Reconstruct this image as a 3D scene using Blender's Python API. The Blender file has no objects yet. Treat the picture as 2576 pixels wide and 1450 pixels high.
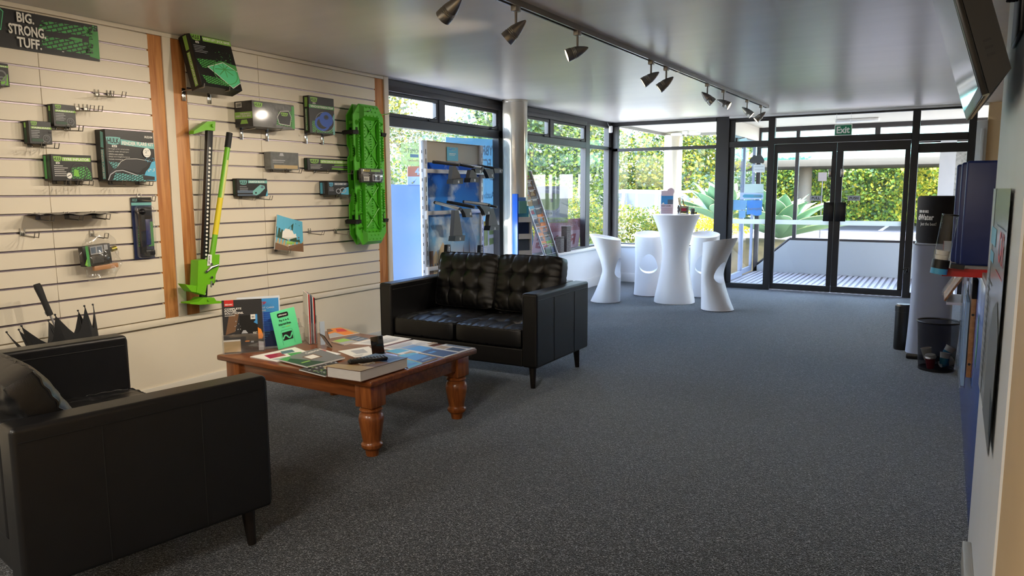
import bpy, bmesh, math, random
from mathutils import Vector, Matrix, Euler
S = bpy.context.scene
COL = S.collection
R = math.radians
PI = math.pi
random.seed(7)

# ---------------------------------------------------------------- camera
F_PX, YAW, PITCH, ROLL = 1862.74, 0.5273443, 0.13008008, -0.0054050
CAM = Vector((0, 0, 1.45))
fw = Vector((math.cos(YAW)*math.cos(PITCH), math.sin(YAW)*math.cos(PITCH), -math.sin(PITCH)))
r0 = Vector((math.sin(YAW), -math.cos(YAW), 0)); u0 = r0.cross(fw)
rt = r0*math.cos(ROLL) + u0*math.sin(ROLL)
up = -r0*math.sin(ROLL) + u0*math.cos(ROLL)
cd = bpy.data.cameras.new('camera'); cam = bpy.data.objects.new('camera', cd); COL.objects.link(cam)
cd.sensor_width = 36.0; cd.lens = 36.0*F_PX/2576.0; cd.clip_start = 0.02; cd.clip_end = 400
mw = Matrix((rt, up, -fw)).transposed().to_4x4(); mw.translation = CAM
cam.matrix_world = mw
S.camera = cam

# ---------------------------------------------------------------- exposure, sky, sun
S.view_settings.view_transform = 'Standard'; S.view_settings.look = 'None'
S.view_settings.gamma = 1.0; S.view_settings.use_curve_mapping = False
S.view_settings.exposure = 0.0
W = bpy.data.worlds.new('sky'); S.world = W; W.use_nodes = True
wn = W.node_tree; wn.nodes.clear()
wo = wn.nodes.new('ShaderNodeOutputWorld'); bg = wn.nodes.new('ShaderNodeBackground')
sky = wn.nodes.new('ShaderNodeTexSky'); sky.sky_type = 'NISHITA'; sky.sun_disc = False
sky.sun_elevation = R(57); sky.sun_rotation = R(200); sky.air_density = 1.0; sky.dust_density = 1.0
cn = wn.nodes.new('ShaderNodeTexNoise'); cn.inputs['Scale'].default_value = 2.6; cn.inputs['Detail'].default_value = 6
cr = wn.nodes.new('ShaderNodeValToRGB'); cr.color_ramp.elements[0].position = .46; cr.color_ramp.elements[1].position = .66
cm = wn.nodes.new('ShaderNodeMix'); cm.data_type = 'RGBA'; cm.inputs[7].default_value = (4.6, 5.2, 6.2, 1)
tc = wn.nodes.new('ShaderNodeTexCoord')
wn.links.new(tc.outputs['Generated'], cn.inputs['Vector']); wn.links.new(cn.outputs['Fac'], cr.inputs['Fac'])
wn.links.new(cr.outputs['Color'], cm.inputs['Factor']); wn.links.new(sky.outputs['Color'], cm.inputs[6])
wn.links.new(cm.outputs[2], bg.inputs['Color']); wn.links.new(bg.outputs['Background'], wo.inputs['Surface'])
bg.inputs['Strength'].default_value = 3.7
sl = bpy.data.lights.new('sun', 'SUN'); sl.energy = 11.0; sl.angle = R(0.6); sl.color = (1, .95, .84)
sun = bpy.data.objects.new('sun', sl); COL.objects.link(sun)
sun.rotation_euler = (Vector((0.46, 0.28, -0.84))).to_track_quat('-Z', 'Y').to_euler()   # shines from behind the shop over its roof

# ---------------------------------------------------------------- helpers
def ray(x, y):
    return fw + rt*((x-1288)/F_PX) - up*((y-725)/F_PX)
def onx(x, y, X): d = ray(x, y); return CAM + d*((X-CAM.x)/d.x)
def ony(x, y, Y): d = ray(x, y); return CAM + d*((Y-CAM.y)/d.y)
def onz(x, y, Z): d = ray(x, y); return CAM + d*((Z-CAM.z)/d.z)
def rise(P, ytop):
    """height above P at which a vertical line from P meets image row ytop"""
    v = Vector(P)-CAM; k = (725-ytop)/F_PX
    return (k*v.dot(fw) - v.dot(up))/(up.z - k*fw.z)

def lin(c):
    if isinstance(c, str):
        c = tuple(int(c[i:i+2], 16) for i in (0, 2, 4))
    return tuple(((v/255)/12.92 if v/255 <= .04045 else ((v/255+.055)/1.055)**2.4) for v in c)

MATS = {}
def M(name, col=None, rough=.5, metal=0.0, spec=.5, noise=0, nscale=20, bump=0, bscale=200, emit=0, coat=0, trans=0, stretch=None):
    """procedural surface; noise = +- value variation, bump = fine relief, trans = translucent share"""
    if name in MATS: return MATS[name]
    m = bpy.data.materials.new(name); MATS[name] = m; m.use_nodes = True
    nt = m.node_tree; b = nt.nodes['Principled BSDF']; c = lin(col)
    b.inputs['Base Color'].default_value = (*c, 1); b.inputs['Roughness'].default_value = rough
    b.inputs['Metallic'].default_value = metal; b.inputs['Specular IOR Level'].default_value = spec
    b.inputs['Coat Weight'].default_value = coat; b.inputs['Coat Roughness'].default_value = .08
    if emit:
        b.inputs['Emission Color'].default_value = (*c, 1); b.inputs['Emission Strength'].default_value = emit
    tcn = nt.nodes.new('ShaderNodeTexCoord'); vec = tcn.outputs['Object']
    if stretch:
        mp = nt.nodes.new('ShaderNodeMapping'); mp.inputs['Scale'].default_value = stretch
        nt.links.new(vec, mp.inputs['Vector']); vec = mp.outputs['Vector']
    if noise:
        n = nt.nodes.new('ShaderNodeTexNoise'); n.inputs['Scale'].default_value = nscale; n.inputs['Detail'].default_value = 4
        r = nt.nodes.new('ShaderNodeValToRGB'); r.color_ramp.elements[0].position = .3; r.color_ramp.elements[1].position = .7
        r.color_ramp.elements[0].color = (*[v*(1-noise) for v in c], 1); r.color_ramp.elements[1].color = (*[min(1, v*(1+noise)) for v in c], 1)
        nt.links.new(vec, n.inputs['Vector']); nt.links.new(n.outputs['Fac'], r.inputs['Fac']); nt.links.new(r.outputs['Color'], b.inputs['Base Color'])
    if bump:
        n2 = nt.nodes.new('ShaderNodeTexNoise'); n2.inputs['Scale'].default_value = bscale; n2.inputs['Detail'].default_value = 3
        bp = nt.nodes.new('ShaderNodeBump'); bp.inputs['Strength'].default_value = bump; bp.inputs['Distance'].default_value = .004
        nt.links.new(vec, n2.inputs['Vector']); nt.links.new(n2.outputs['Fac'], bp.inputs['Height']); nt.links.new(bp.outputs['Normal'], b.inputs['Normal'])
    if trans:
        t = nt.nodes.new('ShaderNodeBsdfTranslucent'); t.inputs['Color'].default_value = (*c, 1)
        mx = nt.nodes.new('ShaderNodeMixShader'); mx.inputs[0].default_value = trans
        nt.links.new(b.outputs[0], mx.inputs[1]); nt.links.new(t.outputs[0], mx.inputs[2])
        nt.links.new(mx.outputs[0], nt.nodes['Material Output'].inputs['Surface'])
    return m

def glassy(name, col=(255, 255, 255), gloss=.06, alpha=0.0, diff=(220, 220, 220), rough=.02):
    """thin clear sheet: see-through with a weak reflection, alpha = share of milky diffuse surface"""
    if name in MATS: return MATS[name]
    m = bpy.data.materials.new(name); MATS[name] = m; m.use_nodes = True
    nt = m.node_tree; nt.nodes.clear(); N = nt.nodes.new; L = nt.links.new
    out = N('ShaderNodeOutputMaterial'); tr = N('ShaderNodeBsdfTransparent'); tr.inputs[0].default_value = (*lin(col), 1)
    gl = N('ShaderNodeBsdfGlossy'); gl.inputs['Roughness'].default_value = rough
    fr = N('ShaderNodeLayerWeight'); fr.inputs['Blend'].default_value = .5
    pw = N('ShaderNodeMath'); pw.operation = 'POWER'; pw.inputs[1].default_value = 5
    mth = N('ShaderNodeMath'); mth.operation = 'MULTIPLY_ADD'; mth.inputs[1].default_value = .5; mth.inputs[2].default_value = gloss; mth.use_clamp = True
    mx = N('ShaderNodeMixShader'); L(fr.outputs['Facing'], pw.inputs[0]); L(pw.outputs[0], mth.inputs[0]); L(mth.outputs[0], mx.inputs[0])
    L(tr.outputs[0], mx.inputs[1]); L(gl.outputs[0], mx.inputs[2]); last = mx
    if alpha:
        d = N('ShaderNodeBsdfDiffuse'); d.inputs[0].default_value = (*lin(diff), 1)
        tl = N('ShaderNodeBsdfTranslucent'); tl.inputs[0].default_value = (*lin(diff), 1)
        md = N('ShaderNodeMixShader'); md.inputs[0].default_value = .6; L(d.outputs[0], md.inputs[1]); L(tl.outputs[0], md.inputs[2])
        m2 = N('ShaderNodeMixShader'); m2.inputs[0].default_value = alpha; L(mx.outputs[0], m2.inputs[1]); L(md.outputs[0], m2.inputs[2]); last = m2
    L(last.outputs[0], out.inputs['Surface'])
    return m

def wood(name, c1, c2, rough=.35, stretch=(1, 14, 14), scale=3.0, coat=0.0):
    if name in MATS: return MATS[name]
    m = bpy.data.materials.new(name); MATS[name] = m; m.use_nodes = True
    nt = m.node_tree; b = nt.nodes['Principled BSDF']; N = nt.nodes.new; L = nt.links.new
    tcn = N('ShaderNodeTexCoord'); mp = N('ShaderNodeMapping'); mp.inputs['Scale'].default_value = stretch
    n = N('ShaderNodeTexNoise'); n.inputs['Scale'].default_value = scale; n.inputs['Detail'].default_value = 6; n.inputs['Distortion'].default_value = .8
    r = N('ShaderNodeValToRGB'); r.color_ramp.elements[0].position = .32; r.color_ramp.elements[1].position = .72
    r.color_ramp.elements[0].color = (*lin(c1), 1); r.color_ramp.elements[1].color = (*lin(c2), 1)
    L(tcn.outputs['Object'], mp.inputs['Vector']); L(mp.outputs['Vector'], n.inputs['Vector']); L(n.outputs['Fac'], r.inputs['Fac'])
    L(r.outputs['Color'], b.inputs['Base Color']); b.inputs['Roughness'].default_value = rough; b.inputs['Coat Weight'].default_value = coat
    b.inputs['Coat Roughness'].default_value = .15
    return m

def tread(name, green, angle=0.5, scale=55):
    """printed tyre-tread pattern: coloured blocks between dark zig-zag joints"""
    if name in MATS: return MATS[name]
    m = bpy.data.materials.new(name); MATS[name] = m; m.use_nodes = True
    nt = m.node_tree; b = nt.nodes['Principled BSDF']; N = nt.nodes.new; L = nt.links.new
    tcn = N('ShaderNodeTexCoord'); mp = N('ShaderNodeMapping'); mp.inputs['Rotation'].default_value = (R(90), 0, angle)
    mp.vector_type = 'POINT'; mp.inputs['Scale'].default_value = (scale, scale, scale)
    bt = N('ShaderNodeTexBrick'); bt.inputs['Scale'].default_value = 1.0; bt.inputs['Mortar Size'].default_value = .09
    bt.inputs['Brick Width'].default_value = .9; bt.inputs['Row Height'].default_value = .55
    bt.inputs['Color1'].default_value = (*lin(green), 1); bt.inputs['Color2'].default_value = (*[v*.7 for v in lin(green)], 1)
    bt.inputs['Mortar'].default_value = (.008, .008, .008, 1)
    L(tcn.outputs['Object'], mp.inputs['Vector']); L(mp.outputs['Vector'], bt.inputs['Vector']); L(bt.outputs['Color'], b.inputs['Base Color'])
    b.inputs['Roughness'].default_value = .4
    return m

TEXT_CACHE = {}
def text_geo(body, bold=0.0):
    key = (body, bold)
    if key in TEXT_CACHE: return TEXT_CACHE[key]
    cu = bpy.data.curves.new('t', 'FONT'); cu.body = body; cu.offset = bold; cu.resolution_u = 2; cu.align_x = 'LEFT'; cu.space_line = .9
    ob = bpy.data.objects.new('t', cu); COL.objects.link(ob)
    me = bpy.data.meshes.new_from_object(ob.evaluated_get(bpy.context.evaluated_depsgraph_get()))
    vs = [v.co.copy() for v in me.vertices]; fs = [tuple(p.vertices) for p in me.polygons]
    bpy.data.objects.remove(ob); bpy.data.curves.remove(cu); bpy.data.meshes.remove(me)
    x0 = min(v.x for v in vs); x1 = max(v.x for v in vs); y0 = min(v.y for v in vs); y1 = max(v.y for v in vs)
    vs = [((v.x-x0)/max(1e-6, x1-x0), (v.y-y0)/max(1e-6, y1-y0)) for v in vs]
    TEXT_CACHE[key] = (vs, fs); return TEXT_CACHE[key]

class MB:
    """collects shapes and links them as ONE mesh object"""
    def __init__(s): s.v = []; s.f = []; s.m = []
    def add(s, vs, fs, mat=0, T=None):
        o = len(s.v)
        s.v += [tuple(T @ Vector(p)) if T else tuple(p) for p in vs]
        s.f += [tuple(i+o for i in f) for f in fs]; s.m += [mat]*len(fs)
        return s
    def box(s, c, d, mat=0, bev=0, seg=2, T=None):
        if not bev:
            x, y, z = c; a, b, e = d[0]/2, d[1]/2, d[2]/2
            vs = [(x+i*a, y+j*b, z+k*e) for k in (-1, 1) for j in (-1, 1) for i in (-1, 1)]
            return s.add(vs, [(0, 2, 3, 1), (4, 5, 7, 6), (0, 1, 5, 4), (2, 6, 7, 3), (0, 4, 6, 2), (1, 3, 7, 5)], mat, T)
        bm = bmesh.new(); bmesh.ops.create_cube(bm, size=1)
        for v in bm.verts: v.co = Vector((v.co.x*d[0]+c[0], v.co.y*d[1]+c[1], v.co.z*d[2]+c[2]))
        bmesh.ops.bevel(bm, geom=bm.edges[:], offset=min(bev, min(d)*.49), segments=seg, affect='EDGES', profile=.5)
        bm.verts.index_update()
        s.add([v.co[:] for v in bm.verts], [tuple(v.index for v in f.verts) for f in bm.faces], mat, T); bm.free(); return s
    def lim(s, a, b, mat=0, bev=0, seg=2, T=None):
        return s.box([(a[i]+b[i])/2 for i in range(3)], [abs(b[i]-a[i]) for i in range(3)], mat, bev, seg, T)
    def cyl(s, p0, p1, r0, r1=None, n=16, mat=0, caps=True, T=None):
        return s.tube([p0, p1], [r0, r0 if r1 is None else r1], n, mat, caps=caps, T=T)
    def tube(s, pts, r, n=8, mat=0, closed=False, caps=True, T=None):
        pts = [Vector(p) for p in pts]; k = len(pts); rs = r if isinstance(r, (list, tuple)) else [r]*k
        vs = []; fs = []; prev = None
        for i, p in enumerate(pts):
            if closed: d = pts[(i+1) % k]-pts[i-1]
            else: d = pts[min(i+1, k-1)]-pts[max(i-1, 0)]
            d.normalize()
            if prev is None: a = d.orthogonal().normalized()
            else:
                a = prev-d*prev.dot(d)
                a = a.normalized() if a.length > 1e-6 else d.orthogonal().normalized()
            prev = a; b = d.cross(a)
            vs += [p+(a*math.cos(2*PI*j/n)+b*math.sin(2*PI*j/n))*rs[i] for j in range(n)]
        for i in range(k if closed else k-1):
            i2 = (i+1) % k
            fs += [(i*n+j, i*n+(j+1) % n, i2*n+(j+1) % n, i2*n+j) for j in range(n)]
        if caps and not closed: fs += [tuple(range(n-1, -1, -1)), tuple((k-1)*n+j for j in range(n))]
        return s.add(vs, fs, mat, T)
    def lathe(s, prof, c=(0, 0, 0), n=24, mat=0, caps=True, sx=1, sy=1, T=None):
        vs = [(c[0]+r*sx*math.cos(2*PI*j/n), c[1]+r*sy*math.sin(2*PI*j/n), c[2]+z) for r, z in prof for j in range(n)]
        fs = [(i*n+j, i*n+(j+1) % n, (i+1)*n+(j+1) % n, (i+1)*n+j) for i in range(len(prof)-1) for j in range(n)]
        if caps: fs += [tuple(range(n-1, -1, -1)), tuple((len(prof)-1)*n+j for j in range(n))]
        return s.add(vs, fs, mat, T)
    def prism(s, poly, y0, y1, mat=0, T=None):
        """polygon in the local x-z plane, extruded from y0 (front) to y1"""
        n = len(poly); vs = [(x, y0, z) for x, z in poly]+[(x, y1, z) for x, z in poly]
        fs = [tuple(range(n)), tuple(range(2*n-1, n-1, -1))]+[(i, i+n, (i+1) % n+n, (i+1) % n) for i in range(n)]
        return s.add(vs, fs, mat, T)
    def ball(s, c, r, n=16, m=10, mat=0, T=None):
        r = r if isinstance(r, (tuple, list)) else (r, r, r)
        vs = [(c[0], c[1], c[2]-r[2])]
        for i in range(1, m):
            a = -PI/2+PI*i/m
            vs += [(c[0]+r[0]*math.cos(a)*math.cos(2*PI*j/n), c[1]+r[1]*math.cos(a)*math.sin(2*PI*j/n), c[2]+r[2]*math.sin(a)) for j in range(n)]
        vs.append((c[0], c[1], c[2]+r[2])); fs = [(0, 1+(j+1) % n, 1+j) for j in range(n)]
        for i in range(m-2): fs += [(1+i*n+j, 1+i*n+(j+1) % n, 1+(i+1)*n+(j+1) % n, 1+(i+1)*n+j) for j in range(n)]
        t = len(vs)-1; fs += [(t, 1+(m-2)*n+j, 1+(m-2)*n+(j+1) % n) for j in range(n)]
        return s.add(vs, fs, mat, T)
    def grid(s, fn, nu, nv, mat=0, T=None):
        vs = [fn(i/nu, j/nv) for j in range(nv+1) for i in range(nu+1)]
        fs = [(j*(nu+1)+i, j*(nu+1)+i+1, (j+1)*(nu+1)+i+1, (j+1)*(nu+1)+i) for j in range(nv) for i in range(nu)]
        return s.add(vs, fs, mat, T)
    def art(s, items, O, X, Y, mats, lift=.0006):
        """flat printing on a face: O lower-left corner, X and Y full-size edge vectors; items in 0..1"""
        O = Vector(O); X = Vector(X); Y = Vector(Y); nrm = X.cross(Y).normalized()
        if not hasattr(s, 'names'): s.names = []
        k = 0
        for it in items:
            k += 1; mname = it[-1]
            if mname not in s.names: s.names.append(mname)
            mi = s.names.index(mname); P = lambda u, v: O+X*u+Y*v+nrm*(lift+k*.00012)
            if it[0] == 'r':
                _, a, b, c, d, _m = it; s.add([P(a, b), P(c, b), P(c, d), P(a, d)], [(0, 1, 2, 3)], mi)
            elif it[0] == 'p':
                s.add([P(*q) for q in it[1]], [tuple(range(len(it[1])))], mi)
            elif it[0] == 'c':
                _, a, b, ra, rb, _m = it
                s.add([P(a+ra*math.cos(2*PI*i/28), b+rb*math.sin(2*PI*i/28)) for i in range(28)], [tuple(range(28))], mi)
            elif it[0] == 'ring':
                _, a, b, ra, rb, t, _m = it; vs = []
                for i in range(28):
                    ca, sa = math.cos(2*PI*i/28), math.sin(2*PI*i/28)
                    vs += [P(a+ra*ca, b+rb*sa), P(a+ra*(1-t)*ca, b+rb*(1-t)*sa)]
                s.add(vs, [(2*i, 2*((i+1) % 28), 2*((i+1) % 28)+1, 2*i+1) for i in range(28)], mi)
            elif it[0] in 'tT':
                _, body, a, b, c, d, _m = it; vs, fs = text_geo(body, .03 if it[0] == 'T' else .0)
                s.add([P(a+(c-a)*x, b+(d-b)*y) for x, y in vs], fs, mi)
            elif it[0] == 'l':
                _, pts, t, _m = it; XL, YL = X.length, Y.length
                for (a, b), (c, d) in zip(pts, pts[1:]):
                    dx, dy = (c-a)*XL, (d-b)*YL; L = math.hypot(dx, dy) or 1
                    ox, oy = -dy/L*t/XL/2, dx/L*t/YL/2
                    s.add([P(a+ox, b+oy), P(a-ox, b-oy), P(c-ox, d-oy), P(c+ox, d+oy)], [(0, 1, 2, 3)], mi)
        return s
    def build(s, name, mats, parent=None, loc=None, rot=None, smooth=True, angle=38):
        if mats is None: mats = [MATS[n] for n in s.names]
        mats = mats if isinstance(mats, (list, tuple)) else [mats]
        me = bpy.data.meshes.new(name); me.from_pydata(s.v, [], s.f)
        for m in mats: me.materials.append(m)
        me.polygons.foreach_set('material_index', s.m)
        if smooth:
            me.polygons.foreach_set('use_smooth', [True]*len(s.f))
            try: me.set_sharp_from_angle(angle=R(angle))
            except Exception: pass
        me.update()
        o = bpy.data.objects.new(name, me); COL.objects.link(o)
        if parent: o.parent = parent
        if loc is not None: o.location = loc
        if rot is not None: o.rotation_euler = rot
        return o

def tag(o, label, cat, group=None, kind=None):
    o['label'] = label; o['category'] = cat
    if group: o['group'] = group
    if kind: o['kind'] = kind
    return o
def thing(name, label, cat, loc=(0, 0, 0), rot=(0, 0, 0), group=None):
    o = bpy.data.objects.new(name, None); COL.objects.link(o); o.empty_display_size = .05
    o.location = loc; o.rotation_euler = rot if isinstance(rot, (tuple, list)) else (0, 0, rot)
    return tag(o, label, cat, group)
def struct(name, mb, mats, parent=None, **k):
    o = mb.build(name, mats, parent, **k)
    if not parent: o['kind'] = 'structure'
    return o
def copy_tree(o, parent=None):
    c = o.copy(); COL.objects.link(c)
    if parent: c.parent = parent
    for ch in list(o.children): copy_tree(ch, c)
    return c
def rotz(a): return Matrix.Rotation(a, 4, 'Z')
def at(x, y, z, a=0): return Matrix.Translation((x, y, z)) @ rotz(a)

# ---------------------------------------------------------------- shared materials
M('ink_black', (20, 20, 20), .45); M('ink_white', (236, 234, 226), .5); M('ink_green', (120, 190, 60), .45); M('ink_lime', (150, 200, 90), .45)
M('ink_teal', (120, 185, 180), .45); M('ink_blue', (40, 90, 190), .45); M('ink_grey', (120, 122, 122), .5); M('ink_red', (205, 40, 36), .45)
M('ink_dgreen', (28, 70, 44), .45); M('ink_mgreen', (80, 160, 84), .45); M('ink_dark', (44, 44, 46), .45); M('ink_orange', (238, 140, 40), .45)
M('ink_sky', (70, 150, 215), .45); M('ink_navy', (24, 48, 96), .45); M('ink_brown', (120, 88, 62), .5); M('ink_yellow', (232, 205, 30), .45)
M('ink_cyan', (90, 180, 214), .45); M('ink_silver', (176, 178, 182), .4); M('ink_tan', (190, 165, 120), .5); M('ink_mint', (96, 210, 150), .4)
M('ink_crimson', (168, 44, 76), .45); M('ink_steel', (92, 108, 128), .45)
tread('tread_green', (84, 176, 84), .5, 42); tread('tread_teal', (100, 178, 176), .5, 42); tread('tread_big', (74, 170, 84), .35, 26)
M('steel', (190, 190, 190), .25, 1.0); M('chrome', (225, 225, 225), .12, 1.0); M('dark_metal', (60, 60, 62), .35, .8)
M('black_plastic', (18, 18, 19), .4); M('white_plastic', (236, 236, 236), .35); M('black_frame', (34, 33, 35), .42)
M('paper', (236, 236, 234), .6); M('white_paint', (226, 226, 224), .5)
glassy('window_glass', gloss=.012); glassy('acrylic', gloss=.09, alpha=.06)
# ================================================================ the room
CEIL = 2.515; YL = 4.60; YW = 4.64; XD = 11.15; YR = -0.166
def carpet():
    m = bpy.data.materials.new('carpet'); m.use_nodes = True; nt = m.node_tree; b = nt.nodes['Principled BSDF']; N = nt.nodes.new; L = nt.links.new
    t = N('ShaderNodeTexCoord'); n = N('ShaderNodeTexVoronoi'); n.inputs['Scale'].default_value = 210; n.inputs['Randomness'].default_value = 1.0; sc = N('ShaderNodeSeparateColor')
    r = N('ShaderNodeValToRGB'); e = r.color_ramp.elements; e[0].position = .45; e[0].color = (.006, .0065, .008, 1); e[1].position = .97; e[1].color = (.25, .255, .27, 1)
    x = e.new(.76); x.color = (.022, .023, .027, 1)
    n2 = N('ShaderNodeTexNoise'); n2.inputs['Scale'].default_value = .9; n2.inputs['Detail'].default_value = 5
    r2 = N('ShaderNodeValToRGB'); r2.color_ramp.elements[0].position = .3; r2.color_ramp.elements[0].color = (.72, .72, .74, 1); r2.color_ramp.elements[1].position = .7
    mx = N('ShaderNodeMix'); mx.data_type = 'RGBA'; mx.blend_type = 'MULTIPLY'; mx.inputs[0].default_value = 1
    L(t.outputs['Object'], n.inputs['Vector']); L(t.outputs['Object'], n2.inputs['Vector']); L(n.outputs['Color'], sc.inputs[0]); L(sc.outputs[0], r.inputs['Fac']); L(n2.outputs['Fac'], r2.inputs['Fac'])
    L(r.outputs['Color'], mx.inputs[6]); L(r2.outputs['Color'], mx.inputs[7]); L(mx.outputs[2], b.inputs['Base Color'])
    b.inputs['Roughness'].default_value = .85; b.inputs['Sheen Weight'].default_value = .55; b.inputs['Sheen Tint'].default_value = (.80, .90, 1, 1); b.inputs['Sheen Roughness'].default_value = .24
    bp = N('ShaderNodeBump'); bp.inputs['Strength'].default_value = .5; bp.inputs['Distance'].default_value = .006
    L(n.outputs['Distance'], bp.inputs['Height']); L(bp.outputs['Normal'], b.inputs['Normal']); return m
wallp = M('wall_paint', (222, 212, 192), .55, noise=.02, nscale=3)
slatp = M('slat_paint', (226, 216, 196), .42, noise=.02, nscale=2)
cool_wall = M('cool_white_paint', (226, 228, 230), .5, noise=.02, nscale=3)
beige = M('beige_paint', (214, 184, 140), .55, noise=.03, nscale=4)
ceilp = M('ceiling_paint', (236, 228, 220), .30, noise=.03, nscale=2.2, stretch=(3, .5, 1), bump=.05, bscale=2)
timber = wood('pale_timber', (172, 108, 56), (214, 154, 94), .45, (14, 14, 1.0), 2.2)
frame = M('dark_frame', (46, 43, 45), .4); frame_b = M('black_door_frame', (27, 26, 28), .4)
glass = MATS['window_glass']
struct('floor', MB().lim((-4, -3.2, -.08), (XD+.02, 4.75, 0)), carpet())
struct('ceiling', MB().lim((-4, -3.2, CEIL), (XD+.12, 4.78, CEIL+.1)), ceilp)
struct('wall_left', MB().lim((-4, YL, 0), (5.60, YL+.12, CEIL)), wallp)
struct('wall_back', MB().lim((-4.1, -3.2, 0), (-4, YL+.12, CEIL)), wallp)
struct('baseboard_left', MB().lim((-4, YL-.014, 0), (5.57, YL, .135), bev=.004), M('skirting_paint', (214, 208, 194), .45))
# white partition on the right; beyond its edge the counter begins
struct('wall_right', MB().lim((2.22, YR-.12, 0), (3.48, YR, CEIL)), cool_wall)
struct('wall_near', MB().lim((-4, YR-.16, 0), (2.219, YR-.006, CEIL)), beige)
struct('wall_counter', MB().lim((3.48, -3.2, 0), (XD, -3.1, CEIL)), beige)
struct('wall_counter_end', MB().lim((3.36, -3.1, 0), (3.479, YR-.12, CEIL)), beige)
struct('wall_front', MB().lim((XD, -3.2, 0), (XD+.12, -.40, CEIL)), beige)
struct('baseboard_right', MB().lim((2.22, YR, 0), (3.22, YR+.03, .10), bev=.004), wood('skirting_board', (150, 146, 138), (196, 192, 184), .5))
struct('trim_7', MB().lim((XD-.035, -.40, 0), (XD+.05, -.285, 2.30), bev=.006).lim((XD-.05, -.37, 1.1), (XD-.03, -.33, 2.2), bev=.004), M('grey_cover_strip', (196, 198, 196), .45))

# slatted display boards on the left wall
PITCH_S, Z0S = .105, .596
def slat_panel(name, label, x0, x1, joint):
    t = thing(name, label, 'display board', (x0, YL, Z0S))
    b = MB(); g = MB()
    for i in range(18):
        for a, e in ((x0, joint-.001), (joint+.001, x1)):
            b.lim((a-x0, -.02, i*PITCH_S+.0055), (e-x0, -.006, (i+1)*PITCH_S-.0055), bev=.002, seg=1)
        if i: g.lim((.012, -.009, i*PITCH_S-.005), (x1-x0-.012, -.003, i*PITCH_S+.005)).lim((.012, -.0185, i*PITCH_S-.0053), (x1-x0-.012, -.008, i*PITCH_S-.0035))
    b.lim((0, -.006, 0), (x1-x0, -.0005, 18*PITCH_S))
    b.build('slats', slatp, t); g.build('groove_inserts', M('groove_metal', (150, 140, 146), .38, 1.0), t); return t
slat_panel('slatwall_board', 'cream grooved display board under the banner reading BIG. STRONG. TUFF.', -1.2, 3.14, 2.442)
slat_panel('slatwall_board', 'cream grooved display board holding the green traction boards and farm jack', 3.412, 5.39, 4.044)
def strip(n, x0, x1, z0, z1, y, m, bev=.002): struct('trim_%d' % n, MB().lim((x0, y, z0), (x1, YL-.0005, z1), bev=bev), m)
strip(1, 3.1405, 3.24, .594, 2.486, YL-.016, timber); strip(2, 3.305, 3.4115, .594, 2.486, YL-.016, timber); strip(3, 5.3905, 5.508, .594, 2.486, YL-.016, timber)
strip(4, 3.2405, 3.3045, .594, 2.486, YL-.026, wallp); strip(5, 5.5085, 5.572, .594, 2.512, YL-.03, wallp)
strip(6, -4, 5.572, .552, .5935, YL-.022, wallp); strip(8, -4, 5.508, 2.4865, 2.512, YL-.026, wallp)

# ---------------------------------------------------------------- windows (frames with their panes)
def bars(mb, plane, rects, d0, d1, bev=.004):
    """rects (a0, a1, z0, z1); plane 'Y' runs along x, plane 'X' runs along y"""
    for a0, a1, z0, z1 in rects:
        if plane == 'Y': mb.lim((a0, d0, z0), (a1, d1, z1), bev=bev, seg=1)
        else: mb.lim((d0, a0, z0), (d1, a1, z1), bev=bev, seg=1)
def pane(parent, plane, a0, a1, z0, z1, d, name='window_pane', mat=None):
    mb = MB()
    if plane == 'Y': mb.lim((a0, d, z0), (a1, d+.006, z1))
    else: mb.lim((d, a0, z0), (d+.006, a1, z1))
    return mb.build(name, mat or glass, parent)
def window(n, mb, mat): return struct('window_%d' % n, mb, mat)
def awning(parent, x0, x1, z0, z1):
    s = MB(); w = .035
    bars(s, 'Y', [(x0, x1, z1-w, z1), (x0, x1, z0, z0+w), (x0, x0+w, z0+w, z1-w), (x1-w, x1, z0+w, z1-w)], YW+.012, YW+.05)
    o = s.build('sash', frame, parent); pane(o, 'Y', x0+w-.004, x1-w+.004, z0+w-.004, z1-w+.004, YW+.03)
    l = MB().box(((x1-.16), YW+.004, z0+.008), (.05, .03, .018), bev=.004).tube([(x1-.17, YW-.008, z0+.02), (x1-.13, YW-.02, z0+.028), (x1-.08, YW-.012, z0+.045)], .006)
    l.build('latch', MATS['black_plastic'], parent)
w1 = MB()
bars(w1, 'Y', [(5.605, 7.76, 2.43, CEIL-.002), (5.605, 7.76, 2.075, 2.165), (5.605, 5.635, 0, 2.43), (7.675, 7.76, 0, 2.43), (6.475, 6.565, 2.165, 2.43), (5.635, 7.675, 0, .10)], YW, YW+.09)
w1.lim((5.605, YW-.02, 2.40), (7.76, YW+.02, 2.455), bev=.004)
w1 = window(1, w1, frame)
awning(w1, 5.64, 6.472, 2.168, 2.40); awning(w1, 6.568, 7.674, 2.168, 2.40); pane(w1, 'Y', 5.63, 7.68, .095, 2.08, YW+.045)
w2 = MB()
bars(w2, 'Y', [(7.765, XD+.06, 2.43, CEIL-.002), (7.765, 10.16, 2.075, 2.165), (10.31, XD, 2.085, 2.135), (10.16, 10.31, .60, 2.43), (7.765, 8.30, .60, 2.43), (9.01, 9.11, 2.165, 2.43), (XD-.12, XD+.06, .60, 2.43), (8.30, 10.16, .60, .625), (10.31, XD-.12, .60, .625)], YW, YW+.09)
w2.lim((7.765, YW-.02, 2.40), (10.16, YW+.02, 2.455), bev=.004)
w2 = window(2, w2, frame)
awning(w2, 8.303, 9.008, 2.168, 2.40); awning(w2, 9.112, 10.158, 2.168, 2.40)
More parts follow.
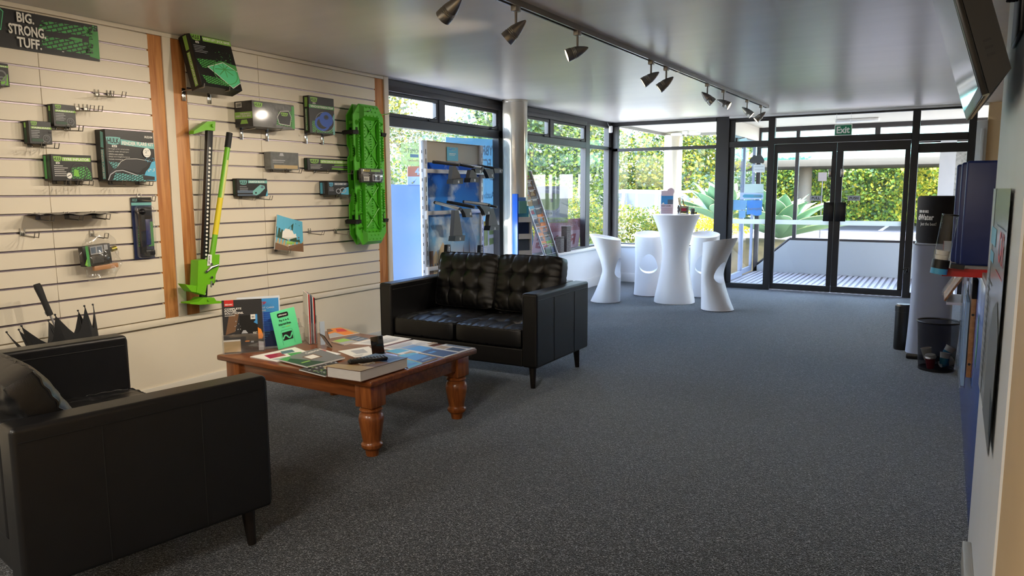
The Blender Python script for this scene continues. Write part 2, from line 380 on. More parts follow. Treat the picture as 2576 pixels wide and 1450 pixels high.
pane(w2, 'Y', 8.295, 10.165, .62, 2.08, YW+.045); pane(w2, 'Y', 10.305, XD-.115, .62, 2.09, YW+.045); pane(w2, 'Y', 10.305, XD-.115, 2.13, 2.435, YW+.045)
# low wall and sill under windows 2 and 3
struct('wall_window', MB().lim((7.95, YW-.06, 0), (XD+.1, YW+.10, .565)).lim((XD-.03, 2.985, 0), (XD+.10, YW-.06, .565)), cool_wall)
struct('trim_9', MB().lim((7.95, YW-.10, .5655), (XD-.03, YW+.0, .60), bev=.004).lim((XD-.07, 2.985, .5655), (XD, YW-.10, .60), bev=.004), MATS['white_paint'])
struct('baseboard_window', MB().lim((7.95, YW-.076, 0), (XD-.03, YW-.0605, .14), bev=.004).lim((XD-.046, 2.985, 0), (XD-.0305, YW-.077, .14), bev=.004), cool_wall)
w3 = MB(); bars(w3, 'X', [(2.99, YW, 2.455, CEIL-.002), (2.99, YW, 2.062, 2.112), (YW-.10, YW-.002, .60, 2.455), (2.99, YW-.1, .60, .618)], XD, XD+.07)
w3 = window(3, w3, frame); pane(w3, 'X', 2.985, YW-.095, 2.108, 2.46, XD+.035); pane(w3, 'X', 2.985, YW-.095, .614, 2.066, XD+.035)
# shopfront: posts, transoms, side lights
ent = MB()
bars(ent, 'X', [(2.795, 2.985, 0, CEIL-.002)], XD-.012, XD+.10)
bars(ent, 'X', [(-.285, 2.795, 2.462, CEIL-.03), (2.158, 2.246, 0, 2.462), (.343, .432, 0, 2.462), (-.285, -.20, 0, 2.462), (2.246, 2.795, 2.065, 2.152), (.432, 2.158, 2.095, 2.182), (-.20, .343, 2.07, 2.165), (2.246, 2.795, 0, .075), (-.20, .343, 0, .075)], XD, XD+.09)
bars(ent, 'X', [(2.72, 2.795, .075, 2.065), (2.72, 2.795, 2.152, 2.462), (2.246, 2.72, 2.43, 2.462), (-.2, .343, 1.92, 2.04)], XD+.03, XD+.06)
ent = window(4, ent, frame_b)
for a0, a1, z0, z1 in ((2.24, 2.725, .07, 2.07), (2.24, 2.725, 2.148, 2.435), (.428, 2.162, 2.178, 2.466), (-.205, .347, 2.16, 2.466), (-.205, .347, .07, 1.925)): pane(ent, 'X', a0, a1, z0, z1, XD+.045)
struct('trim_10', MB().lim((XD-.02, -.40, CEIL-.029), (XD+.06, 2.80, CEIL-.0005), bev=.004), MATS['white_paint'])
stripe_m = glassy('safety_stripe', gloss=.03, alpha=.82, diff=(236, 240, 238))
struct('trim_11', MB().lim((XD+.036, 2.25, .955), (XD+.0445, 2.722, 1.025)), stripe_m)
def leaf(n, y0, y1, hinge_at_high, word):
    z1 = 2.088; g0 = y0+(.082 if hinge_at_high else .065); g1 = y1-(.06 if hinge_at_high else .078)
    if hinge_at_high: g0, g1 = y0+.06, y1-.045
    else: g0, g1 = y0+.06, y1-.082
    m = MB(); bars(m, 'X', [(y0, y1, 1.968, z1), (y0, y1, .012, .10), (y0, g0, .10, 1.968), (g1, y1, .10, 1.968)], XD+.022, XD+.067)
    d = struct('door_%d' % n, m, frame_b); pane(d, 'X', g0-.005, g1+.005, .095, 1.973, XD+.042, 'door_pane')
    MB().lim((XD+.034, g0, .957), (XD+.0415, g1, 1.022)).build('safety_stripe', stripe_m, d)
    hy = (y0+.075) if hinge_at_high else (y1-.078)
    h = MB(); h.lim((XD-.028, hy-.075, 1.012), (XD-.02, hy+.055, 1.275), bev=.003)
    h.lim((XD-.03, hy-.012, 1.03), (XD+.022, hy-.004, 1.255)); h.build('handle', M('handle_black', (24, 24, 26), .3, .3), d)
    MB().lim((XD+.002, hy-.02, 1.62), (XD+.021, hy+.02, 1.73), bev=.004).build('lock_plate', MATS['steel'], d)
    sg = MB(); ly = (hy+.09) if hinge_at_high else (hy-.24)
    o = (XD+.0375, ly+.155, 1.295) if True else None
    sg.art([('r', 0, 0, 1, 1, 'ink_silver'), ('T', word, .14, .25, .86, .78, 'ink_black')], o, (0, -.155, 0), (0, 0, .07), None)
    sg.build('sign', None, d); return d
leaf(1, 1.332, 2.154, True, 'PULL'); leaf(2, .436, 1.328, False, 'PUSH')

# round polished post at the window
col = MB().lathe([(.152, 0), (.152, .06), (.148, .065), (.148, CEIL-.03), (.152, CEIL-.025), (.152, CEIL-.001)], (7.78, 4.478, 0), 48)
struct('column', col, M('column_gloss', (206, 196, 178), .13, .45, bump=.02, bscale=3))
# ================================================================ goods on the left wall
YB = YL-.021       # face of the slats
carton_m = M('black_carton', (24, 23, 23), .38, spec=.5); carton_g = M('glossy_black_carton', (20, 20, 20), .3, coat=.35, bump=1.0, bscale=22); grey_wrap = M('grey_shrink_wrap', (120, 124, 124), .12, coat=.8, noise=.12, nscale=30)
wire_m = M('hook_wire', (150, 146, 138), .3, .9)

def logo(u0, v0, u1, v1, c1, c2='ink_black'):
    w, h = u1-u0, v1-v0; P = lambda a, b: (u0+w*a, v0+h*b)
    return [('p', [P(0, .95), P(.28, 1), P(.72, 1), P(1, .95), P(.9, .12), P(.62, 0), P(.38, 0), P(.1, .12)], c1),
            ('T', 'HULK', u0+.10*w, v0+.16*h, u0+.90*w, v0+.84*h, c2)]
def four(u0, v0, u1, v1): return [('r', u0, v0, u1, v1, 'ink_white'), ('T', '4x4', u0+.15*(u1-u0), v0+.15*(v1-v0), u1-.15*(u1-u0), v1-.15*(v1-v0), 'ink_black')]
def lines(u0, v0, u1, n, step, c='ink_white', t=.22):
    out = []
    for i in range(n):
        L = (u1-u0)*random.uniform(.6, 1); out.append(('r', u0, v0-i*step, u0+L, v0-i*step+step*t, c))
    return out
def specks(u0, v0, u1, v1, n, c, s=.012, ar=1):
    out = []
    for i in range(n):
        u, v, r = random.uniform(u0, u1), random.uniform(v0, v1), random.uniform(.3, 1)*s
        out.append(('p', [(u-r, v-r*ar*.6), (u+r*.8, v-r*ar), (u+r, v+r*ar*.7), (u-r*.5, v+r*ar)], c))
    return out

def carton(label, cat, xb, xl, xr, yt, yb, front=(), left=(), bottom=(), mat=None, tilt=0, group='boxed accessories on the wall', name='accessory_box', d=None, twist=0):
    """box against the slats, sized from its edges in the photo; returns thing and (w, d, h)"""
    ym = (yt+yb)/2; X0 = ony(xb, ym, YB).x; r = ray(xl, ym)
    if d is None: d = max(.03, min(.25, YB-X0*r.y/r.x))
    yf = YB-d; A = ony(xl, yt, yf); Bm = ony(xl, yb, yf); w = ony(xr, ym, yf).x-A.x; h = A.z-Bm.z
    t = thing(name, label, cat, (A.x/2+Bm.x/2, YB-.002, Bm.z), (tilt, 0, twist), group)
    MB().lim((0, -d, 0), (w, 0, h), bev=.002, seg=1).build('carton', mat or carton_m, t)
    a = MB(); a.art(list(front), (0, -d, 0), (w, 0, 0), (0, 0, h), None)
    if left: a.art(list(left), (0, 0, 0), (0, -d, 0), (0, 0, h), None)
    if bottom: a.art(list(bottom), (0, -d, h), (w, 0, 0), (0, d, 0), None)
    if a.v: a.build('carton_print', None, t, smooth=False)
    return t, (w, d, h)

def band_front(title, c, v0=.80, v1=.93, u0=.30, lg=(.05, .74, .28, .95)):
    f = [('r', u0-.02, v0, 1, v1, c)]+logo(*lg, c)+four(lg[0]+.07, lg[1]-.07, lg[2]-.07, lg[1]-.015)
    if title: f.append(('T', title, u0, v0+(v1-v0)*.2, .97, v1-(v1-v0)*.2, 'ink_white'))
    return f

# slat hooks: back clip, arm and raised tip
def make_hook(L=.15, tip=.03, drop=.03):
    t = thing('slatwall_hook', 'x', 'hook')
    MB().box((0, -.004, 0), (.022, .004, .028), bev=.001).build('back_clip', wire_m, t)
    h = MB().tube([(-.012, -.004, drop), (-.012, -.01, -.012), (-.012, -L, -.02), (-.012, -L-.012, tip-.02), (.012, -L-.012, tip-.02), (.012, -L, -.02), (.012, -.01, -.012), (.012, -.004, drop)], .0028, 6)
    h.build('wire_arm', wire_m, t); return t
hook0 = None
def hook(x, z, label, group=None, ry=0):
    global hook0
    if hook0 is None: hook0 = o = make_hook()
    else: o = copy_tree(hook0)
    o.location = (x, YB, z); o.rotation_euler = (0, 0, ry); o['label'] = label
    if group: o['group'] = group
    elif 'group' in o: del o['group']
    return o
def hooks_under(t, dims, what, n=2):
    w, d, h = dims
    for k in range(n):
        u = .22+.56*k/(max(1, n-1)); hook(t.location.x+w*u, t.location.z-.006, 'wire hook carrying the '+what, 'hooks under the '+what)

# big banner
pBL = ony(248, 155, YB-.004); pTL = ony(246.5, 66, YB-.004)
bx0 = 1.32; bx1 = ony(247, 110, YB-.004).x; bz0, bz1 = pBL.z, pTL.z; bw = bx1-bx0
bn = thing('banner_sign', 'black and green banner board reading BIG. STRONG. TUFF. high on the cream slats', 'sign', (bx0, YB-.001, bz0))
MB().lim((0, -.008, 0), (bw, 0, bz1-bz0)).build('panel', M('banner_black', (17, 16, 18), .4), bn)
U = lambda px: (ony(px, 90, YB-.008).x-bx0)/bw
items = []
def slab(a, b, c, d, e): items.append(('p', [(U(100), a), (U(224), b), (U(238), c), (U(110), d)], e))
items += [('p', [(U(96), .60), (U(226), .66), (U(236), .92), (U(108), .86)], 'tread_big'), ('p', [(U(100), .16), (U(228), .14), (U(240), .48), (U(108), .46)], 'tread_big')]
items += [('p', [(U(222), .10), (1, .06), (1, .84), (U(226), .80), (U(222), .55)], 'ink_mgreen'), ('p', [(U(170), .50), (U(205), .46), (U(206), .56), (U(180), .56)], 'ink_mgreen')]
items += specks(U(212), .68, 1, .96, 26, 'ink_mgreen', .006, 5)+specks(U(90), .14, U(112), .86, 30, 'ink_black', .008, 4)+specks(U(215), .1, U(228), .85, 26, 'ink_black', .006, 4)
items += [('T', 'BIG.', U(43), .70, U(86), .96, 'ink_white'), ('T', 'STRONG.', U(20), .37, U(113), .64, 'ink_white'), ('T', 'TUFF.', U(39), .06, U(100), .32, 'ink_white')]
items += [('r', U(150), .10, U(155), .12, 'ink_white'), ('p', [(U(-60), .98), (U(2), .98), (U(11), .90), (U(1), .42), (U(-60), .40)], 'ink_mint'), ('p', [(U(-60), .955), (U(1), .955), (U(9), .89), (U(0), .45), (U(-60), .43)], 'ink_dgreen')]
MB().art(items, (0, -.008, 0), (bw, 0, 0), (0, 0, bz1-bz0), None).build('carton_print', None, bn, smooth=False)

# small boxes on the left board
wheel = lambda cu, cv, r, ar=1.0: [('c', cu, cv, r, r*ar, 'ink_grey'), ('c', cu, cv, r*.82, r*.82*ar, 'ink_dark'), ('c', cu, cv+.03, r*.45, r*.42*ar, 'ink_grey'), ('c', cu, cv+.03, r*.32, r*.3*ar, 'ink_black')]
sideband = [('r', .25, .06, .62, .94, 'ink_dgreen'), ('r', .3, .7, .58, .92, 'ink_lime')]
t, dm = carton('black box cut by the photo edge showing a hose on green below the banner', 'box', -62, -48, 24, 152, 211, [('r', 0, .82, 1, .90, 'ink_lime'), ('T', 'SHACKLE', .45, .83, .93, .89, 'ink_white'), ('p', [(.6, .05), (.95, .05), (.95, .55), (.8, .4)], 'ink_green')]+[('ring', .72, .45, .2, .25, .3, 'ink_grey'), ('ring', .72, .22, .17, .2, .3, 'ink_grey')])
hooks_under(t, dm, 'box cut by the photo edge', 1)
bush = lambda ti: [('r', .1, .66, 1, .75, 'ink_lime'), ('T', ti, .16, .67, .92, .74, 'ink_white')]+logo(.1, .8, .38, .97, 'ink_lime')+lines(.1, .56, .55, 5, .07, 'ink_silver', .3)+[('r', .1, .10, .6, .22, 'ink_dgreen')]+wheel(.74, .24, .17, 1.05)
t, dm = carton('small black box with a grey pulley picture, upper of the two alike', 'box', 118.6, 133, 192, 261, 317, bush('FAIRLEAD'), sideband)
hooks_under(t, dm, 'upper pulley box')
t, dm = carton('small black box with a grey pulley picture, lower of the two alike', 'box', 57, 72, 132, 303, 361, bush('FAIRLEAD'), sideband)
hooks_under(t, dm, 'lower pulley box')
infl = [('r', .26, .76, .97, .9, 'ink_lime'), ('T', 'TYRE INFLATOR', .3, .78, .94, .88, 'ink_white')]+logo(.05, .73, .25, .93, 'ink_lime')+four(.11, .64, .2, .71)+lines(.06, .56, .42, 6, .075, 'ink_white', .25)
infl += [('p', [(.42, .1), (.96, .06), (.96, .35), (.84, .58), (.46, .5)], 'tread_green'), ('ring', .66, .36, .2, .34, .12, 'ink_dark'), ('p', [(.52, .2), (.66, .16), (.64, .42), (.54, .44)], 'ink_green'), ('c', .41, .2, .075, .13, 'ink_grey'), ('c', .41, .2, .062, .108, 'ink_white'), ('l', [(.36, .16), (.45, .24)], .004, 'ink_black')]
t, dm = carton('black tyre inflator box with a round dial picture on wire hooks', 'box', 109, 129, 233.5, 388, 455, infl, [('r', .1, .08, .4, .95, 'ink_mgreen'), ('r', .55, .08, .85, .95, 'ink_dgreen')])
hooks_under(t, dm, 'tyre inflator box', 3)
fen = [('p', [(.3, .825), (1, .76), (1, .66), (.3, .715)], 'ink_teal'), ('T', 'FENDER FLARE KIT', .325, .715, .985, .785, 'ink_white')]+logo(.01, .71, .30, .86, 'ink_teal')+four(.12, .66, .22, .70)+[('T', 'HU2104', .80, .87, .97, .92, 'ink_white')]
for k, s_ in enumerate(('3m length to fit 2 wheel arches', 'Ideal for wider off-road tyres', 'Will fit most vehicles', 'Simply cut to length & screw on', 'Includes mounting kit')):
    fen.append(('t', '- '+s_, .03, .61-.05*k, .03+.014*len(s_), .64-.05*k, 'ink_white'))
fen += [('p', [(.03, .38), (.26, .36), (.2, .24), (.12, .24)], 'tread_teal'), ('p', [(.78, .2), (.86, .28), (.92, .40), (1, .42), (1, .01), (.7, .03)], 'ink_cyan'), ('p', [(.08, .02), (.8, .0), (.74, .14), (.5, .13), (.16, .17)], 'tread_teal'),
        ('p', [(.0, .02), (.04, .14), (.14, .22), (.30, .24), (.60, .16), (.66, .19), (.72, .26), (.8, .30), (.88, .41), (.52, .45), (.34, .42), (.24, .34), (.2, .28), (.08, .21), (.02, .14)], 'ink_dark'),
        ('l', [(.0, .02), (.05, .13), (.16, .20), (.30, .215), (.6, .12)], .006, 'ink_silver'), ('l', [(.2, .29), (.28, .39), (.38, .44), (.6, .45), (.86, .42)], .0025, 'ink_white'), ('p', [(.72, .03), (.96, .03), (.96, .1), (.7, .13)], 'ink_dark')]
fen += specks(.8, .2, .97, .28, 12, 'ink_white', .012)+specks(.78, .4, .97, .48, 16, 'ink_cyan', .012)+[('c', .82, .58, .085, .095, 'ink_white'), ('t', '2"', .78, .57, .86, .63, 'ink_grey'), ('r', .77, .52, .87, .53, 'ink_silver')]
vert = lambda title, c, u0=.5, u1=.8: [('r', u0, .04, u1, .62, c)]+[('p', [(u0, .66), (u1, .64), (u1+.03, .94), (u0+.05, .97)], c)]
t, dm = carton('large black fender flare kit box with teal lettering beside the timber strip', 'box', 242, 267, 393, 325, 456, fen, vert('', 'ink_teal'))
hooks_under(t, dm, 'fender flare kit box')
def side_text(t, dm, body, v0, v1, u0, u1, c):
    """lettering running down the left face"""
    w, d, h = dm; s = MB(); s.art([('T', body, 0, 0, 1, 1, c)], (-.0022, -d*u0, h*v1), (0, 0, -h*(v1-v0)), (0, -d*(u1-u0), 0), None)
    s.names = s.names; s.v = [(-.0028, y, z) for x, y, z in s.v]; s.build('spine_lettering', None, t, smooth=False)
side_text(t, dm, 'FENDER FLARE KIT', .06, .6, .55, .75, 'ink_white')

# empty hooks
for px, py, ry in ((243, 238, -.5), (274, 240, -.5)):
    p = ony(px, py, YB); hook(p.x, p.z, 'empty wire hook of the upper pair on the cream slats', 'upper pair of empty hooks')
for px, py, ry in ((194, 274, -.5), (215, 275, -.5)):
    p = ony(px, py, YB); hook(p.x, p.z, 'empty wire hook of the pair beside the upper pulley box', 'pair of empty hooks by the pulley box')
p = ony(55, 588, YB); hook(p.x, p.z, 'single empty wire hook below the flat black packet', None)
for px, lab in ((778, 'empty wire hook on the right board nearer the brochure'), (843, 'empty wire hook on the right board nearer the green boards')):
    p = ony(px, 584, YB); hook(p.x, p.z, lab, None)

# flat packet seen edge on
a, b = ony(60, 540, YB), ony(262, 535, YB); L = b.x-a.x
t = thing('flat_packet', 'thin black plastic packet lying flat on three wire hooks', 'packet', (a.x, YB-.003, a.z-.012))
MB().grid(lambda u, v: (u*L, -.17+.17*v, .012+.004*math.sin(u*23+v*5)+.003*math.sin(u*9)-.012*(1-v)*u*.3), 30, 6).grid(lambda u, v: (u*L, -.17*v, .004+.003*math.sin(u*9)-.006*v*u*.3), 30, 6).build('packet', M('black_film', (15, 14, 15), .25), t)
for k in range(3): hook(a.x+L*(.15+.35*k), a.z-.02, 'wire hook carrying the flat black packet', 'hooks under the flat packet')

# blister card with tow hitch
A, Bm = ony(333, 497, YB-.03), ony(339, 654, YB-.03); w = ony(384, 497, YB-.03).x-A.x; h = A.z-Bm.z
t = thing('blister_pack', 'tall navy blister card holding a black hitch lock beside the timber strip', 'blister pack', (A.x, YB-.008, Bm.z))
MB().lim((0, -.004, 0), (w, 0, h)).build('backing_card', M('navy_card', (34, 44, 82), .35), t)
MB().art([('r', 0, .92, 1, 1, 'ink_black'), ('r', 0, .87, 1, .915, 'ink_teal'), ('t', 'HULK', .06, .935, .3, .98, 'ink_teal'), ('p', [(.72, .2), (1, .2), (1, .6), (.82, .6)], 'ink_mgreen'), ('p', [(.2, .2), (.42, .2), (.42, .55), (.25, .55)], 'tread_green')], (0, -.004, 0), (w, 0, 0), (0, 0, h), None).build('carton_print', None, t, smooth=False)
hb = MB().box((w*.34, -.028, h*.45), (w*.2, .04, h*.74), bev=.008).ball((w*.3, -.035, h*.77), (w*.2, .035, h*.06)).box((w*.64, -.028, h*.74), (w*.42, .03, h*.2), bev=.02, seg=3).box((w*.6, -.028, h*.1), (w*.5, .045, h*.1), bev=.01)
hb.build('hitch_lock', M('black_steel', (20, 21, 26), .25, .3), t)
MB().box((w*.62, -.02, h*.44), (w*.26, .03, h*.44), bev=.01).build('blue_bar', M('blue_bar', (44, 52, 108), .3), t)
MB().lim((w*.06, -.055, h*.02), (w*.94, -.0045, h*.86), bev=.018, seg=3).build('clear_blister', MATS['acrylic'], t)
hook(A.x+w*.45, A.z-.005, 'wire hook holding the tall blister card')

# parcel in a clear bag
A, Bm = ony(205, 610, YB-.08), ony(300, 690, YB-.08); w = Bm.x-A.x; cx, cz = (A.x+Bm.x)/2, ony(250, 640, YB-.08).z
t = thing('bagged_parts', 'crumpled clear bag with a black and green parts pack hung on the slats', 'bag', (cx, YB-.075, cz), (0, R(-4), 0))
MB().box((-.03, 0, .0), (w*.78, .05, .125), bev=.004).build('parts_pack', carton_m, t)
MB().art([('r', .1, .0, .2, 1, 'ink_mgreen'), ('r', .26, .55, .72, .95, 'ink_silver'), ('r', .28, .6, .46, .9, 'ink_steel'), ('r', .5, .6, .68, .9, 'ink_steel'), ('r', .76, .7, .9, .95, 'ink_silver'), ('p', [(0, .1), (.1, .0), (.1, .4)], 'ink_green')]+[('r', .3+.045*k, .12, .315+.045*k, .48, 'ink_grey') for k in range(9)], (-.03-w*.39, -.025, -.0625), (w*.78, 0, 0), (0, 0, .125), None).build('carton_print', None, t, smooth=False)
MB().cyl((w*.31, -.01, .02), (w*.45, -.01, .025), .016).build('brass_fitting', M('brass_fitting', (176, 160, 60), .3, .9), t)
MB().box((.02, -.005, -.082), (w*.70, .03, .03), bev=.006).build('orange_strip', M('orange_strip', (196, 140, 92), .4), t)
def bagf(u, v):
    a = 2*PI*u; rr = 1+.10*math.sin(a*5+v*9)+.08*math.sin(a*3-v*13); pz = -.15+.27*v; k = math.sin(PI*(.12+.76*v))**.5
    return (w*.52*math.cos(a)*rr*k, .055*math.sin(a)*rr*k, pz+.02*math.sin(a*2))
MB().grid(bagf, 44, 22).build('clear_bag', glassy('bag_film', gloss=.07, alpha=.10, diff=(220, 214, 200), rough=.12), t)
hook(cx, cz+.12, 'wire hook holding the crumpled clear bag')

# umbrella leaning behind the near sofa
def umbrella():
    P0 = onz(60, 980, .10); P0 = Vector((2.20, 4.36, .015)); tip = Vector((1.97, 4.53, 1.0))
    hd = ony(92, 715, 4.40); ft = Vector((hd.x+.16, 4.12, .02)); ax = (hd-ft); L = ax.length
    t = thing('folded_umbrella', 'loosely folded black umbrella standing handle up behind the sofa arm', 'umbrella', ft)
    t.rotation_mode = 'QUATERNION'; t.rotation_quaternion = ax.to_track_quat('Z', 'Y')
    MB().tube([(0, 0, L-.19), (0, 0, L-.10), (0, 0, L-.02), (0, 0, L)], [.017, .0165, .021, .017], 16).build('handle', M('foam_grip', (17, 17, 18), .7), t)
    MB().cyl((0, -.016, L-.17), (0, -.021, L-.17), .012, .010, 16).build('release_button', MATS['ink_white'], t)
    MB().cyl((0, 0, 0), (0, 0, L-.18), .006).build('shaft', M('shaft_grey', (120, 120, 122), .3, .8), t)
    cl = MB()
    def f(u, v):
        a = 2*PI*u; zz = .06+v*(L-.36); k = v**.8; lobes = 1-abs(math.sin(a*4))
        rr = .018+k*(.19+.05*lobes); return (rr*math.cos(a), rr*math.sin(a)*.8, zz+.13*k*(lobes-.3)*v)
    cl.grid(f, 64, 14); cl.build('canopy', M('umbrella_cloth', (20, 20, 21), .75), t)
    rb = MB()
    for k in range(8):
        a = 2*PI*k/8; x, y = .255*math.cos(a), .204*math.sin(a); rb.tube([(0, 0, .1), (x*.55, y*.55, L*.4), (x, y, L-.21)], .0025, 5).ball((x, y, L-.205), .006, 8, 6)
    rb.build('ribs', MATS['dark_metal'], t)
umbrella()

# ---------------------------------------------------------------- right board
# jack base box standing on a bracket, leaning back
tl, tr_ = Vector((0, 0, 0)), 0
yf0 = YB-.22; BL = ony(508.3, 214.5, yf0); BRt = ony(610.4, 225.6, yf0); w = (BRt-BL).length
tilt = R(-17); h = .42; d = .115
t = thing('accessory_box', 'big black high lift jack base box leaning back on a bracket near the ceiling', 'box', (BL.x, YB-.22+d*math.cos(tilt), BL.z+d*math.sin(-tilt)*-1), (tilt, 0, 0), 'boxed accessories on the wall')
h = .38
MB().lim((0, -d, 0), (w, 0, h), bev=.003, seg=1).build('carton', carton_m, t)
jb = [('p', [(.3, .86), (1, .86), (1, .95), (.3, .95)], 'ink_lime'), ('T', 'HIGH LIFT JACK BASE', .32, .875, .97, .935, 'ink_white')]+logo(.03, .85, .26, .97, 'ink_lime')+four(.11, .8, .19, .835)+lines(.04, .75, .36, 5, .03, 'ink_silver', .25)
jb += [('p', [(.03, .5), (.5, .52), (.5, .36), (.12, .34)], 'tread_green'), ('p', [(.05, .2), (.7, .18), (.8, .04), (.14, .06)], 'tread_green'), ('p', [(.25, .38), (.66, .52), (.98, .48), (.99, .16), (.76, .01), (.5, .2)], 'ink_mgreen'), ('p', [(.25, .36), (.66, .5), (.97, .36), (.97, .14), (.76, .03)], 'ink_mint')]
for k in range(8):
    a = PI*k/4+.1; jb.append(('l', [(.66, .37), (.66+.24*math.cos(a), .37+.15*math.sin(a))], .006, 'ink_mgreen'))
jb += [('l', [(.25, .37), (.66, .5), (.98, .36)], .004, 'ink_white'), ('l', [(.25, .37), (.76, .02), (.98, .14)], .004, 'ink_white'), ('ring', .66, .3, .3, .22, .06, 'ink_mgreen')]+specks(.5, .5, .95, .7, 26, 'ink_mgreen', .012)
MB().art(jb, (0, -d, 0), (w, 0, 0), (0, 0, h), None).art([('r', .42, .04, .7, .66, 'ink_lime'), ('p', [(.42, .7), (.72, .7), (.74, .96), (.42, .97)], 'ink_lime'), ('r', .15, .5, .25, .95, 'ink_dark')], (0, 0, 0), (0, -d, 0), (0, 0, h), None).build('carton_print', None, t, smooth=False)
side_text(t, (w, d, h), 'HIGH LIFT JACK BASE', .06, .64, .48, .66, 'ink_white')
def bracket_pair(x0, x1, z, what, L=.2):
    for x in (x0, x1):
        b = thing('slatwall_bracket', 'bright metal bracket under the '+what, 'bracket', (x, YB, z), 0, 'brackets under the '+what)
        MB().box((0, -.003, -.03), (.03, .005, .085), bev=.001).build('back_plate', MATS['chrome'], b)
        MB().tube([(0, -.005, -.005), (0, -L*.6, .0), (0, -L, .004), (0, -L-.006, .028)], .0035, 6).build('arm', wire_m, b)
bracket_pair(BL.x+.015, BL.x+w*.66, BL.z-.015, 'jack base box', .22)

sw = [('p', [(.55, .15), (.95, .1), (.95, .75), (.62, .68)], 'tread_green'), ('p', [(.62, .2), (.88, .16), (.92, .5), (.86, .74), (.66, .7), (.58, .46)], 'ink_dark'), ('l', [(.62, .2), (.58, .46), (.66, .7), (.86, .74), (.92, .5), (.88, .16), (.62, .2)], .004, 'ink_white')]+logo(.04, .76, .24, .94, 'ink_lime')+logo(.66, .52, .84, .66, 'ink_lime')+[('r', .93, .05, 1, .95, 'ink_mgreen')]
t, dm = carton('glossy black storage bag box lying with its lettering upside down on two brackets', 'box', 590, 634, 741, 252, 318, sw, [('r', 0, .32, 1, .58, 'ink_lime'), ('r', .08, .76, .42, .95, 'ink_white'), ('p', [(.3, .12), (.75, .12), (.68, .28), (.38, .28)], 'ink_lime')]+[('r', .12+.035*k, .79, .12+.035*k+.018, .92, 'ink_black') for k in range(8)], mat=carton_g)
lt = MB(); lt.art([('T', 'SPARE WHEEL RUBBISH\n/ STORAGE BAG', 0, 0, 1, 1, 'ink_white')], (-.003, -dm[1]*.94, dm[2]*.54), (0, dm[1]*.88, 0), (0, 0, -dm[2]*.16), None)
lt.v = [(-.003, y, z) for x, y, z in lt.v]; lt.build('inverted_lettering', None, t, smooth=False)
bracket_pair(t.location.x+dm[0]*.12, t.location.x+dm[0]*.72, t.location.z-.012, 'storage bag box', .16)
ws = [('r', 0, .68, 1, .77, 'ink_mgreen'), ('T', 'WINCH EXTENSION STRAP', .06, .695, .96, .755, 'ink_white')]+logo(.06, .84, .34, .97, 'ink_lime')+four(.15, .79, .26, .825)
ws += [('p', [(.1, .03), (.95, .03), (.95, .3), (.1, .34)], 'tread_green'), ('p', [(.9, .0), (1, .0), (1, .6), (.93, .5)], 'ink_teal'), ('c', .6, .33, .37, .27, 'ink_silver'), ('c', .6, .33, .36, .262, 'ink_black'), ('c', .66, .4, .27, .21, 'ink_blue'), ('ring', .5, .28, .3, .2, .28, 'ink_blue'), ('c', .66, .46, .10, .065, 'ink_navy'), ('c', .67, .47, .06, .04, 'ink_black')]
t, dm = carton('upright black winch extension strap box with a coiled blue strap picture', 'box', 763, 777, 842, 240, 334, ws, [('r', .3, .06, .7, .66, 'ink_mgreen'), ('p', [(.25, .7), (.75, .7), (.8, .95), (.3, .96)], 'ink_lime')])
side_text(t, dm, 'WINCH EXTENSION STRAP', .08, .64, .36, .62, 'ink_white')
bracket_pair(t.location.x+dm[0]*.05, t.location.x+dm[0]*.70, t.location.z-.012, 'winch extension strap box', .12)
t, dm = carton('grey shrink wrapped box between the jack handle and the light bar box', 'box', 664, 681, 752, 381.5, 426, [('r', .06, .5, .5, .54, 'ink_silver'), ('r', .06, .4, .45, .43, 'ink_silver'), ('r', .1, .05, .95, .26, 'ink_tan'), ('p', [(.3, .78), (.46, .78), (.43, .94), (.33, .94)], 'ink_silver')], (), mat=grey_wrap)
hooks_under(t, dm, 'grey wrapped box')
lb = [('r', .28, .60, 1, .88, 'ink_lime'), ('T', 'ULTRA SLIMLINE LED DRIVING LIGHTBAR', .3, .66, .97, .82, 'ink_white')]+logo(.05, .56, .25, .92, 'ink_lime')+lines(.06, .44, .4, 4, .1, 'ink_white', .2)+[('p', [(.52, .12), (1, .05), (1, .58), (.6, .5)], 'ink_green'), ('p', [(.5, .22), (.9, .2), (.92, .46), (.52, .42)], 'ink_dark'), ('r', .54, .28, .9, .38, 'ink_grey')]
t, dm = carton('long low black box for a slimline light bar next to the green boards', 'box', 764, 773, 884, 397, 428, lb, [('r', .2, .1, .8, .9, 'ink_dgreen')])
hooks_under(t, dm, 'light bar box')
sb = [('r', .36, .74, 1, .9, 'ink_teal'), ('T', 'SNATCH BLOCK', .40, .765, .92, .875, 'ink_white')]+logo(.08, .66, .33, .9, 'ink_teal')+lines(.08, .54, .45, 3, .09, 'ink_silver', .25)+[('r', .0, .05, .6, .12, 'ink_steel'), ('r', .0, .2, .55, .34, 'ink_steel'), ('p', [(.5, .12), (.62, .06), (.72, .14), (.92, .46), (.9, .6), (.76, .66), (.68, .56), (.5, .3)], 'ink_teal'), ('c', .82, .52, .05, .06, 'ink_steel'), ('c', .6, .2, .055, .085, 'ink_teal'), ('c', .6, .2, .03, .05, 'ink_black'), ('p', [(.92, .02), (1, .02), (1, .4)], 'ink_cyan')]
t, dm = carton('black snatch block box with a teal pulley plate picture right of the jack handle', 'box', 585, 596, 673, 449, 495, sb, [('r', .2, .1, .5, .9, 'ink_dgreen')])
hooks_under(t, dm, 'snatch block box')
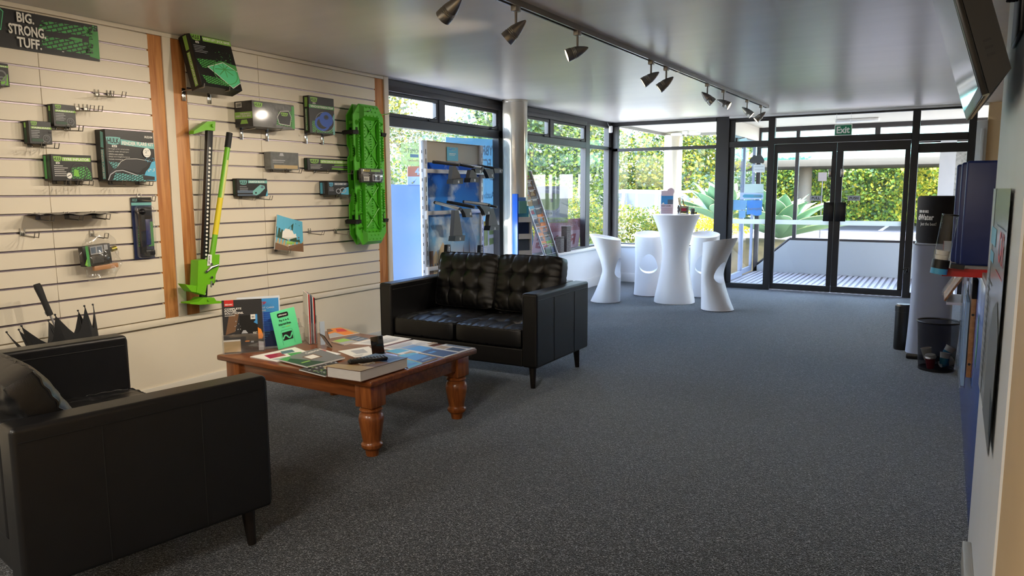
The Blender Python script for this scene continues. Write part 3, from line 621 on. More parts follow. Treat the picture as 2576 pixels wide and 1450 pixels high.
sk = [('r', .3, .7, 1, .9, 'ink_steel'), ('T', 'RECOVERY KIT', .34, .74, .9, .86, 'ink_white')]+logo(.06, .62, .26, .9, 'ink_cyan')+[('p', [(.6, .05), (1, .0), (1, .6), (.8, .5)], 'ink_cyan'), ('ring', .5, .28, .12, .18, .25, 'ink_silver'), ('ring', .72, .34, .16, .2, .25, 'ink_silver')]+lines(.06, .5, .3, 3, .1, 'ink_silver', .25)
t, dm = carton('black and blue recovery kit box level with the snatch block box', 'box', 803, 824, 877, 456, 491, sk, [('r', .1, .1, .4, .9, 'ink_cyan'), ('r', .5, .1, .6, .9, 'ink_steel')])
hooks_under(t, dm, 'recovery kit box')

# catalogue brochure
TL, BLq = ony(697, 540, YB-.03), ony(691, 628, YB-.06); TRq, BRq = ony(760, 558, YB-.10), ony(763, 634, YB-.10)
t = thing('brochure', 'catalogue with a white off-road truck cover tilted on the right board', 'brochure', (0, 0, 0))
def quad(u, v): a = BLq.lerp(BRq, u); b = TL.lerp(TRq, u); p = a.lerp(b, v); return p+Vector((0, .012*math.sin(PI*u), 0))
pg = MB().grid(lambda u, v: quad(u, v)+Vector((.001, .009, 0)), 8, 2)
pg.v = pg.v+[(x, y-.008, z) for x, y, z in pg.v]; n0 = len(pg.f); pg.f += [tuple(i+27 for i in f) for f in pg.f]; pg.m += [0]*n0
for k in range(8): pg.f += [(k, k+1, k+28, k+27), (k+18, k+45, k+46, k+19)]; pg.m += [0, 0]
pg.f += [(0, 27, 36, 9), (9, 36, 45, 18), (8, 17, 44, 35), (17, 26, 53, 44)]; pg.m += [0]*4
pg.build('pages', MATS['paper'], t)
cv = MB(); cn_ = []
def curved(mb, items):
    tmp = MB(); tmp.art(items, (0, 0, 0), (1, 0, 0), (0, 0, 1), None, lift=.002)
    tmp.v = [tuple(quad(x, z)+Vector((0, -.0015+y*.3, 0))) for x, y, z in tmp.v]; return tmp
ct = [('r', k/8, 0, (k+1)/8, 1, 'ink_cyan') for k in range(8)]+[('p', [(0, .36), (.5, .30), (.5, .7), (.3, .6), (0, .66)], 'ink_dgreen'), ('p', [(.5, .3), (1, .3), (1, .82), (.7, .9), (.5, .7)], 'ink_dgreen')]
ct += [('r', k/8, 0, (k+1)/8, .34, 'ink_tan') for k in range(8)]+[('p', [(0, .0), (.5, .0), (.5, .12), (0, .2)], 'ink_brown'), ('p', [(.5, 0), (1, 0), (1, .3), (.5, .14)], 'ink_brown')]
ct += [('p', [(.12, .42), (.2, .36), (.5, .34), (.82, .46), (.84, .54), (.7, .57), (.6, .66), (.38, .66), (.26, .55), (.13, .52)], 'ink_white'), ('p', [(.42, .56), (.6, .56), (.58, .64), (.42, .64)], 'ink_steel'), ('c', .28, .40, .06, .05, 'ink_dark'), ('c', .68, .42, .06, .05, 'ink_dark')]+logo(.36, .20, .74, .29, 'ink_lime')+four(.5, .155, .6, .185)+[('t', '4WD ACCESSORIES', .35, .12, .75, .14, 'ink_white'), ('t', 'CATALOGUE', .38, .07, .72, .095, 'ink_white')]+specks(.6, .3, .98, .5, 20, 'ink_brown', .02)
curved(cv, ct).build('cover_print', None, t, smooth=False)
hook(BLq.x+.06, BLq.z-.01, 'wire hook holding the catalogue with the white truck')

# ---------------------------------------------------------------- traction boards (a strapped pair)
gm = M('board_green', (86, 190, 44), .42, noise=.05, nscale=6)
X0, X1 = ony(893, 430, YB-.14).x, ony(968, 430, YB-.14).x; Zt, Zb = ony(925, 263, YB-.16).z, ony(925, 616, YB-.16).z
Wd, Hh = X1-X0, Zt-Zb
def half(v):    # half width along the height, 0..1
    e = .5
    if v < .08: return .30+.20*v/.08
    if v > .92: return .30+.20*(1-v)/.08
    for c in (.335, .665):
        if abs(v-c) < .045: return .5-.06*(1-max(0, abs(v-c)-.02)/.025)
    return e
def make_board(label, y):
    t = thing('traction_board', label, 'traction board', (X0+Wd/2, y, Zb), 0, 'strapped pair of traction boards')
    b = MB(); vs = [0, .04, .08, .16, .28, .29, .315, .355, .38, .5, .62, .645, .685, .71, .72, .84, .92, .96, 1]
    L = [(-half(v)*Wd, v*Hh) for v in vs]; Rr = [(half(v)*Wd, v*Hh) for v in reversed(vs)]
    b.prism(L+Rr, -.012, 0)
    def ramp(x0, x1, z0, z1, y0, y1, dx=.012):
        A = [(x0, y1, z0), (x1, y1, z0), (x1, y1, z1), (x0, y1, z1)]; B = [(x0+dx, y0, z0+dx*1.5), (x1-dx, y0, z0+dx*1.5), (x1-dx, y0, z1-dx*1.5), (x0+dx, y0, z1-dx*1.5)]
        b.add(A+B, [(4, 5, 6, 7), (0, 1, 5, 4), (1, 2, 6, 5), (2, 3, 7, 6), (3, 0, 4, 7)])
    ramp(-.30*Wd, .30*Wd, .0, .11*Hh, -.05, -.012, .02); ramp(-.30*Wd, .30*Wd, .89*Hh, Hh, -.05, -.012, .02)
    for s in (-1, 1):
        b.lim((s*.26*Wd-.012, -.052, .10*Hh), (s*.26*Wd+.012, -.012, .9*Hh), bev=.004, seg=1)
        for v in (.13, .23, .39, .61, .77, .87):
            b.tube([(s*.39*Wd, -.01, v*Hh), (s*.39*Wd, -.045, v*Hh+.004)], [.024, .004], 8)
        for a, c in ((.25, .40), (.60, .76)):
            b.lim((s*.40*Wd-.007, -.034, a*Hh), (s*.40*Wd+.007, -.012, c*Hh))
            for k in range(9): b.cyl((s*.40*Wd, -.034, (a+(c-a)*(k+.5)/9)*Hh), (s*.40*Wd, -.045, (a+(c-a)*(k+.5)/9)*Hh), .007, .003, 6)
        for k in range(34): b.cyl((s*.26*Wd, -.05, (.12+.76*k/33)*Hh), (s*.26*Wd, -.060, (.12+.76*k/33)*Hh), .007, .003, 6)
    n = 10
    for k in range(n):
        z0 = (.11+.78*k/n)*Hh; z1 = (.11+.78*(k+1)/n)*Hh; a = .24*Wd
        for x0, x1 in ((-a, 0), (0, a)):
            zz = (z0, z1) if (k % 2 == 0) == (x0 < 0) else (z1, z0)
            b.tube([(x0, -.026, zz[0]), (x1, -.026, zz[1])], .007, 6)
        b.add([(-a, -.013, z0), (a, -.013, z0), (a, -.013, z1), (-a, -.013, z1), (0, -.03, (z0+z1)/2)], [(0, 1, 4), (1, 2, 4), (2, 3, 4), (3, 0, 4)])
    for k in range(44): b.cyl((0, -.028, (.12+.76*k/43)*Hh), (0, -.042, (.12+.76*k/43)*Hh), .006, .003, 6)
    for e in (.02, .9):
        for i in range(3):
            for j in range(4 if i != 1 else 3): b.cyl(((-.18+.12*j+(.06 if i == 1 else 0))*Wd, -.048, (e+.02+.028*i)*Hh), ((-.18+.12*j+(.06 if i == 1 else 0))*Wd, -.058, (e+.02+.028*i)*Hh), .010, .004, 8)
    for s in (-1, 1):
        for v in (.20, .80, .5): b.lim((s*.40*Wd-.014, -.0135, (v-.035)*Hh), (s*.40*Wd+.014, -.0122, (v+.035)*Hh), 1, bev=.0005)
    b.build('board_moulding', [gm, M('slot_dark', (24, 52, 18), .8)], t, angle=30)
    return t
make_board('green traction board at the back of the strapped pair', YB-.055)
make_board('green traction board at the front of the strapped pair', YB-.125)
for v, s, side in ((.80, -1, 'upper left'), (.80, 1, 'upper right'), (.17, -1, 'lower left'), (.17, 1, 'lower right')):
    st = MB(); x = X0+Wd/2+s*.44*Wd; z = Zb+v*Hh
    st.tube([(x-s*.05*Wd, YB-.142, z), (x+s*.08*Wd, YB-.142, z), (x+s*.085*Wd, YB-.08, z), (x+s*.08*Wd, YB-.03, z)], [.022, .022, .022, .022], 4)
    tag(st.build('strap', M('black_webbing', (16, 16, 17), .7)), 'black webbing strap round the green boards, %s one' % side, 'strap', 'straps round the traction boards')
for px, py in ((905, 282), (955, 289)):
    p = ony(px, py, YB-.13)
    h_ = thing('display_hook', 'long bright hook through the top of the green boards', 'hook', (p.x, YB, p.z), 0, 'hooks through the green boards')
    MB().tube([(0, 0, 0), (0, -.2, 0), (0, -.25, .004), (0, -.255, .02)], .004, 6).build('wire_arm', MATS['chrome'], h_)
A, Bm = ony(904, 424, YB-.2), ony(904, 459, YB-.2); w = ony(957, 424, YB-.2).x-A.x; h = A.z-Bm.z
t = thing('hanging_pack', 'small black blister pack hanging in front of the green boards', 'blister pack', (A.x, YB-.19, Bm.z))
MB().lim((0, -.03, 0), (w, 0, h), bev=.006).build('card', carton_m, t)
MB().art([('T', 'HULK', .1, .78, .42, .94, 'ink_yellow'), ('r', .45, .78, .9, .94, 'ink_lime'), ('r', .1, .1, .36, .4, 'ink_white'), ('r', .52, .1, .9, .6, 'ink_silver'), ('r', .56, .15, .86, .5, 'ink_dark')]+lines(.08, .64, .45, 4, .08, 'ink_white', .3)+[('r', .12+.05*k, .14, .14+.05*k, .34, 'ink_black') for k in range(4)], (0, -.03, 0), (w, 0, 0), (0, 0, h), None).build('carton_print', None, t, smooth=False)
MB().lim((-.004, -.045, -.004), (w+.004, .004, h+.004), bev=.008).build('clear_shell', MATS['acrylic'], t)

# ---------------------------------------------------------------- high lift jack
def jack():
    gj = M('jack_green', (112, 186, 30), .35); bk = M('jack_black', (18, 18, 19), .4); yj = YB-.075
    P = lambda x, y: ony(x, y, yj)
    base = P(512, 765); O = Vector((base.x, yj, base.z)); Lc = lambda x, y: P(x, y)-O
    t = thing('farm_jack', 'green and black farm jack hung upright against the timber strip and slats', 'jack', O, 0)
    b0, b1 = Lc(511, 752), Lc(526, 325); ax = (b1-b0).normalized()
    n = ax.cross(Vector((0, 1, 0))).normalized()
    bar = MB(); wv = Vector((1, 0, 0))-ax*ax.x; wv.normalize()
    def obox(c, w, dpt, hgt, ay, mat, mb, bev=.0):
        T = Matrix((wv, Vector((0, 1, 0)), ax)).transposed().to_4x4(); T.translation = c; mb.box((0, 0, 0), (w, dpt, hgt), mat, bev, T=T)
    Lb = (b1-b0).length
    obox((b0+b1)/2, .046, .03, Lb, 0, 0, bar, .002)
    for k in range(38):
        if .02 < k/38 < .06: continue
        c = b0+ax*(Lb*(.03+.88*k/38)); bar.cyl(c+Vector((0, -.0152, 0)), c+Vector((0, -.0162, 0)), .0085, n=10, mat=1)
    bar.build('rack_bar', [bk, MATS['ink_white']], t)
    tp = MB(); q = [Lc(*p) for p in ((480, 338), (481, 330), (515, 306), (535, 306), (534, 330), (512, 328))]
    tp.prism([(v.x, v.z) for v in q], -.03, .02); tp.cyl(Lc(527, 317)+Vector((0, -.03, 0)), Lc(527, 317)+Vector((0, -.045, 0)), .012)
    tp.build('top_clamp', gj, t)
    hn = MB(); h0, h1, hm = Lc(519, 690), Lc(564, 372), Lc(569, 335)
    off = Vector((0, -.035, 0)); hn.tube([h0+off, h1+off], .019, 14); hn.build('handle_tube', gj, t)
    MB().tube([h1+off, hm+off], .022, 14).build('hand_grip', M('rubber_grip', (15, 15, 16), .6), t)
    st = MB(); s0, s1, s2 = h0.lerp(h1, .31), h0.lerp(h1, .60), h0.lerp(h1, .9); st.tube([s0+off, s1+off], .0196, 14, caps=False); st.build('yellow_label', M('label_yellow', (226, 206, 30), .4), t)
    st = MB(); st.tube([s1+off+Vector((.003, -.002, 0)), s2+off+Vector((.003, -.002, 0))], .0185, 14, caps=False); st.build('pale_label', M('label_pale', (214, 214, 130), .4), t)
    ru = MB()
    q = [Lc(*p) for p in ((484, 716), (486, 655), (505, 652), (511, 662), (521, 640), (540, 640), (538, 672), (530, 690), (528, 712), (508, 716), (503, 742), (482, 735))]
    ru.prism([(v.x, v.z) for v in q], -.055, .025); ru.build('runner', gj, t)
    lp = MB(); q = [Lc(*p) for p in ((454, 714), (460, 716), (492, 719), (500, 720), (500, 738), (470, 733), (462, 724))]
    lp.prism([(v.x, v.z) for v in q], -.05, .03); lp.build('lifting_nose', gj, t)
    lv = MB().tube([Lc(505, 682)+Vector((0, -.065, 0)), Lc(515, 672)+Vector((0, -.068, 0)), Lc(534, 666)+Vector((0, -.065, 0))], [.010, .012, .006], 8)
    for p in ((504, 683), (517, 664), (518, 697), (520, 714), (529, 706), (531, 667)): lv.cyl(Lc(*p)+Vector((0, -.05, 0)), Lc(*p)+Vector((0, -.068, 0)), .009, n=10)
    lv.tube([Lc(518, 706)+Vector((0, -.06, 0)), Lc(517, 722)+Vector((0, -.06, 0))], .006); lv.build('reversing_lever', MATS['steel'], t)
    ft = MB(); q = [Lc(*p) for p in ((466, 761), (488, 758), (500, 748), (527, 748), (533, 757), (549, 757), (548, 762), (490, 766), (467, 764))]
    ft.prism([(v.x, v.z) for v in q], -.05, .05); ft.cyl(Lc(512, 753)+Vector((0, -.05, 0)), Lc(512, 753)+Vector((0, -.058, 0)), .010)
    ft.build('foot_plate', gj, t)
    tg = MB(); c0 = Lc(509, 668); tg.add([c0+Vector((-.006, -.06, 0)), c0+Vector((.028, -.062, 0)), c0+Vector((.036, -.063, .075)), c0+Vector((.006, -.06, .08))], [(0, 1, 2, 3)])
    tg.art([('T', 'LIFT JACK', .1, .25, .95, .75, 'ink_black')], c0+Vector((.022, -.0635, .002)), Vector((.008, 0, .07)), Vector((-.026, 0, .004)), None)
    tg.names = ['tag_white']+[n for n in tg.names]; tg.m = [0]+[1]*(len(tg.f)-1); M('tag_white', (240, 240, 238), .5); tg.build('paper_tag', [MATS['tag_white'], MATS['ink_black']], t, smooth=False)
jack()
# ================================================================ sofas and coffee table
leather = M('black_leather', (16, 16, 18), .33, spec=.5, noise=.12, nscale=14, bump=.22, bscale=420)
legwood = M('dark_leg_wood', (22, 17, 15), .4)
def cushion(mb, w, d, h, cols, rows, T, edge=.46, n=(60, 52)):
    bu = [(-1+2*(i+1)/(cols+1)) for i in range(cols)]; bv = [(-1+2*(j+1)/(rows+1)) for j in range(rows)]
    def zt(u, v):
        z = edge+(1-edge)*((1-abs(u)**2.6)*(1-abs(v)**2.6))**.7
        z = z*h/2
        g = 0
        for a in bu: g += .006*math.exp(-((u-a)*w/2/.008)**2)
        for b in bv: g += .006*math.exp(-((v-b)*d/2/.008)**2)
        for a in bu:
            for b in bv:
                r2 = ((u-a)*w/2)**2+((v-b)*d/2)**2; g += .026*math.exp(-r2/.0016)
        fold = .0025*math.sin(u*31+math.sin(v*7)*2)*abs(v)**3+.0025*math.sin(v*29+1+math.sin(u*6)*2)*abs(u)**3
        return z-g+fold
    nu, nv = n
    def co(u, v): return (w/2*u*(1-.05*abs(v)**7), d/2*v*(1-.05*abs(u)**7))
    ring = [(-1+2*i/nu, -1) for i in range(nu)]+[(1, -1+2*j/nv) for j in range(nv)]+[(1-2*i/nu, 1) for i in range(nu)]+[(-1, 1-2*j/nv) for j in range(nv)]
    mb.grid(lambda a, b: (*co(-1+2*a, -1+2*b), zt(-1+2*a, -1+2*b)), nu, nv, T=T)
    mb.grid(lambda a, b: (*co(1-2*a, -1+2*b), -zt(1-2*a, -1+2*b)), nu, nv, T=T)
    prof = [(1, 1), (1.012, .92), (1.016, .8), (1.018, 0), (1.016, -.8), (1.012, -.92), (1, -1)]
    vs = []
    for k, zz in prof:
        for u, v in ring: x, y = co(u, v); vs.append((x+(k-1)*w/2*u, y+(k-1)*d/2*v, zt(u, v)*zz))
    m = len(ring)
    mb.add(vs, [(i*m+(j+1) % m, i*m+j, (i+1)*m+j, (i+1)*m+(j+1) % m) for i in range(len(prof)-1) for j in range(m)], 0, T)
    rim = [Vector((co(u, v)[0], co(u, v)[1], zt(u, v))) for u, v in ring]
    mb.tube(rim, .0045, 5, closed=True, T=T); return mb
def sofa(label, loc, rz, lean=13, by=.235, bz=.685):
    """front faces local -y"""
    w, d, H, arm, legh = 1.46, .90, .715, .125, .165
    t = thing('two_seat_sofa', label, 'sofa', loc, rz)
    MB().lim((-w/2+arm, -d/2+.01, legh), (w/2-arm, d/2-.02, .30), bev=.012, seg=3).build('seat_base', leather, t)
    for s in (-1, 1):
        a = MB(); x0, x1 = (s*w/2, s*(w/2-arm)); a.lim((min(x0, x1), -d/2, legh), (max(x0, x1), d/2, H), bev=.018, seg=4)
        o = a.build('arm', leather, t)
        sm = MB(); xo = s*(w/2+.0005)
        for yy in (-.17, .18): sm.tube([(xo, yy, legh+.012), (xo, yy, H-.055), (xo-s*.012, yy, H-.045)], .0022, 6)
        sm.tube([(xo, -d/2+.02, H-.05), (xo, d/2-.02, H-.05)], .0026, 6).tube([(xo-s*arm, -d/2+.02, H-.05), (xo-s*arm, d/2-.2, H-.05)], .0026, 6)
        sm.tube([(x0-s*.014, -d/2-.0005, legh+.02), (x0-s*.014, -d/2-.0005, H-.03), (x0-s*.02, -d/2-.0005, H-.02), (x1+s*.02, -d/2-.0005, H-.02), (x1+s*.014, -d/2-.0005, H-.03), (x1+s*.014, -d/2-.0005, legh+.02)], .0022, 6)
        sm.build('seam_piping', M('seam_leather', (14, 14, 15), .45), o)
    MB().lim((-w/2+arm+.001, d/2-.14, .301), (w/2-arm-.001, d/2, H), bev=.018, seg=4).build('back_frame', leather, t)
    sw = (w-2*arm)/2
    for s in (-1, 1):
        T = Matrix.Translation((s*sw/2, -.115, .372)); c = MB(); cushion(c, sw-.012, .66, .185, 3, 2, T, .70); c.build('seat_cushion', leather, t)
        T = Matrix.Translation((s*sw/2, by, bz)) @ Matrix.Rotation(R(90-lean), 4, 'X'); c = MB(); cushion(c, sw-.008, .47, .22, 3, 2, T); c.build('back_cushion', leather, t)
    for sx in (-1, 1):
        for sy in (-1, 1):
            x, y = sx*(w/2-.075), sy*(d/2-.075)
            MB().tube([(x+sx*.008, y+sy*.008, 0), (x, y, legh+.003)], [.018, .029], 14).build('leg', legwood, t)
    for o in t.children:
        if o.name.split('.')[0] in ('arm', 'back_frame', 'seat_base'):
            wm = o.modifiers.new('wn', 'WEIGHTED_NORMAL'); wm.keep_sharp = False
    return t
sofa('black leather two seat sofa beyond the coffee table with its back to the windows', (5.08, 3.222, 0), R(-90))
sofa('black leather two seat sofa in the near left corner seen from behind its arm', (1.719, 3.131, 0), R(79.6), 26, .275, .635)

# coffee table (a slight turn, local x along the short side)
TZ = .45
red_wood = wood('red_pine', (104, 54, 26), (150, 88, 46), .28, (16, 1.2, 16), 2.4, coat=.35)
leg_wood = wood('red_pine_turned', (122, 64, 28), (176, 104, 52), .3, (18, 18, 1.4), 2.4, coat=.35)
ct_ = thing('coffee_table', 'reddish pine coffee table with turned legs between the two black sofas', 'table', (2.93, 2.575, 0), R(-2))
TW, TL_ = .985, 1.29
MB().lim((0, 0, TZ-.034), (TW, TL_, TZ), bev=.009, seg=3).build('table_top', red_wood, ct_)
for i, (a, b) in enumerate((((.12, .055), (TW-.12, .078)), ((.12, TL_-.078), (TW-.12, TL_-.055)), ((.055, .12), (.078, TL_-.12)), ((TW-.078, .12), (TW-.055, TL_-.12)))):
    MB().lim((*a, TZ-.125), (*b, TZ-.0345), bev=.003).build('apron_rail', red_wood, ct_)
prof = [(.034, 0), (.036, .012), (.040, .035), (.050, .042), (.060, .055), (.060, .068), (.052, .078), (.050, .086), (.053, .10), (.062, .15), (.068, .19), (.070, .215), (.064, .240), (.052, .250), (.060, .256), (.065, .264), (.060, .272), (.048, .278), (.048, .284)]
for x in (.098, TW-.098):
    for y in (.098, TL_-.098):
        MB().lathe(prof, (x, y, 0), 32).lim((x-.06, y-.06, .282), (x+.06, y+.06, TZ-.0345), bev=.006, seg=2).build('leg', leg_wood, ct_)

# ---- things standing on the table
def tp(x, y, z=TZ): return onz(x, y, z)
def frame_at(pL, pR, z=TZ):
    A, Bm = onz(*pL, z), onz(*pR, z); d = Bm-A; return A, d.length, math.atan2(d.y, d.x)
acr = MATS['acrylic']
# acrylic holder with power brochure
A, w, a = frame_at((561, 893), (668, 885)); h = rise(A, 757)
t = thing('brochure_holder', 'clear acrylic stand with a dark brochure reading COMPLETE POWER SOLUTIONS.', 'brochure stand', A+Vector((0, 0, .0005)), a)
MB().lim((0, -.004, 0), (w, -.001, h*.36), bev=.001).lim((0, .03, 0), (w, .033, h*.93), bev=.001).lim((0, -.004, 0), (w, .03, .003)).lim((0, -.004, 0), (.003, .03, h*.4)).lim((w-.003, -.004, 0), (w, .03, h*.4)).build('acrylic_stand', acr, t)
b = thing('brochure', 'dark COMPLETE POWER SOLUTIONS. brochure with a red corner in the acrylic stand', 'brochure', A+Vector((0, 0, .0045)), a)
b.rotation_euler = (R(-3), 0, a)
MB().lim((.008, .004, 0), (w-.008, .012, h-.006)).build('pages', MATS['paper'], b)
art = [('r', 0, 0, 1, 1, 'ink_dark'), ('p', [(.06, .35), (.3, .4), (.42, .75), (.16, .7)], 'ink_brown'), ('r', 0, .02, .42, .22, 'ink_tan'), ('r', 0, .22, .42, .25, 'ink_white'), ('r', .42, .04, .87, .70, 'ink_black'), ('r', .70, .62, .82, .71, 'ink_white'), ('p', [(.82, .71), (.87, .71), (.87, .52), (.77, .56), (.82, .6)], 'ink_sky'), ('p', [(.87, .46), (.95, .42), (1, .3), (.97, .24), (.87, .24)], 'ink_orange'), ('p', [(.87, .02), (1, .02), (1, .18), (.87, .2)], 'ink_silver'),
       ('r', .06, .88, .29, 1, 'ink_red'), ('T', 'REDARC', .08, .9, .27, .93, 'ink_white'), ('T', 'COMPLETE', .06, .815, .48, .85, 'ink_white'), ('T', 'POWER', .06, .775, .36, .81, 'ink_white'), ('T', 'SOLUTIONS.', .06, .73, .53, .77, 'ink_white'), ('r', .06, .70, .32, .71, 'ink_white'), ('p', [(.45, .36), (.5, .42), (.56, .42), (.62, .36)], 'ink_silver'), ('T', 'BCDC', .73, .65, .8, .68, 'ink_dark'), ('T', 'VOLT', .74, .34, .85, .38, 'ink_white'), ('p', [(.53, .2), (.65, .2), (.64, .22), (.54, .22)], 'ink_orange'), ('r', .68, .18, .75, .21, 'ink_silver')]+specks(.3, .42, .44, .6, 10, 'ink_silver', .012)
MB().art(art, (.008, .004, 0), (w-.016, 0, 0), (0, 0, h-.006), None).build('cover_print', None, b, smooth=False)
# blue framed notice behind
A, w, a = frame_at((602, 884), (709, 875)); h = rise(A, 750)
t = thing('framed_notice', 'blue notice in a clear frame standing behind the green payment card', 'notice', A+Vector((0, 0, .0005)), a)
MB().lim((0, 0, 0), (w, .006, h), bev=.001).lim((0, 0, 0), (w, .07, .012), bev=.002).build('frame', M('pale_frame', (206, 212, 220), .2, coat=.4), t)
art = [('r', .03, .04, .97, .96, 'ink_sky'), ('r', .03, .04, .97, .34, 'ink_navy'), ('r', .03, .34, .97, .7, 'ink_blue'), ('T', 'EFTPOS/ZIP', .2, .85, .68, .9, 'ink_red'), ('t', 'NO CREDIT CARD', .3, .77, .86, .80, 'ink_white'), ('t', 'SURCHARGING', .3, .72, .66, .75, 'ink_white')]+lines(.12, .66, .9, 12, .042, 'ink_sky', .15)
MB().art(art, (0, 0, 0), (w, 0, 0), (0, 0, h), None).build('printed_sheet', None, t, smooth=False)
# green payment card
A, w, a = frame_at((702, 881), (758, 872)); h = rise(A, 786)
t = thing('payment_sign', 'mint green card stand reading Pay it in 4, interest-free.', 'sign', A+Vector((0, 0, .0005)), a); t.rotation_euler = (R(-8), R(-7), a)
MB().lim((-.004, 0, .001), (w+.01, .004, h), bev=.0019).build('card', M('mint_card', (98, 216, 152), .35), t)
bk_ = MB().prism([(w*.3, .002), (w*.7, .002), (w*.6, h*.6), (w*.4, h*.6)], .005, .008); bk_.build('prop', M('mint_card', None), t)
art = [('p', [(.24, .84), (.27, .81), (.70, .81), (.73, .84), (.73, .9), (.70, .93), (.27, .93), (.24, .9)], 'ink_black'), ('T', 'afterpay', .3, .845, .67, .895, 'ink_white'), ('T', 'Pay it in 4,', .28, .69, .72, .76, 'ink_dgreen'), ('T', 'interest-free.', .22, .60, .78, .67, 'ink_dgreen'), ('r', .32, .545, .46, .55, 'ink_dgreen'), ('r', .5, .54, .7, .56, 'ink_lime'), ('l', [(.24, .08), (.24, .42), (.28, .47), (.72, .47), (.76, .42), (.76, .08)], .001, 'ink_dgreen'), ('r', .28, .20, .72, .41, 'ink_black'), ('l', [(.28, .24), (.38, .33), (.46, .32), (.54, .24), (.62, .25), (.72, .36)], .009, 'ink_mint')]
MB().art(art, (0, 0, 0), (w, 0, 0), (0, 0, h), None).build('card_print', None, t, smooth=False)
# sanitiser bottle
P = tp(757, 866); t = thing('pump_bottle', 'clear hand sanitiser pump bottle between the green card and the brochure rack', 'bottle', P+Vector((.02, .03, .0005)), .2)
MB().box((0, 0, .055), (.062, .05, .11), bev=.014, seg=3).tube([(0, 0, .108), (0, 0, .12)], [.022, .013], 16).build('bottle', glassy('clear_plastic', gloss=.08, alpha=.16), t)
MB().cyl((0, 0, .1205), (0, 0, .138), .013).tube([(0, 0, .138), (0, 0, .165), (-.012, 0, .17), (-.03, -.004, .168)], .004).build('pump', M('clear_pump', (206, 206, 200), .3), t)
MB().lim((-.026, -.0262, .02), (.026, -.0255, .07)).build('bottle_label', MATS['ink_white'], t)
# upright acrylic rack with brochures seen from the side
A, w, a = frame_at((777, 868), (800, 866)); h = rise(A, 738)
t = thing('brochure_rack', 'tall clear acrylic rack of brochures seen from its side', 'brochure stand', A+Vector((0, 0, .0005)), a)
MB().lim((0, 0, 0), (w, .21, .004)).lim((0, 0, 0), (w, .003, h*.4), bev=.001).lim((0, .207, 0), (w, .21, h*.9), bev=.001).lim((0, 0, 0), (.003, .21, h*.55)).lim((w-.003, 0, 0), (w, .21, h*.55)).lim((w*.5-.001, .003, 0), (w*.5+.001, .207, h*.8)).build('acrylic_rack', acr, t)
cols_ = [('ink_white', 'white'), ('ink_red', 'red'), ('ink_silver', 'silver'), ('ink_steel', 'steel blue'), ('ink_white', 'white'), ('ink_red', 'red'), ('ink_dark', 'dark')]
for k, (c, nm) in enumerate(cols_):
    x = .005+(w-.012)*k/len(cols_)
    if k >= 3: x += .003
    b = MB().lim((x, .006, .0045), (x+(w-.02)/len(cols_)*.7, .2, h*(.98 if k < 4 else .96)-.004*k))
    o = b.build('brochure', MATS[c], None); o.matrix_world = t.matrix_basis.copy()
    tag(o, 'thin brochure standing in the tall acrylic rack on the coffee table', 'brochure', 'brochures in the tall acrylic rack')
# leaning small cards
A, w, a = frame_at((806, 868), (813, 874)); h = rise(A, 810)
t = thing('price_card', 'narrow pale card stand leaning on the acrylic rack', 'card stand', A+Vector((0, 0, .0005)), a)
MB().lim((0, 0, 0), (.012, .03, h)).build('card', M('pale_blue_card', (176, 190, 206), .4), t)
MB().art([('r', .2, .3, .8, .5, 'ink_grey'), ('r', .2, .6, .8, .7, 'ink_grey')], (0, 0, 0), (.012, 0, 0), (0, 0, h), None).build('card_print', None, t, smooth=False)
A = tp(842, 872); Bt = tp(822, 866)
t = thing('leaning_frame', 'small dark edged picture stand leaning back beside the pale card', 'picture stand', (A.x-.02, A.y+.02, TZ+.0005), R(62)); h = .095
fr_ = MB(); T = Matrix.Rotation(R(-32), 4, 'X'); fr_.box((0, 0, h/2+.004), (.09, .006, h), bev=.001, T=T); fr_.build('frame', M('dark_edge', (44, 40, 38), .4), t)
MB().box((0, .0038, h/2+.004), (.084, .0012, h-.006), T=T).build('back_sheet', M('taupe_card', (150, 140, 132), .5), t)

# ---- printed matter lying on the table
def sheet(name, label, cat, c4, th, art, z=TZ, body='paper', group=None):
    """flat item with corners (front-left, front-right, back-right, back-left as seen reading it) given in the photo"""
    P = [onz(x, y, z+th) for x, y in c4]; O = P[0]
    t = thing(name, label, cat, (O.x, O.y, z+.0006), 0, group)
    q = [Vector((p.x-O.x, p.y-O.y)) for p in P]
    m = MB(); n = 4
    m.add([(*v, 0) for v in q]+[(*v, th) for v in q], [(3, 2, 1, 0), (4, 5, 6, 7)]+[(i, (i+1) % 4, (i+1) % 4+4, i+4) for i in range(4)])
    m.build('pages', MATS[body], t)
    if art:
        tmp = MB(); tmp.art(art, (0, 0, 0), (1, 0, 0), (0, 1, 0), None, lift=.0003)
        def bil(u, v): p = q[0].lerp(q[1], u).lerp(q[3].lerp(q[2], u), v); return p
        tmp.v = [(*bil(x, y), th+zz) for x, y, zz in tmp.v]
        tmp.build('cover_print', None, t, smooth=False)
    return t
sheet('magazine', 'magazine with an orange cover at the far edge of the table by the wall', 'magazine', [(829, 851), (904, 838), (861, 824), (822, 829)], .004, [('r', 0, 0, 1, 1, 'ink_orange'), ('r', .86, 0, 1, 1, 'ink_tan'), ('p', [(0, 0), (.5, 0), (.3, .5), (0, .4)], 'ink_silver'), ('p', [(.4, .5), (.8, .4), (.86, .8), (.5, .9)], 'ink_red'), ('p', [(0, .6), (.3, .7), (.2, 1), (0, 1)], 'ink_brown')])
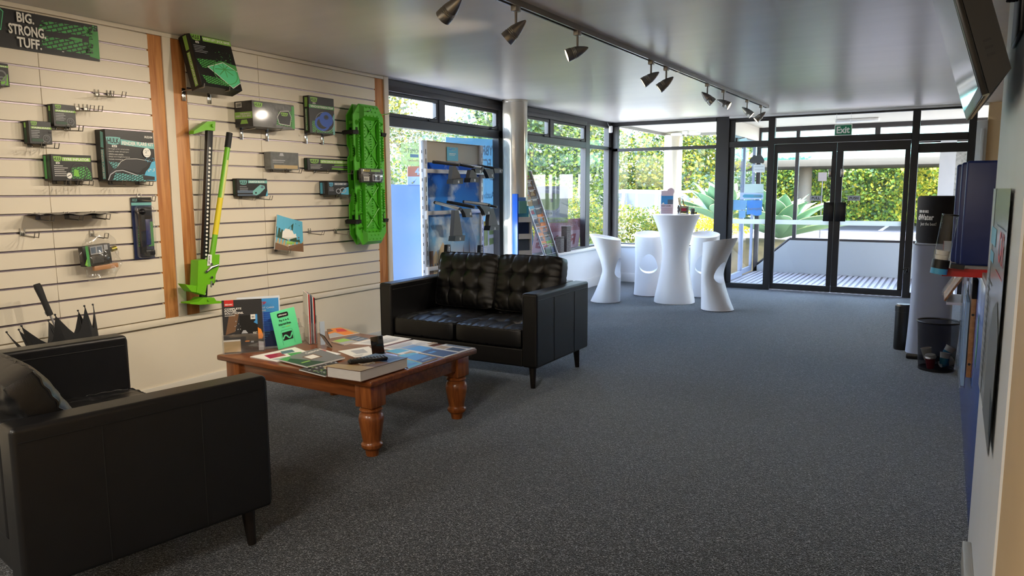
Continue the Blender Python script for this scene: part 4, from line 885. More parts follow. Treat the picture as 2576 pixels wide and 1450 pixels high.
sheet('brochure', 'patterned lilac and green brochure lying behind the white papers', 'brochure', [(866, 868), (928, 853), (891, 845), (833, 860)], .004, [('r', 0, 0, 1, 1, 'ink_tan'), ('r', .55, 0, 1, 1, 'ink_steel'), ('p', [(0, .1), (.5, 0), (.5, .4), (0, .5)], 'ink_silver'), ('p', [(.1, .5), (.5, .4), (.5, 1), (.1, 1)], 'ink_lime'), ('r', .6, .2, .95, .3, 'ink_silver'), ('r', .6, .5, .95, .6, 'ink_silver')])
sheet('paper_sheet', 'white printed sheet farthest back on the table', 'paper', [(966, 870), (1035, 853), (973, 844), (883, 866)], .0012, lines(.1, .85, .9, 12, .06, 'ink_silver', .4))
sheet('paper_sheet', 'white lined form on the table just right of the black upright card', 'paper', [(1020, 884), (1102, 864), (1041, 855), (952, 878)], .0016, lines(.08, .9, .92, 14, .055, 'ink_silver', .45)+[('r', .8, 0, 1, .2, 'ink_tan')], z=TZ+.0016)
sheet('paper_sheet', 'cream sheet printed with a faded square behind the remote control', 'paper', [(893, 900), (950, 893), (928, 872), (850, 884)], .0012, [('r', .08, .1, .4, .14, 'ink_grey'), ('r', .08, .2, .5, .24, 'ink_silver'), ('r', .3, .35, .75, .8, 'ink_silver')], body='ink_white')
sheet('magazine', 'open crimson and white leaflet at the left edge of the table', 'magazine', [(696, 910), (800, 896), (742, 874), (629, 898)], .004, [('r', 0, 0, 1, 1, 'ink_white'), ('p', [(.1, .4), (.5, .45), (.55, .8), (.2, .82)], 'ink_crimson'), ('p', [(.5, .2), (.95, .1), (1, .5), (.6, .6)], 'ink_mgreen'), ('p', [(.5, .62), (.8, .62), (.85, .85), (.6, .88)], 'ink_steel'), ('r', .08, .06, .4, .32, 'ink_silver')])
sheet('magazine', 'red and white leaflet peeping out above the grey magazine', 'magazine', [(800, 902), (858, 891), (804, 878), (757, 886)], .003, [('r', 0, .5, 1, 1, 'ink_white'), ('r', .3, .6, .95, .85, 'ink_red'), ('r', .05, .55, .3, .8, 'ink_navy')], z=TZ+.0046)
sheet('magazine', 'grey magazine with a white framed square on its cover', 'magazine', [(772, 923), (868, 900), (796, 877), (702, 905)], .008, [('r', 0, 0, 1, 1, 'ink_grey'), ('p', [(0, .0), (.5, 0), (.3, .5), (.12, 1), (0, 1)], 'ink_dgreen'), ('p', [(0, .7), (.24, .9), (.2, 1), (0, 1)], 'ink_mgreen'), ('r', .38, .38, .70, .72, 'ink_brown'), ('r', .42, .42, .66, .68, 'ink_white'), ('T', 'Catalogue', .60, .78, .96, .92, 'ink_white'), ('r', .1, .3, .32, .36, 'ink_lime')], z=TZ+.0078)
sheet('magazine', 'olive and grey camouflage patterned magazine under the thick book', 'magazine', [(818, 947), (880, 930), (836, 904), (752, 930)], .006, [('r', 0, 0, 1, 1, 'ink_dark'), ('p', [(.05, .1), (.4, .05), (.5, .3), (.1, .5)], 'ink_dgreen'), ('p', [(.4, .4), (.9, .3), (.9, .6), (.5, .7)], 'ink_tan')]+specks(.05, .05, .95, .95, 40, 'ink_silver', .04)+specks(.05, .05, .95, .95, 30, 'ink_lime', .03))
sheet('magazine', 'blue seascape magazine between the black card and the table edge', 'magazine', [(1030, 897), (1096, 874), (1044, 866), (968, 884)], .004, [('r', 0, 0, 1, 1, 'ink_white'), ('r', .45, 0, .9, .95, 'ink_sky'), ('p', [(.0, .5), (.4, .45), (.4, .9), (0, 1)], 'ink_cyan'), ('r', .1, .1, .35, .35, 'ink_tan')])
sheet('leaflet', 'white and navy leaflet right beside the far right table corner', 'leaflet', [(1118, 900), (1196, 876), (1122, 866), (1040, 886)], .003, [('r', 0, 0, 1, 1, 'ink_white'), ('p', [(.02, .06), (.46, .04), (.46, .9), (.05, .96)], 'ink_navy'), ('r', .1, .55, .3, .66, 'ink_sky'), ('r', .55, .1, .8, .55, 'ink_dark'), ('p', [(.55, .6), (.8, .6), (.8, .95), (.6, .95)], 'ink_tan'), ('r', .88, .1, .98, .9, 'ink_steel')])
sheet('brochure', 'glossy blue sky brochure stack near the front right table edge', 'brochure', [(1062, 913), (1101, 900), (1040, 888), (1000, 895)], .008, [('r', 0, 0, 1, 1, 'ink_sky'), ('p', [(0, 0), (1, .0), (1, .35), (0, .25)], 'ink_navy'), ('p', [(0, .7), (1, .8), (1, 1), (0, 1)], 'ink_cyan'), ('r', .2, .1, .8, .16, 'ink_silver')])
sheet('leaflet', 'pale blue leaflet beside the thick book at the front table edge', 'leaflet', [(1030, 928), (1064, 915), (1026, 906), (985, 914)], .003, [('r', 0, 0, 1, 1, 'ink_cyan'), ('r', .1, .2, .9, .4, 'ink_sky')])
# thick book
th = .052; P = [onz(x, y, TZ) for x, y in ((822, 952), (907, 965), (1027, 928))]; O = P[1]; ex = P[0]-P[1]; ey = P[2]-P[1]
t = thing('thick_book', 'thick white edged book with a brown and violet cover under the remote control', 'book', (O.x, O.y, TZ+.0068)); th = rise(O, 935)-.0068
def para(mb, u0, u1, v0, v1, z0, z1, mat=0):
    q = [ex*u0+ey*v0, ex*u1+ey*v0, ex*u1+ey*v1, ex*u0+ey*v1]
    mb.add([(p.x, p.y, z0) for p in q]+[(p.x, p.y, z1) for p in q], [(3, 2, 1, 0), (4, 5, 6, 7)]+[(i, (i+1) % 4, (i+1) % 4+4, i+4) for i in range(4)], mat)
pgs = MB(); para(pgs, .01, .985, .01, .985, .0024, th-.002); pgs.build('page_block', M('page_edge', (222, 218, 214), .7, noise=.08, nscale=120, stretch=(.2, .2, 8)), t)
cv = MB(); para(cv, 0, 1, 0, 1, 0, .0022); para(cv, 0, 1, 0, 1, th-.002, th); para(cv, .986, 1, 0, 1, 0, th); cv.build('cover', M('book_cover', (120, 84, 74), .3, coat=.3), t)
tmp = MB(); tmp.art([('r', 0, 0, 1, .45, 'ink_tan'), ('p', [(0, .3), (1, .2), (1, .5), (0, .6)], 'ink_brown'), ('r', 0, .6, 1, 1, 'ink_steel'), ('p', [(.1, .65), (.4, .6), (.3, .9), (.1, .95)], 'ink_navy'), ('ring', .5, .45, .16, .12, .2, 'ink_white'), ('ring', .35, .42, .1, .1, .25, 'ink_silver')]+specks(.3, .3, .7, .6, 14, 'ink_tan', .04), (0, 0, 0), (1, 0, 0), (0, 1, 0), None, lift=.0002)
tmp.v = [(*((ex*x+ey*y).xy), th+z+.0001) for x, y, z in tmp.v]; tmp.f = [tuple(reversed(f)) for f in tmp.f]; tmp.build('cover_print', None, t, smooth=False)
bz = TZ+.0068+th
# remote control
A, Bm = onz(876, 912, bz+.01), onz(974, 901, bz+.01); d = Bm-A
t = thing('remote_control', 'black television remote control lying on the thick book', 'remote control', ((A.x+Bm.x)/2, (A.y+Bm.y)/2, bz+.0008), math.atan2(d.y, d.x)); L = d.length
MB().box((0, 0, .011), (L, .046, .021), bev=.009, seg=3).build('body', M('remote_black', (16, 16, 17), .35), t)
k_ = MB()
for i in range(11):
    for j in range(3): k_.box((-L*.42+L*.84*i/10, -.014+.014*j, .0225), (.010, .008, .004), bev=.0015, seg=1)
k_.build('keypad', M('remote_keys', (58, 58, 60), .4), t)
# black upright card
A, w, a = frame_at((936, 896), (968, 893), TZ+.003); h = rise(A, 850)
t = thing('black_card', 'glossy black card standing upright behind the remote control', 'card stand', A+Vector((0, 0, .002)), a); t.rotation_euler = (0, R(-5), a)
MB().lim((.002, 0, .0035), (w, .004, h), bev=.001).build('card', M('gloss_black', (12, 12, 13), .12, coat=.6), t)
MB().lim((-.002, -.012, 0), (w+.004, .022, .0033), bev=.001).build('foot', MATS['black_plastic'], t)
# ================================================================ track lights
silver = M('brushed_silver', (158, 156, 152), .32, .85); lamp_on = M('lamp_face', (255, 236, 196), .4, emit=5)
TY = lambda x: 2.155-.020*(x-3.8)
trk = thing('lighting_track', 'long slim silver lighting track fixed across the ceiling', 'lighting track', (0, 0, 0))
a, b = Vector((2.2, TY(2.2), CEIL)), Vector((9.95, TY(9.95), CEIL)); d = b-a; T = Matrix.Translation(a) @ rotz(math.atan2(d.y, d.x)); L = d.length
MB().lim((0, -.024, -.034), (L, -.012, -.0005), T=T).lim((0, .012, -.034), (L, .024, -.0005), T=T).lim((0, -.012, -.010), (L, .012, -.0005), T=T).build('rail', silver, trk)
MB().lim((0, -.0035, -.022), (L, .0035, -.0105), T=T).build('contact_strip', MATS['black_plastic'], trk)
for k, x in enumerate((.002, 4.32, L-.03)): MB().lim((x, -.026, -.036), (x+.03, .026, -.001), bev=.002, T=T).build('end_cap', silver, trk)
def make_spot():
    t = thing('spotlight', 'x', 'spotlight', (0, 0, 0), 0)
    MB().box((0, 0, -.026), (.058, .036, .05), bev=.005).build('adapter', silver, t)
    MB().cyl((0, 0, -.05), (0, 0, -.135), .0075).ball((0, 0, -.137), .013).build('stem', silver, t)
    return t
spot0 = None
SPOTS = [((1289, 18), (1285, 62), -.35, 'spotlight nearest the camera on the track, its face turned from view'), ((1448, 80), (1440, 122), -.5, 'second spotlight along the track, aimed at the slat wall'), ((1632, 155), (1628, 184), -.4, 'third spotlight along the track, nearer of the middle pair'),
         ((1674, 170), (1668, 200), -.4, 'fourth spotlight along the track, farther of the middle pair'), ((1775, 212), (1777, 237), .55, 'fifth spotlight along the track, aimed to the doors'), ((1819, 228), (1822, 251), .75, 'sixth spotlight along the track, tilted to the doors'), ((1880, 252), (1880, 275), .65, 'seventh spotlight along the track, last but one'), ((1915, 266), (1912, 287), -.5, 'last spotlight at the far end of the track')]
AIM = [(-.25, .85, -.75), (-.50, .80, -.35), (-.30, .80, -.55), (-.25, .80, -.65), (.35, -.75, -.75), (.05, -.9, -.5), (.1, -.8, -.7), (-.3, .8, -.75)]
def head(t, aim):
    q = Vector(aim).normalized().to_track_quat('-Z', 'Y').to_matrix().to_4x4(); T = Matrix.Translation((0, 0, -.15)) @ q
    h = MB().lathe([(.005, .075), (.016, .055), (.028, .025), (.036, -.005), (.0375, -.012), (.0355, -.016), (.039, -.020), (.0365, -.025), (.040, -.030), (.0375, -.035), (.041, -.040), (.043, -.075), (.040, -.075), (.034, -.045)], n=28, caps=False, T=T).lathe([(.001, .076), (.005, .075)], n=28, T=T)
    o = h.build('lamp_head', silver, t)
    MB().lathe([(.0385, -.0725), (.034, -.070), (.001, -.068)], n=24, T=T).build('lamp_face', lamp_on, o)
    l = bpy.data.lights.new('spot_lamp', 'SPOT'); l.energy = 56; l.color = (1, .86, .68); l.spot_size = R(88); l.spot_blend = .7; l.shadow_soft_size = .03
    lo = bpy.data.objects.new('spot_lamp', l); COL.objects.link(lo); lo.parent = o; lo.matrix_local = T @ Matrix.Translation((0, 0, -.08))
for i, (pr, ph, _, lab) in enumerate(SPOTS):
    p = onz(*pr, 2.48); t = make_spot(); t.location = (p.x, TY(p.x), CEIL-.012); t['label'] = lab; t['group'] = 'spotlights on the ceiling track'; head(t, AIM[i])
for k, x in enumerate((2.55, 3.15)):                       # the two next heads, above the frame
    t = make_spot(); t.location = (x, TY(x), CEIL-.012); t['label'] = ('spotlight above the coffee table, %s of the two before the visible row' % ('first', 'second')[k]); t['group'] = 'spotlights on the ceiling track'; head(t, ((-.1, .9, -.55), (.1, .9, -.6))[k])
# unseen ceiling panels added behind the camera as interior fill light
for k, (x, y) in enumerate(((-2.4, 1.2), (-2.4, 3.2), (-.4, 1.2), (-.4, 3.2))):
    t = thing('fill_light', 'recessed square ceiling light, %s' % ('first by the back wall', 'second by the back wall', 'third, over the waiting corner', 'fourth, over the near sofa')[k], 'ceiling light', (x, y, CEIL-.001), 0, 'recessed ceiling lights')
    MB().lim((-.3, -.3, -.012), (.3, .3, 0)).build('panel_frame', MATS['white_plastic'], t)
    MB().lim((-.28, -.28, -.0135), (.28, .28, -.0121)).build('diffuser', M('diffuser_glow', (255, 244, 226), .5, emit=5.0), t)
    l = bpy.data.lights.new('fill_lamp', 'AREA'); l.energy = 42; l.size = .55; l.color = (1, .93, .82)
    lo = bpy.data.objects.new('fill_lamp', l); COL.objects.link(lo); lo.parent = t; lo.location = (0, 0, -.02)

# ================================================================ roof rack display stand
YD = 4.42
x0, x1 = ony(1060, 352, YD).x, ony(1209, 368, YD).x; zt = 1.945; w = x1-x0
ds = thing('display_stand', 'tall metal framed display stand with a town and sky mural', 'display stand', (x0, YD, 0))
up_m = M('upright_grey', (196, 200, 208), .35, .3)
for nm, xx in (('a', 0), ('b', w-.05)):
    u = MB().lim((xx, -.03, 0), (xx+.05, .03, zt), bev=.004)
    for k in range(20): u.lim((xx-.0006, -.004, .11+k*.09), (xx+.0506, .004, .14+k*.09), 1).lim((xx+.02, -.0306, .1+k*.09), (xx+.03, -.0296, .15+k*.09), 1)
    u.build('upright', [up_m, MATS['black_plastic']], ds)
MB().lim((.05, -.006, 1.735), (w-.05, .012, zt-.006), bev=.003).lim((.0, -.02, zt-.006), (w, .02, zt), bev=.002).build('header_panel', M('putty_panel', (172, 166, 152), .45), ds)
def mural():
    m = bpy.data.materials.new('mural_print'); m.use_nodes = True; nt = m.node_tree; b = nt.nodes['Principled BSDF']; N = nt.nodes.new; L = nt.links.new
    t = N('ShaderNodeTexCoord'); sx = N('ShaderNodeSeparateXYZ'); L(t.outputs['Object'], sx.inputs[0])
    mr = N('ShaderNodeMapRange'); mr.inputs[1].default_value = .55; mr.inputs[2].default_value = 1.7; L(sx.outputs['Z'], mr.inputs[0])
    g = N('ShaderNodeValToRGB'); e = g.color_ramp.elements; e[0].color = (*lin((236, 214, 190)), 1); e[1].color = (*lin((10, 84, 196)), 1); e[0].position = .05
    k = e.new(.35); k.color = (*lin((120, 178, 222)), 1); k = e.new(.65); k.color = (*lin((34, 124, 214)), 1); L(mr.outputs[0], g.inputs[0])
    n = N('ShaderNodeTexNoise'); n.inputs['Scale'].default_value = 2.4; n.inputs['Detail'].default_value = 8; n.inputs['Roughness'].default_value = .6; L(t.outputs['Object'], n.inputs['Vector'])
    c = N('ShaderNodeValToRGB'); c.color_ramp.elements[0].position = .50; c.color_ramp.elements[1].position = .66; L(n.outputs['Fac'], c.inputs[0])
    x = N('ShaderNodeMix'); x.data_type = 'RGBA'; x.inputs[7].default_value = (*lin((214, 226, 230)), 1); L(c.outputs[0], x.inputs[0]); L(g.outputs[0], x.inputs[6]); L(x.outputs[2], b.inputs['Base Color'])
    b.inputs['Roughness'].default_value = .6; b.inputs['Specular IOR Level'].default_value = .2; return m
MB().lim((.05, -.008, .12), (w-.05, .010, 1.734)).build('mural_panel', mural(), ds)
tw = MB(); V = lambda z: (z-.12)/1.614
for (u0, u1, z0, z1, pk, c) in ((.0, .10, .12, .86, 0, 'ink_brown'), (.10, .20, .12, .80, .06, 'ink_tan'), (.19, .36, .12, .84, .10, 'ink_tan'), (.36, .48, .12, .80, 0, 'ink_silver'), (.48, .56, .12, .74, .08, 'ink_brown'), (.56, .74, .12, .70, 0, 'ink_tan'), (.74, 1, .12, .72, .0, 'ink_brown')):
    it = [('p', [(u0, V(z0)), (u1, V(z0)), (u1, V(z1)), ((u0+u1)/2, V(z1+pk)), (u0, V(z1))], c)]
    for i in range(2):
        for j in range(5): it.append(('r', u0+(u1-u0)*(.2+.38*i), V(.2+.115*j), u0+(u1-u0)*(.38+.38*i), V(.27+.115*j), 'ink_steel'))
    tw.art(it, (.05, -.008, .12), (w-.1, 0, 0), (0, 0, 1.614), None)
for u, z in ((.78, .98), (.66, .9), (.9, .88)): tw.art([('p', [(u-.012, V(.7)), (u+.012, V(.7)), (u, V(z))], 'ink_brown')], (.05, -.008, .12), (w-.1, 0, 0), (0, 0, 1.614), None, lift=.003)
tw.build('town_print', None, ds, smooth=False)
MB().lim((.0, -.30, 0), (.05, .10, .05), bev=.004).lim((w-.05, -.30, 0), (w, .10, .05), bev=.004).lim((.05, -.03, .05), (w-.05, .0, .12), bev=.003).build('base_frame', up_m, ds)
for z in (1.66, 1.25, .70):
    cr_ = MB().lim((-.01, -.055, z-.03), (w+.01, -.031, z+.01), bev=.003)
    cr_.build('cross_rail', up_m, ds)
for z in (1.66, 1.25, .70):
    for xx in (-.012, w-.01): MB().prism([(0, z-.07), (.018, z-.05), (.018, z+.012), (0, z+.012)], -.056, -.032, T=Matrix.Translation((xx, 0, 0))).build('bracket', MATS['white_plastic'], ds)
p = ony(1131, 369, YD-.05); q = ony(1149, 405, YD-.05)
tg = MB(); hgt = p.z-q.z; wd = ony(1149, 385, YD).x-p.x
tg.lim((0, 0, 0), (wd, .002, hgt), bev=.0008).art([('r', 0, 0, 1, .78, 'ink_cyan'), ('ring', .55, .88, .3, .12, .2, 'ink_silver'), ('r', .2, .5, .8, .54, 'ink_white'), ('r', .2, .4, .7, .43, 'ink_white'), ('p', [(.1, .78), (.4, .78), (.5, .9), (.2, .88)], 'ink_sky')], (0, 0, 0), (wd, 0, 0), (0, 0, hgt), None)
tg.m = [0]*6+[i+1 for i in tg.m[6:]] if False else tg.m
nface = len(tg.f); nb = nface-len([1 for _ in ()])
o = tg.build('hang_tag', [MATS[n] for n in tg.names], None, loc=(p.x, YD-.016, q.z)); tag(o, 'blue and white hang tag at the top of the display stand', 'tag')

# roof bars hung on the stand
def bar(label, pa, pb, ya, yb, z, m, rad=.026, flat=.6, group='roof bars on the display stand'):
    """bar end points given by photo pixels; ya, yb are how far into the room each end stands"""
    A, Bm = onz(*pa, z), onz(*pb, z)
    A = ony(*pa, ya); Bm = ony(*pb, yb)
    t = thing('roof_bar', label, 'roof bar', A, 0, group); t.rotation_mode = 'QUATERNION'; ax = Bm-A; t.rotation_quaternion = ax.to_track_quat('X', 'Z'); L = ax.length
    MB().tube([(0, 0, 0), (.012, 0, 0), (L-.012, 0, 0), (L, 0, 0)], [rad*.9, rad, rad, rad*.9], 16, T=Matrix.Diagonal((1, 1, flat, 1))).build('bar', m, t)
    MB().lim((.02, -.005, rad*flat-.002), (L-.02, .005, rad*flat+.0015)).build('rubber_strip', MATS['black_plastic'], t)
    for x in (-.012, L-.004): MB().tube([(x, 0, 0), (x+.016, 0, 0)], [rad*.95, rad*1.02], 16, T=Matrix.Diagonal((1, 1, flat, 1))).build('end_cap', M('dark_cap', (48, 46, 46), .45), t)
    return t, L
silverbar = M('silver_bar', (196, 196, 192), .3, .7); blackbar = M('black_bar', (26, 26, 28), .32, .2); bronze = M('dark_bar', (66, 60, 56), .35, .4)
BARS = [
    bar('black roof bar at the upper left of the display stand', (1092, 408), (1152, 415), 4.34, 4.12, 1.7, bronze),
    bar('silver roof bar on the upper level between two black ones', (1158, 414), (1213, 423), 4.34, 4.10, 1.7, silverbar),
    bar('black roof bar at the upper right end of the display stand', (1205, 417), (1256, 426), 4.34, 4.12, 1.7, blackbar, .022),
    bar('short black roof bar stub at the upper middle', (1152, 414), (1190, 421), 4.2, 4.06, 1.7, blackbar, .02),
    bar('silver roof bar at the lower left of the display stand', (1096, 510), (1157, 526), 4.32, 4.06, 1.2, silverbar),
    bar('black roof bar on the lower level between two silver ones', (1128, 509), (1190, 521), 4.33, 4.08, 1.2, blackbar),
    bar('silver roof bar at the lower right of the display stand', (1168, 508), (1230, 516), 4.33, 4.08, 1.2, silverbar),
    bar('short black roof bar at the lower right end', (1214, 515), (1248, 521), 4.22, 4.08, 1.2, blackbar, .024)]
legm = M('foot_grey', (62, 61, 62), .5); legd = M('foot_black', (22, 22, 24), .42)
def foot(bar_o, pts, y, badge, col=legm, pad=None):
    """mounting foot, a part of its roof bar"""
    P = [ony(px, py, y) for px, py in pts]; O = sum(P, Vector())/len(P); bt = bar_o[0]
    f_ = MB().prism([(q.x-O.x, q.z-O.z) for q in P], -.022, .022).build('mounting_foot', col, bt)
    f_.matrix_parent_inverse = Matrix.LocRotScale(bt.location, bt.rotation_quaternion, None).inverted(); f_.location = O
    if pad:
        Q = [ony(px, py, y) for px, py in pad]; MB().prism([(q.x-O.x, q.z-O.z) for q in Q], -.045, .03).build('clamp_pad', legd, f_)
    c = ony(*badge, y); m = MB(); m.art([('r', 0, 0, 1, 1, 'ink_silver'), ('l', [(.2, .2), (.8, .8)], .003, 'ink_dark')], (c.x-O.x-.012, -.0455 if pad else -.0225, c.z-O.z-.012), (.024, 0, 0), (0, 0, .024), None); m.build('badge', None, f_, smooth=False)
foot(BARS[0], [(1135, 418), (1141, 418), (1153, 440), (1155, 452), (1132, 452), (1132, 444)], 4.14, (1144, 458), pad=[(1131, 452), (1156, 448), (1155, 463), (1130, 463)])
foot(BARS[3], [(1180, 428), (1186, 428), (1195, 440), (1195, 448), (1176, 448), (1177, 441)], 4.10, (1185, 454), pad=[(1175, 448), (1196, 446), (1195, 459), (1173, 459)])
foot(BARS[1], [(1190, 425), (1213, 425), (1208, 436), (1192, 436)], 4.10, (1204, 432), legd)
foot(BARS[2], [(1214, 424), (1236, 426), (1239, 449), (1226, 449), (1221, 436)], 4.12, (1234, 442), legd)
foot(BARS[2], [(1238, 424), (1262, 426), (1258, 436), (1240, 436)], 4.12, (1254, 431), legd)
foot(BARS[4], [(1140, 529), (1149, 529), (1159, 590), (1159, 596), (1136, 596), (1136, 590)], 4.08, (1148, 601), pad=[(1136, 594), (1161, 592), (1159, 606), (1134, 607)])
foot(BARS[5], [(1158, 525), (1180, 525), (1184, 547), (1168, 547), (1165, 536)], 4.08, (1179, 538), legd)
foot(BARS[6], [(1202, 518), (1228, 520), (1231, 540), (1216, 541), (1212, 530)], 4.08, (1225, 536), legd)
foot(BARS[7], [(1229, 524), (1237, 524), (1247, 562), (1248, 570), (1225, 570), (1225, 558)], 4.10, (1236, 575), pad=[(1225, 568), (1249, 566), (1246, 579), (1222, 580)])
for lab, px in (('black block with white letters left of the sofa back, on the lowest rail', 1125), ('black block with white letters at the right end of the lowest rail', 1208)):
    p = ony(px, 636, 4.30); t = thing('carrier_block', lab, 'rack block', (p.x, 4.30, p.z-.09), 0, 'black blocks on the lowest rail')
    MB().prism([(-.045, 0), (.045, 0), (.03, .17), (-.02, .17)], -.02, .02).build('block_body', legd, t); MB().art([('T', 'RHINO', 0, 0, 1, 1, 'ink_white')], (-.002, -.02, .15), (0, 0, -.12), (.016, 0, 0), None).build('lettering', None, t, smooth=False)
    if px > 1200: MB().lim((-.30, -.03, -.04), (.07, .02, -.001), bev=.006).build('clamp_base', legd, t)

# ================================================================ things by the windows
def poster(name, label, cat, y, px4, art, m, group=None, flip=False):
    """sheet hung flat on the outside of the glass; px4 = bottom-left, bottom-right, top-right, top-left in the photo"""
    P = [ony(*p, y) for p in px4]; O = P[0]; t = thing(name, label, cat, O, 0, group)
    b = MB(); q = [p-O for p in P]; b.add([tuple(v) for v in q]+[(v.x, .002, v.z) for v in q], [(0, 1, 2, 3), (7, 6, 5, 4)]+[(i, i+4, (i+1) % 4+4, (i+1) % 4) for i in range(4)])
    b.build('sheet', m, t)
    if art:
        tmp = MB(); tmp.art(art, (0, 0, 0), (1, 0, 0), (0, 0, 1), None, lift=.001)
        def bil(u, v): return q[0].lerp(q[1], u).lerp(q[3].lerp(q[2], u), v)
        tmp.v = [tuple(bil(1-x if flip else x, z)+Vector((0, yy, 0))) for x, yy, z in tmp.v]; tmp.build('print', None, t, smooth=False)
    return t
film = lambda n, c, a=.85: glassy(n, gloss=.03, alpha=a, diff=c)
YG = YW+.096
M('show_white', (167, 172, 177), .5, trans=.5); M('show_green', (133, 154, 100), .5, trans=.5); M('show_pale', (141, 141, 144), .5, trans=.5); M('show_pink', (148, 115, 123), .5, trans=.5); M('show_steel', (86, 115, 136), .5, trans=.5); M('show_lilac', (161, 148, 158), .5, trans=.5); M('show_rose', (141, 80, 90), .5, trans=.5); M('show_grey', (92, 92, 96), .5, trans=.5)
poster('window_film', 'frosted pale blue film on the lower glass left of the display stand', 'window film', YG, [(986, 745), (1254, 716), (1254, 560), (984, 465)][:0] or [(986, 800), (1066, 760), (1066, 466), (984, 464)], None, film('frost_film', (116, 134, 160), .86))
poster('sign', 'mirrored green window sign with a small blue panel beside the display stand', 'sign', YG, [(1009, 415), (1064, 418), (1064, 361), (1009, 358)], [('t', 'DOMETIC', .1, .55, .9, .74, 'show_grey'), ('r', .22, .36, .6, .50, 'show_steel'), ('t', 'SERVICE', .26, .39, .56, .47, 'show_white'), ('t', 'Authorised', .1, .18, .7, .28, 'show_rose')], film('green_film', (120, 136, 90), .6), flip=True)
poster('sign', 'orange and white window sign reading 48 beside the display stand', 'sign', YG+.01, [(1025, 466), (1066, 467), (1066, 418), (1025, 419)], [('r', 0, .46, 1, 1, 'ink_orange'), ('r', 0, 0, 1, .46, 'ink_white'), ('T', '48', .45, .54, .96, .92, 'ink_white'), ('p', [(.2, .12), (.5, .28), (.58, .4), (.4, .14), (.3, .06)], 'ink_grey'), ('p', [(.2, .1), (.36, .1), (.34, .2)], 'ink_yellow')], MATS['ink_white'])
poster('poster', 'pale blue window poster with mirrored HYBRID ELECTRIC lettering behind the display', 'poster', YG, [(1122, 560), (1252, 556), (1254, 351), (1122, 345)], [('T', 'HYBRID', .04, .80, .46, .92, 'show_white'), ('T', 'ELECTRIC', .04, .64, .54, .76, 'show_white'), ('t', 'SERVICE', .04, .50, .5, .62, 'show_white'), ('t', 'Authorised', .08, .28, .54, .36, 'show_steel')], film('blue_poster', (84, 124, 144), .84), flip=True)
poster('poster', 'grey window poster with a big lime letter behind the stand near the dark mullion', 'poster', YG+.01, [(1206, 662), (1258, 655), (1252, 567), (1206, 569)], [('p', [(.0, .42), (.42, .46), (.42, .9), (.0, .88)], 'show_green'), ('r', .17, .62, .24, .9, 'show_grey'), ('r', .17, .44, .24, .54, 'show_grey'), ('p', [(.5, .74), (1, .78), (1, .9), (.5, .88)], 'show_green'), ('p', [(.5, .46), (1, .54), (1, .68), (.5, .64)], 'show_green'), ('l', [(.0, .38), (.42, .40), (.48, .5), (.48, .95)], .008, 'show_white'), ('r', 0, 0, 1, .12, 'show_green')], film('grey_poster', (96, 96, 100), .84))
poster('poster', 'grey window poster with a lime badge behind the brochure ladder', 'poster', YG, [(1332, 562), (1428, 560), (1430, 468), (1334, 469)], [('p', [(.22, .78), (.76, .82), (.72, .42), (.62, .36), (.36, .34), (.26, .42)], 'show_green'), ('r', .42, .56, .49, .82, 'show_grey'), ('l', [(.18, .84), (.32, .9), (.68, .9), (.8, .84), (.74, .38), (.62, .3), (.36, .28), (.24, .38), (.18, .84)], .008, 'show_white'), ('r', .42, .19, .56, .31, 'show_white'), ('T', '4x4', .44, .21, .54, .29, 'ink_dark'), ('r', .0, .0, 1, .14, 'show_green'), ('T', 'www.hulk4x4', .08, .02, .78, .12, 'show_white')], film('grey_poster', (96, 96, 100), .84), flip=True)
poster('poster', 'pink window poster with mirrored THE POWER lettering near the wicker boxes', 'poster', YG+.012, [(1336, 650), (1452, 634), (1465, 549), (1350, 557)], [('r', 0, .66, 1, 1, 'show_pink'), ('r', 0, 0, 1, .66, 'show_lilac'), ('r', 0, 0, 1, .12, 'show_pink'), ('t', 'THE POWER', .06, .76, .62, .90, 'show_lilac'), ('T', 'RANG', .1, .24, .95, .56, 'show_rose')], film('pink_poster', (136, 96, 108), .84), flip=True)

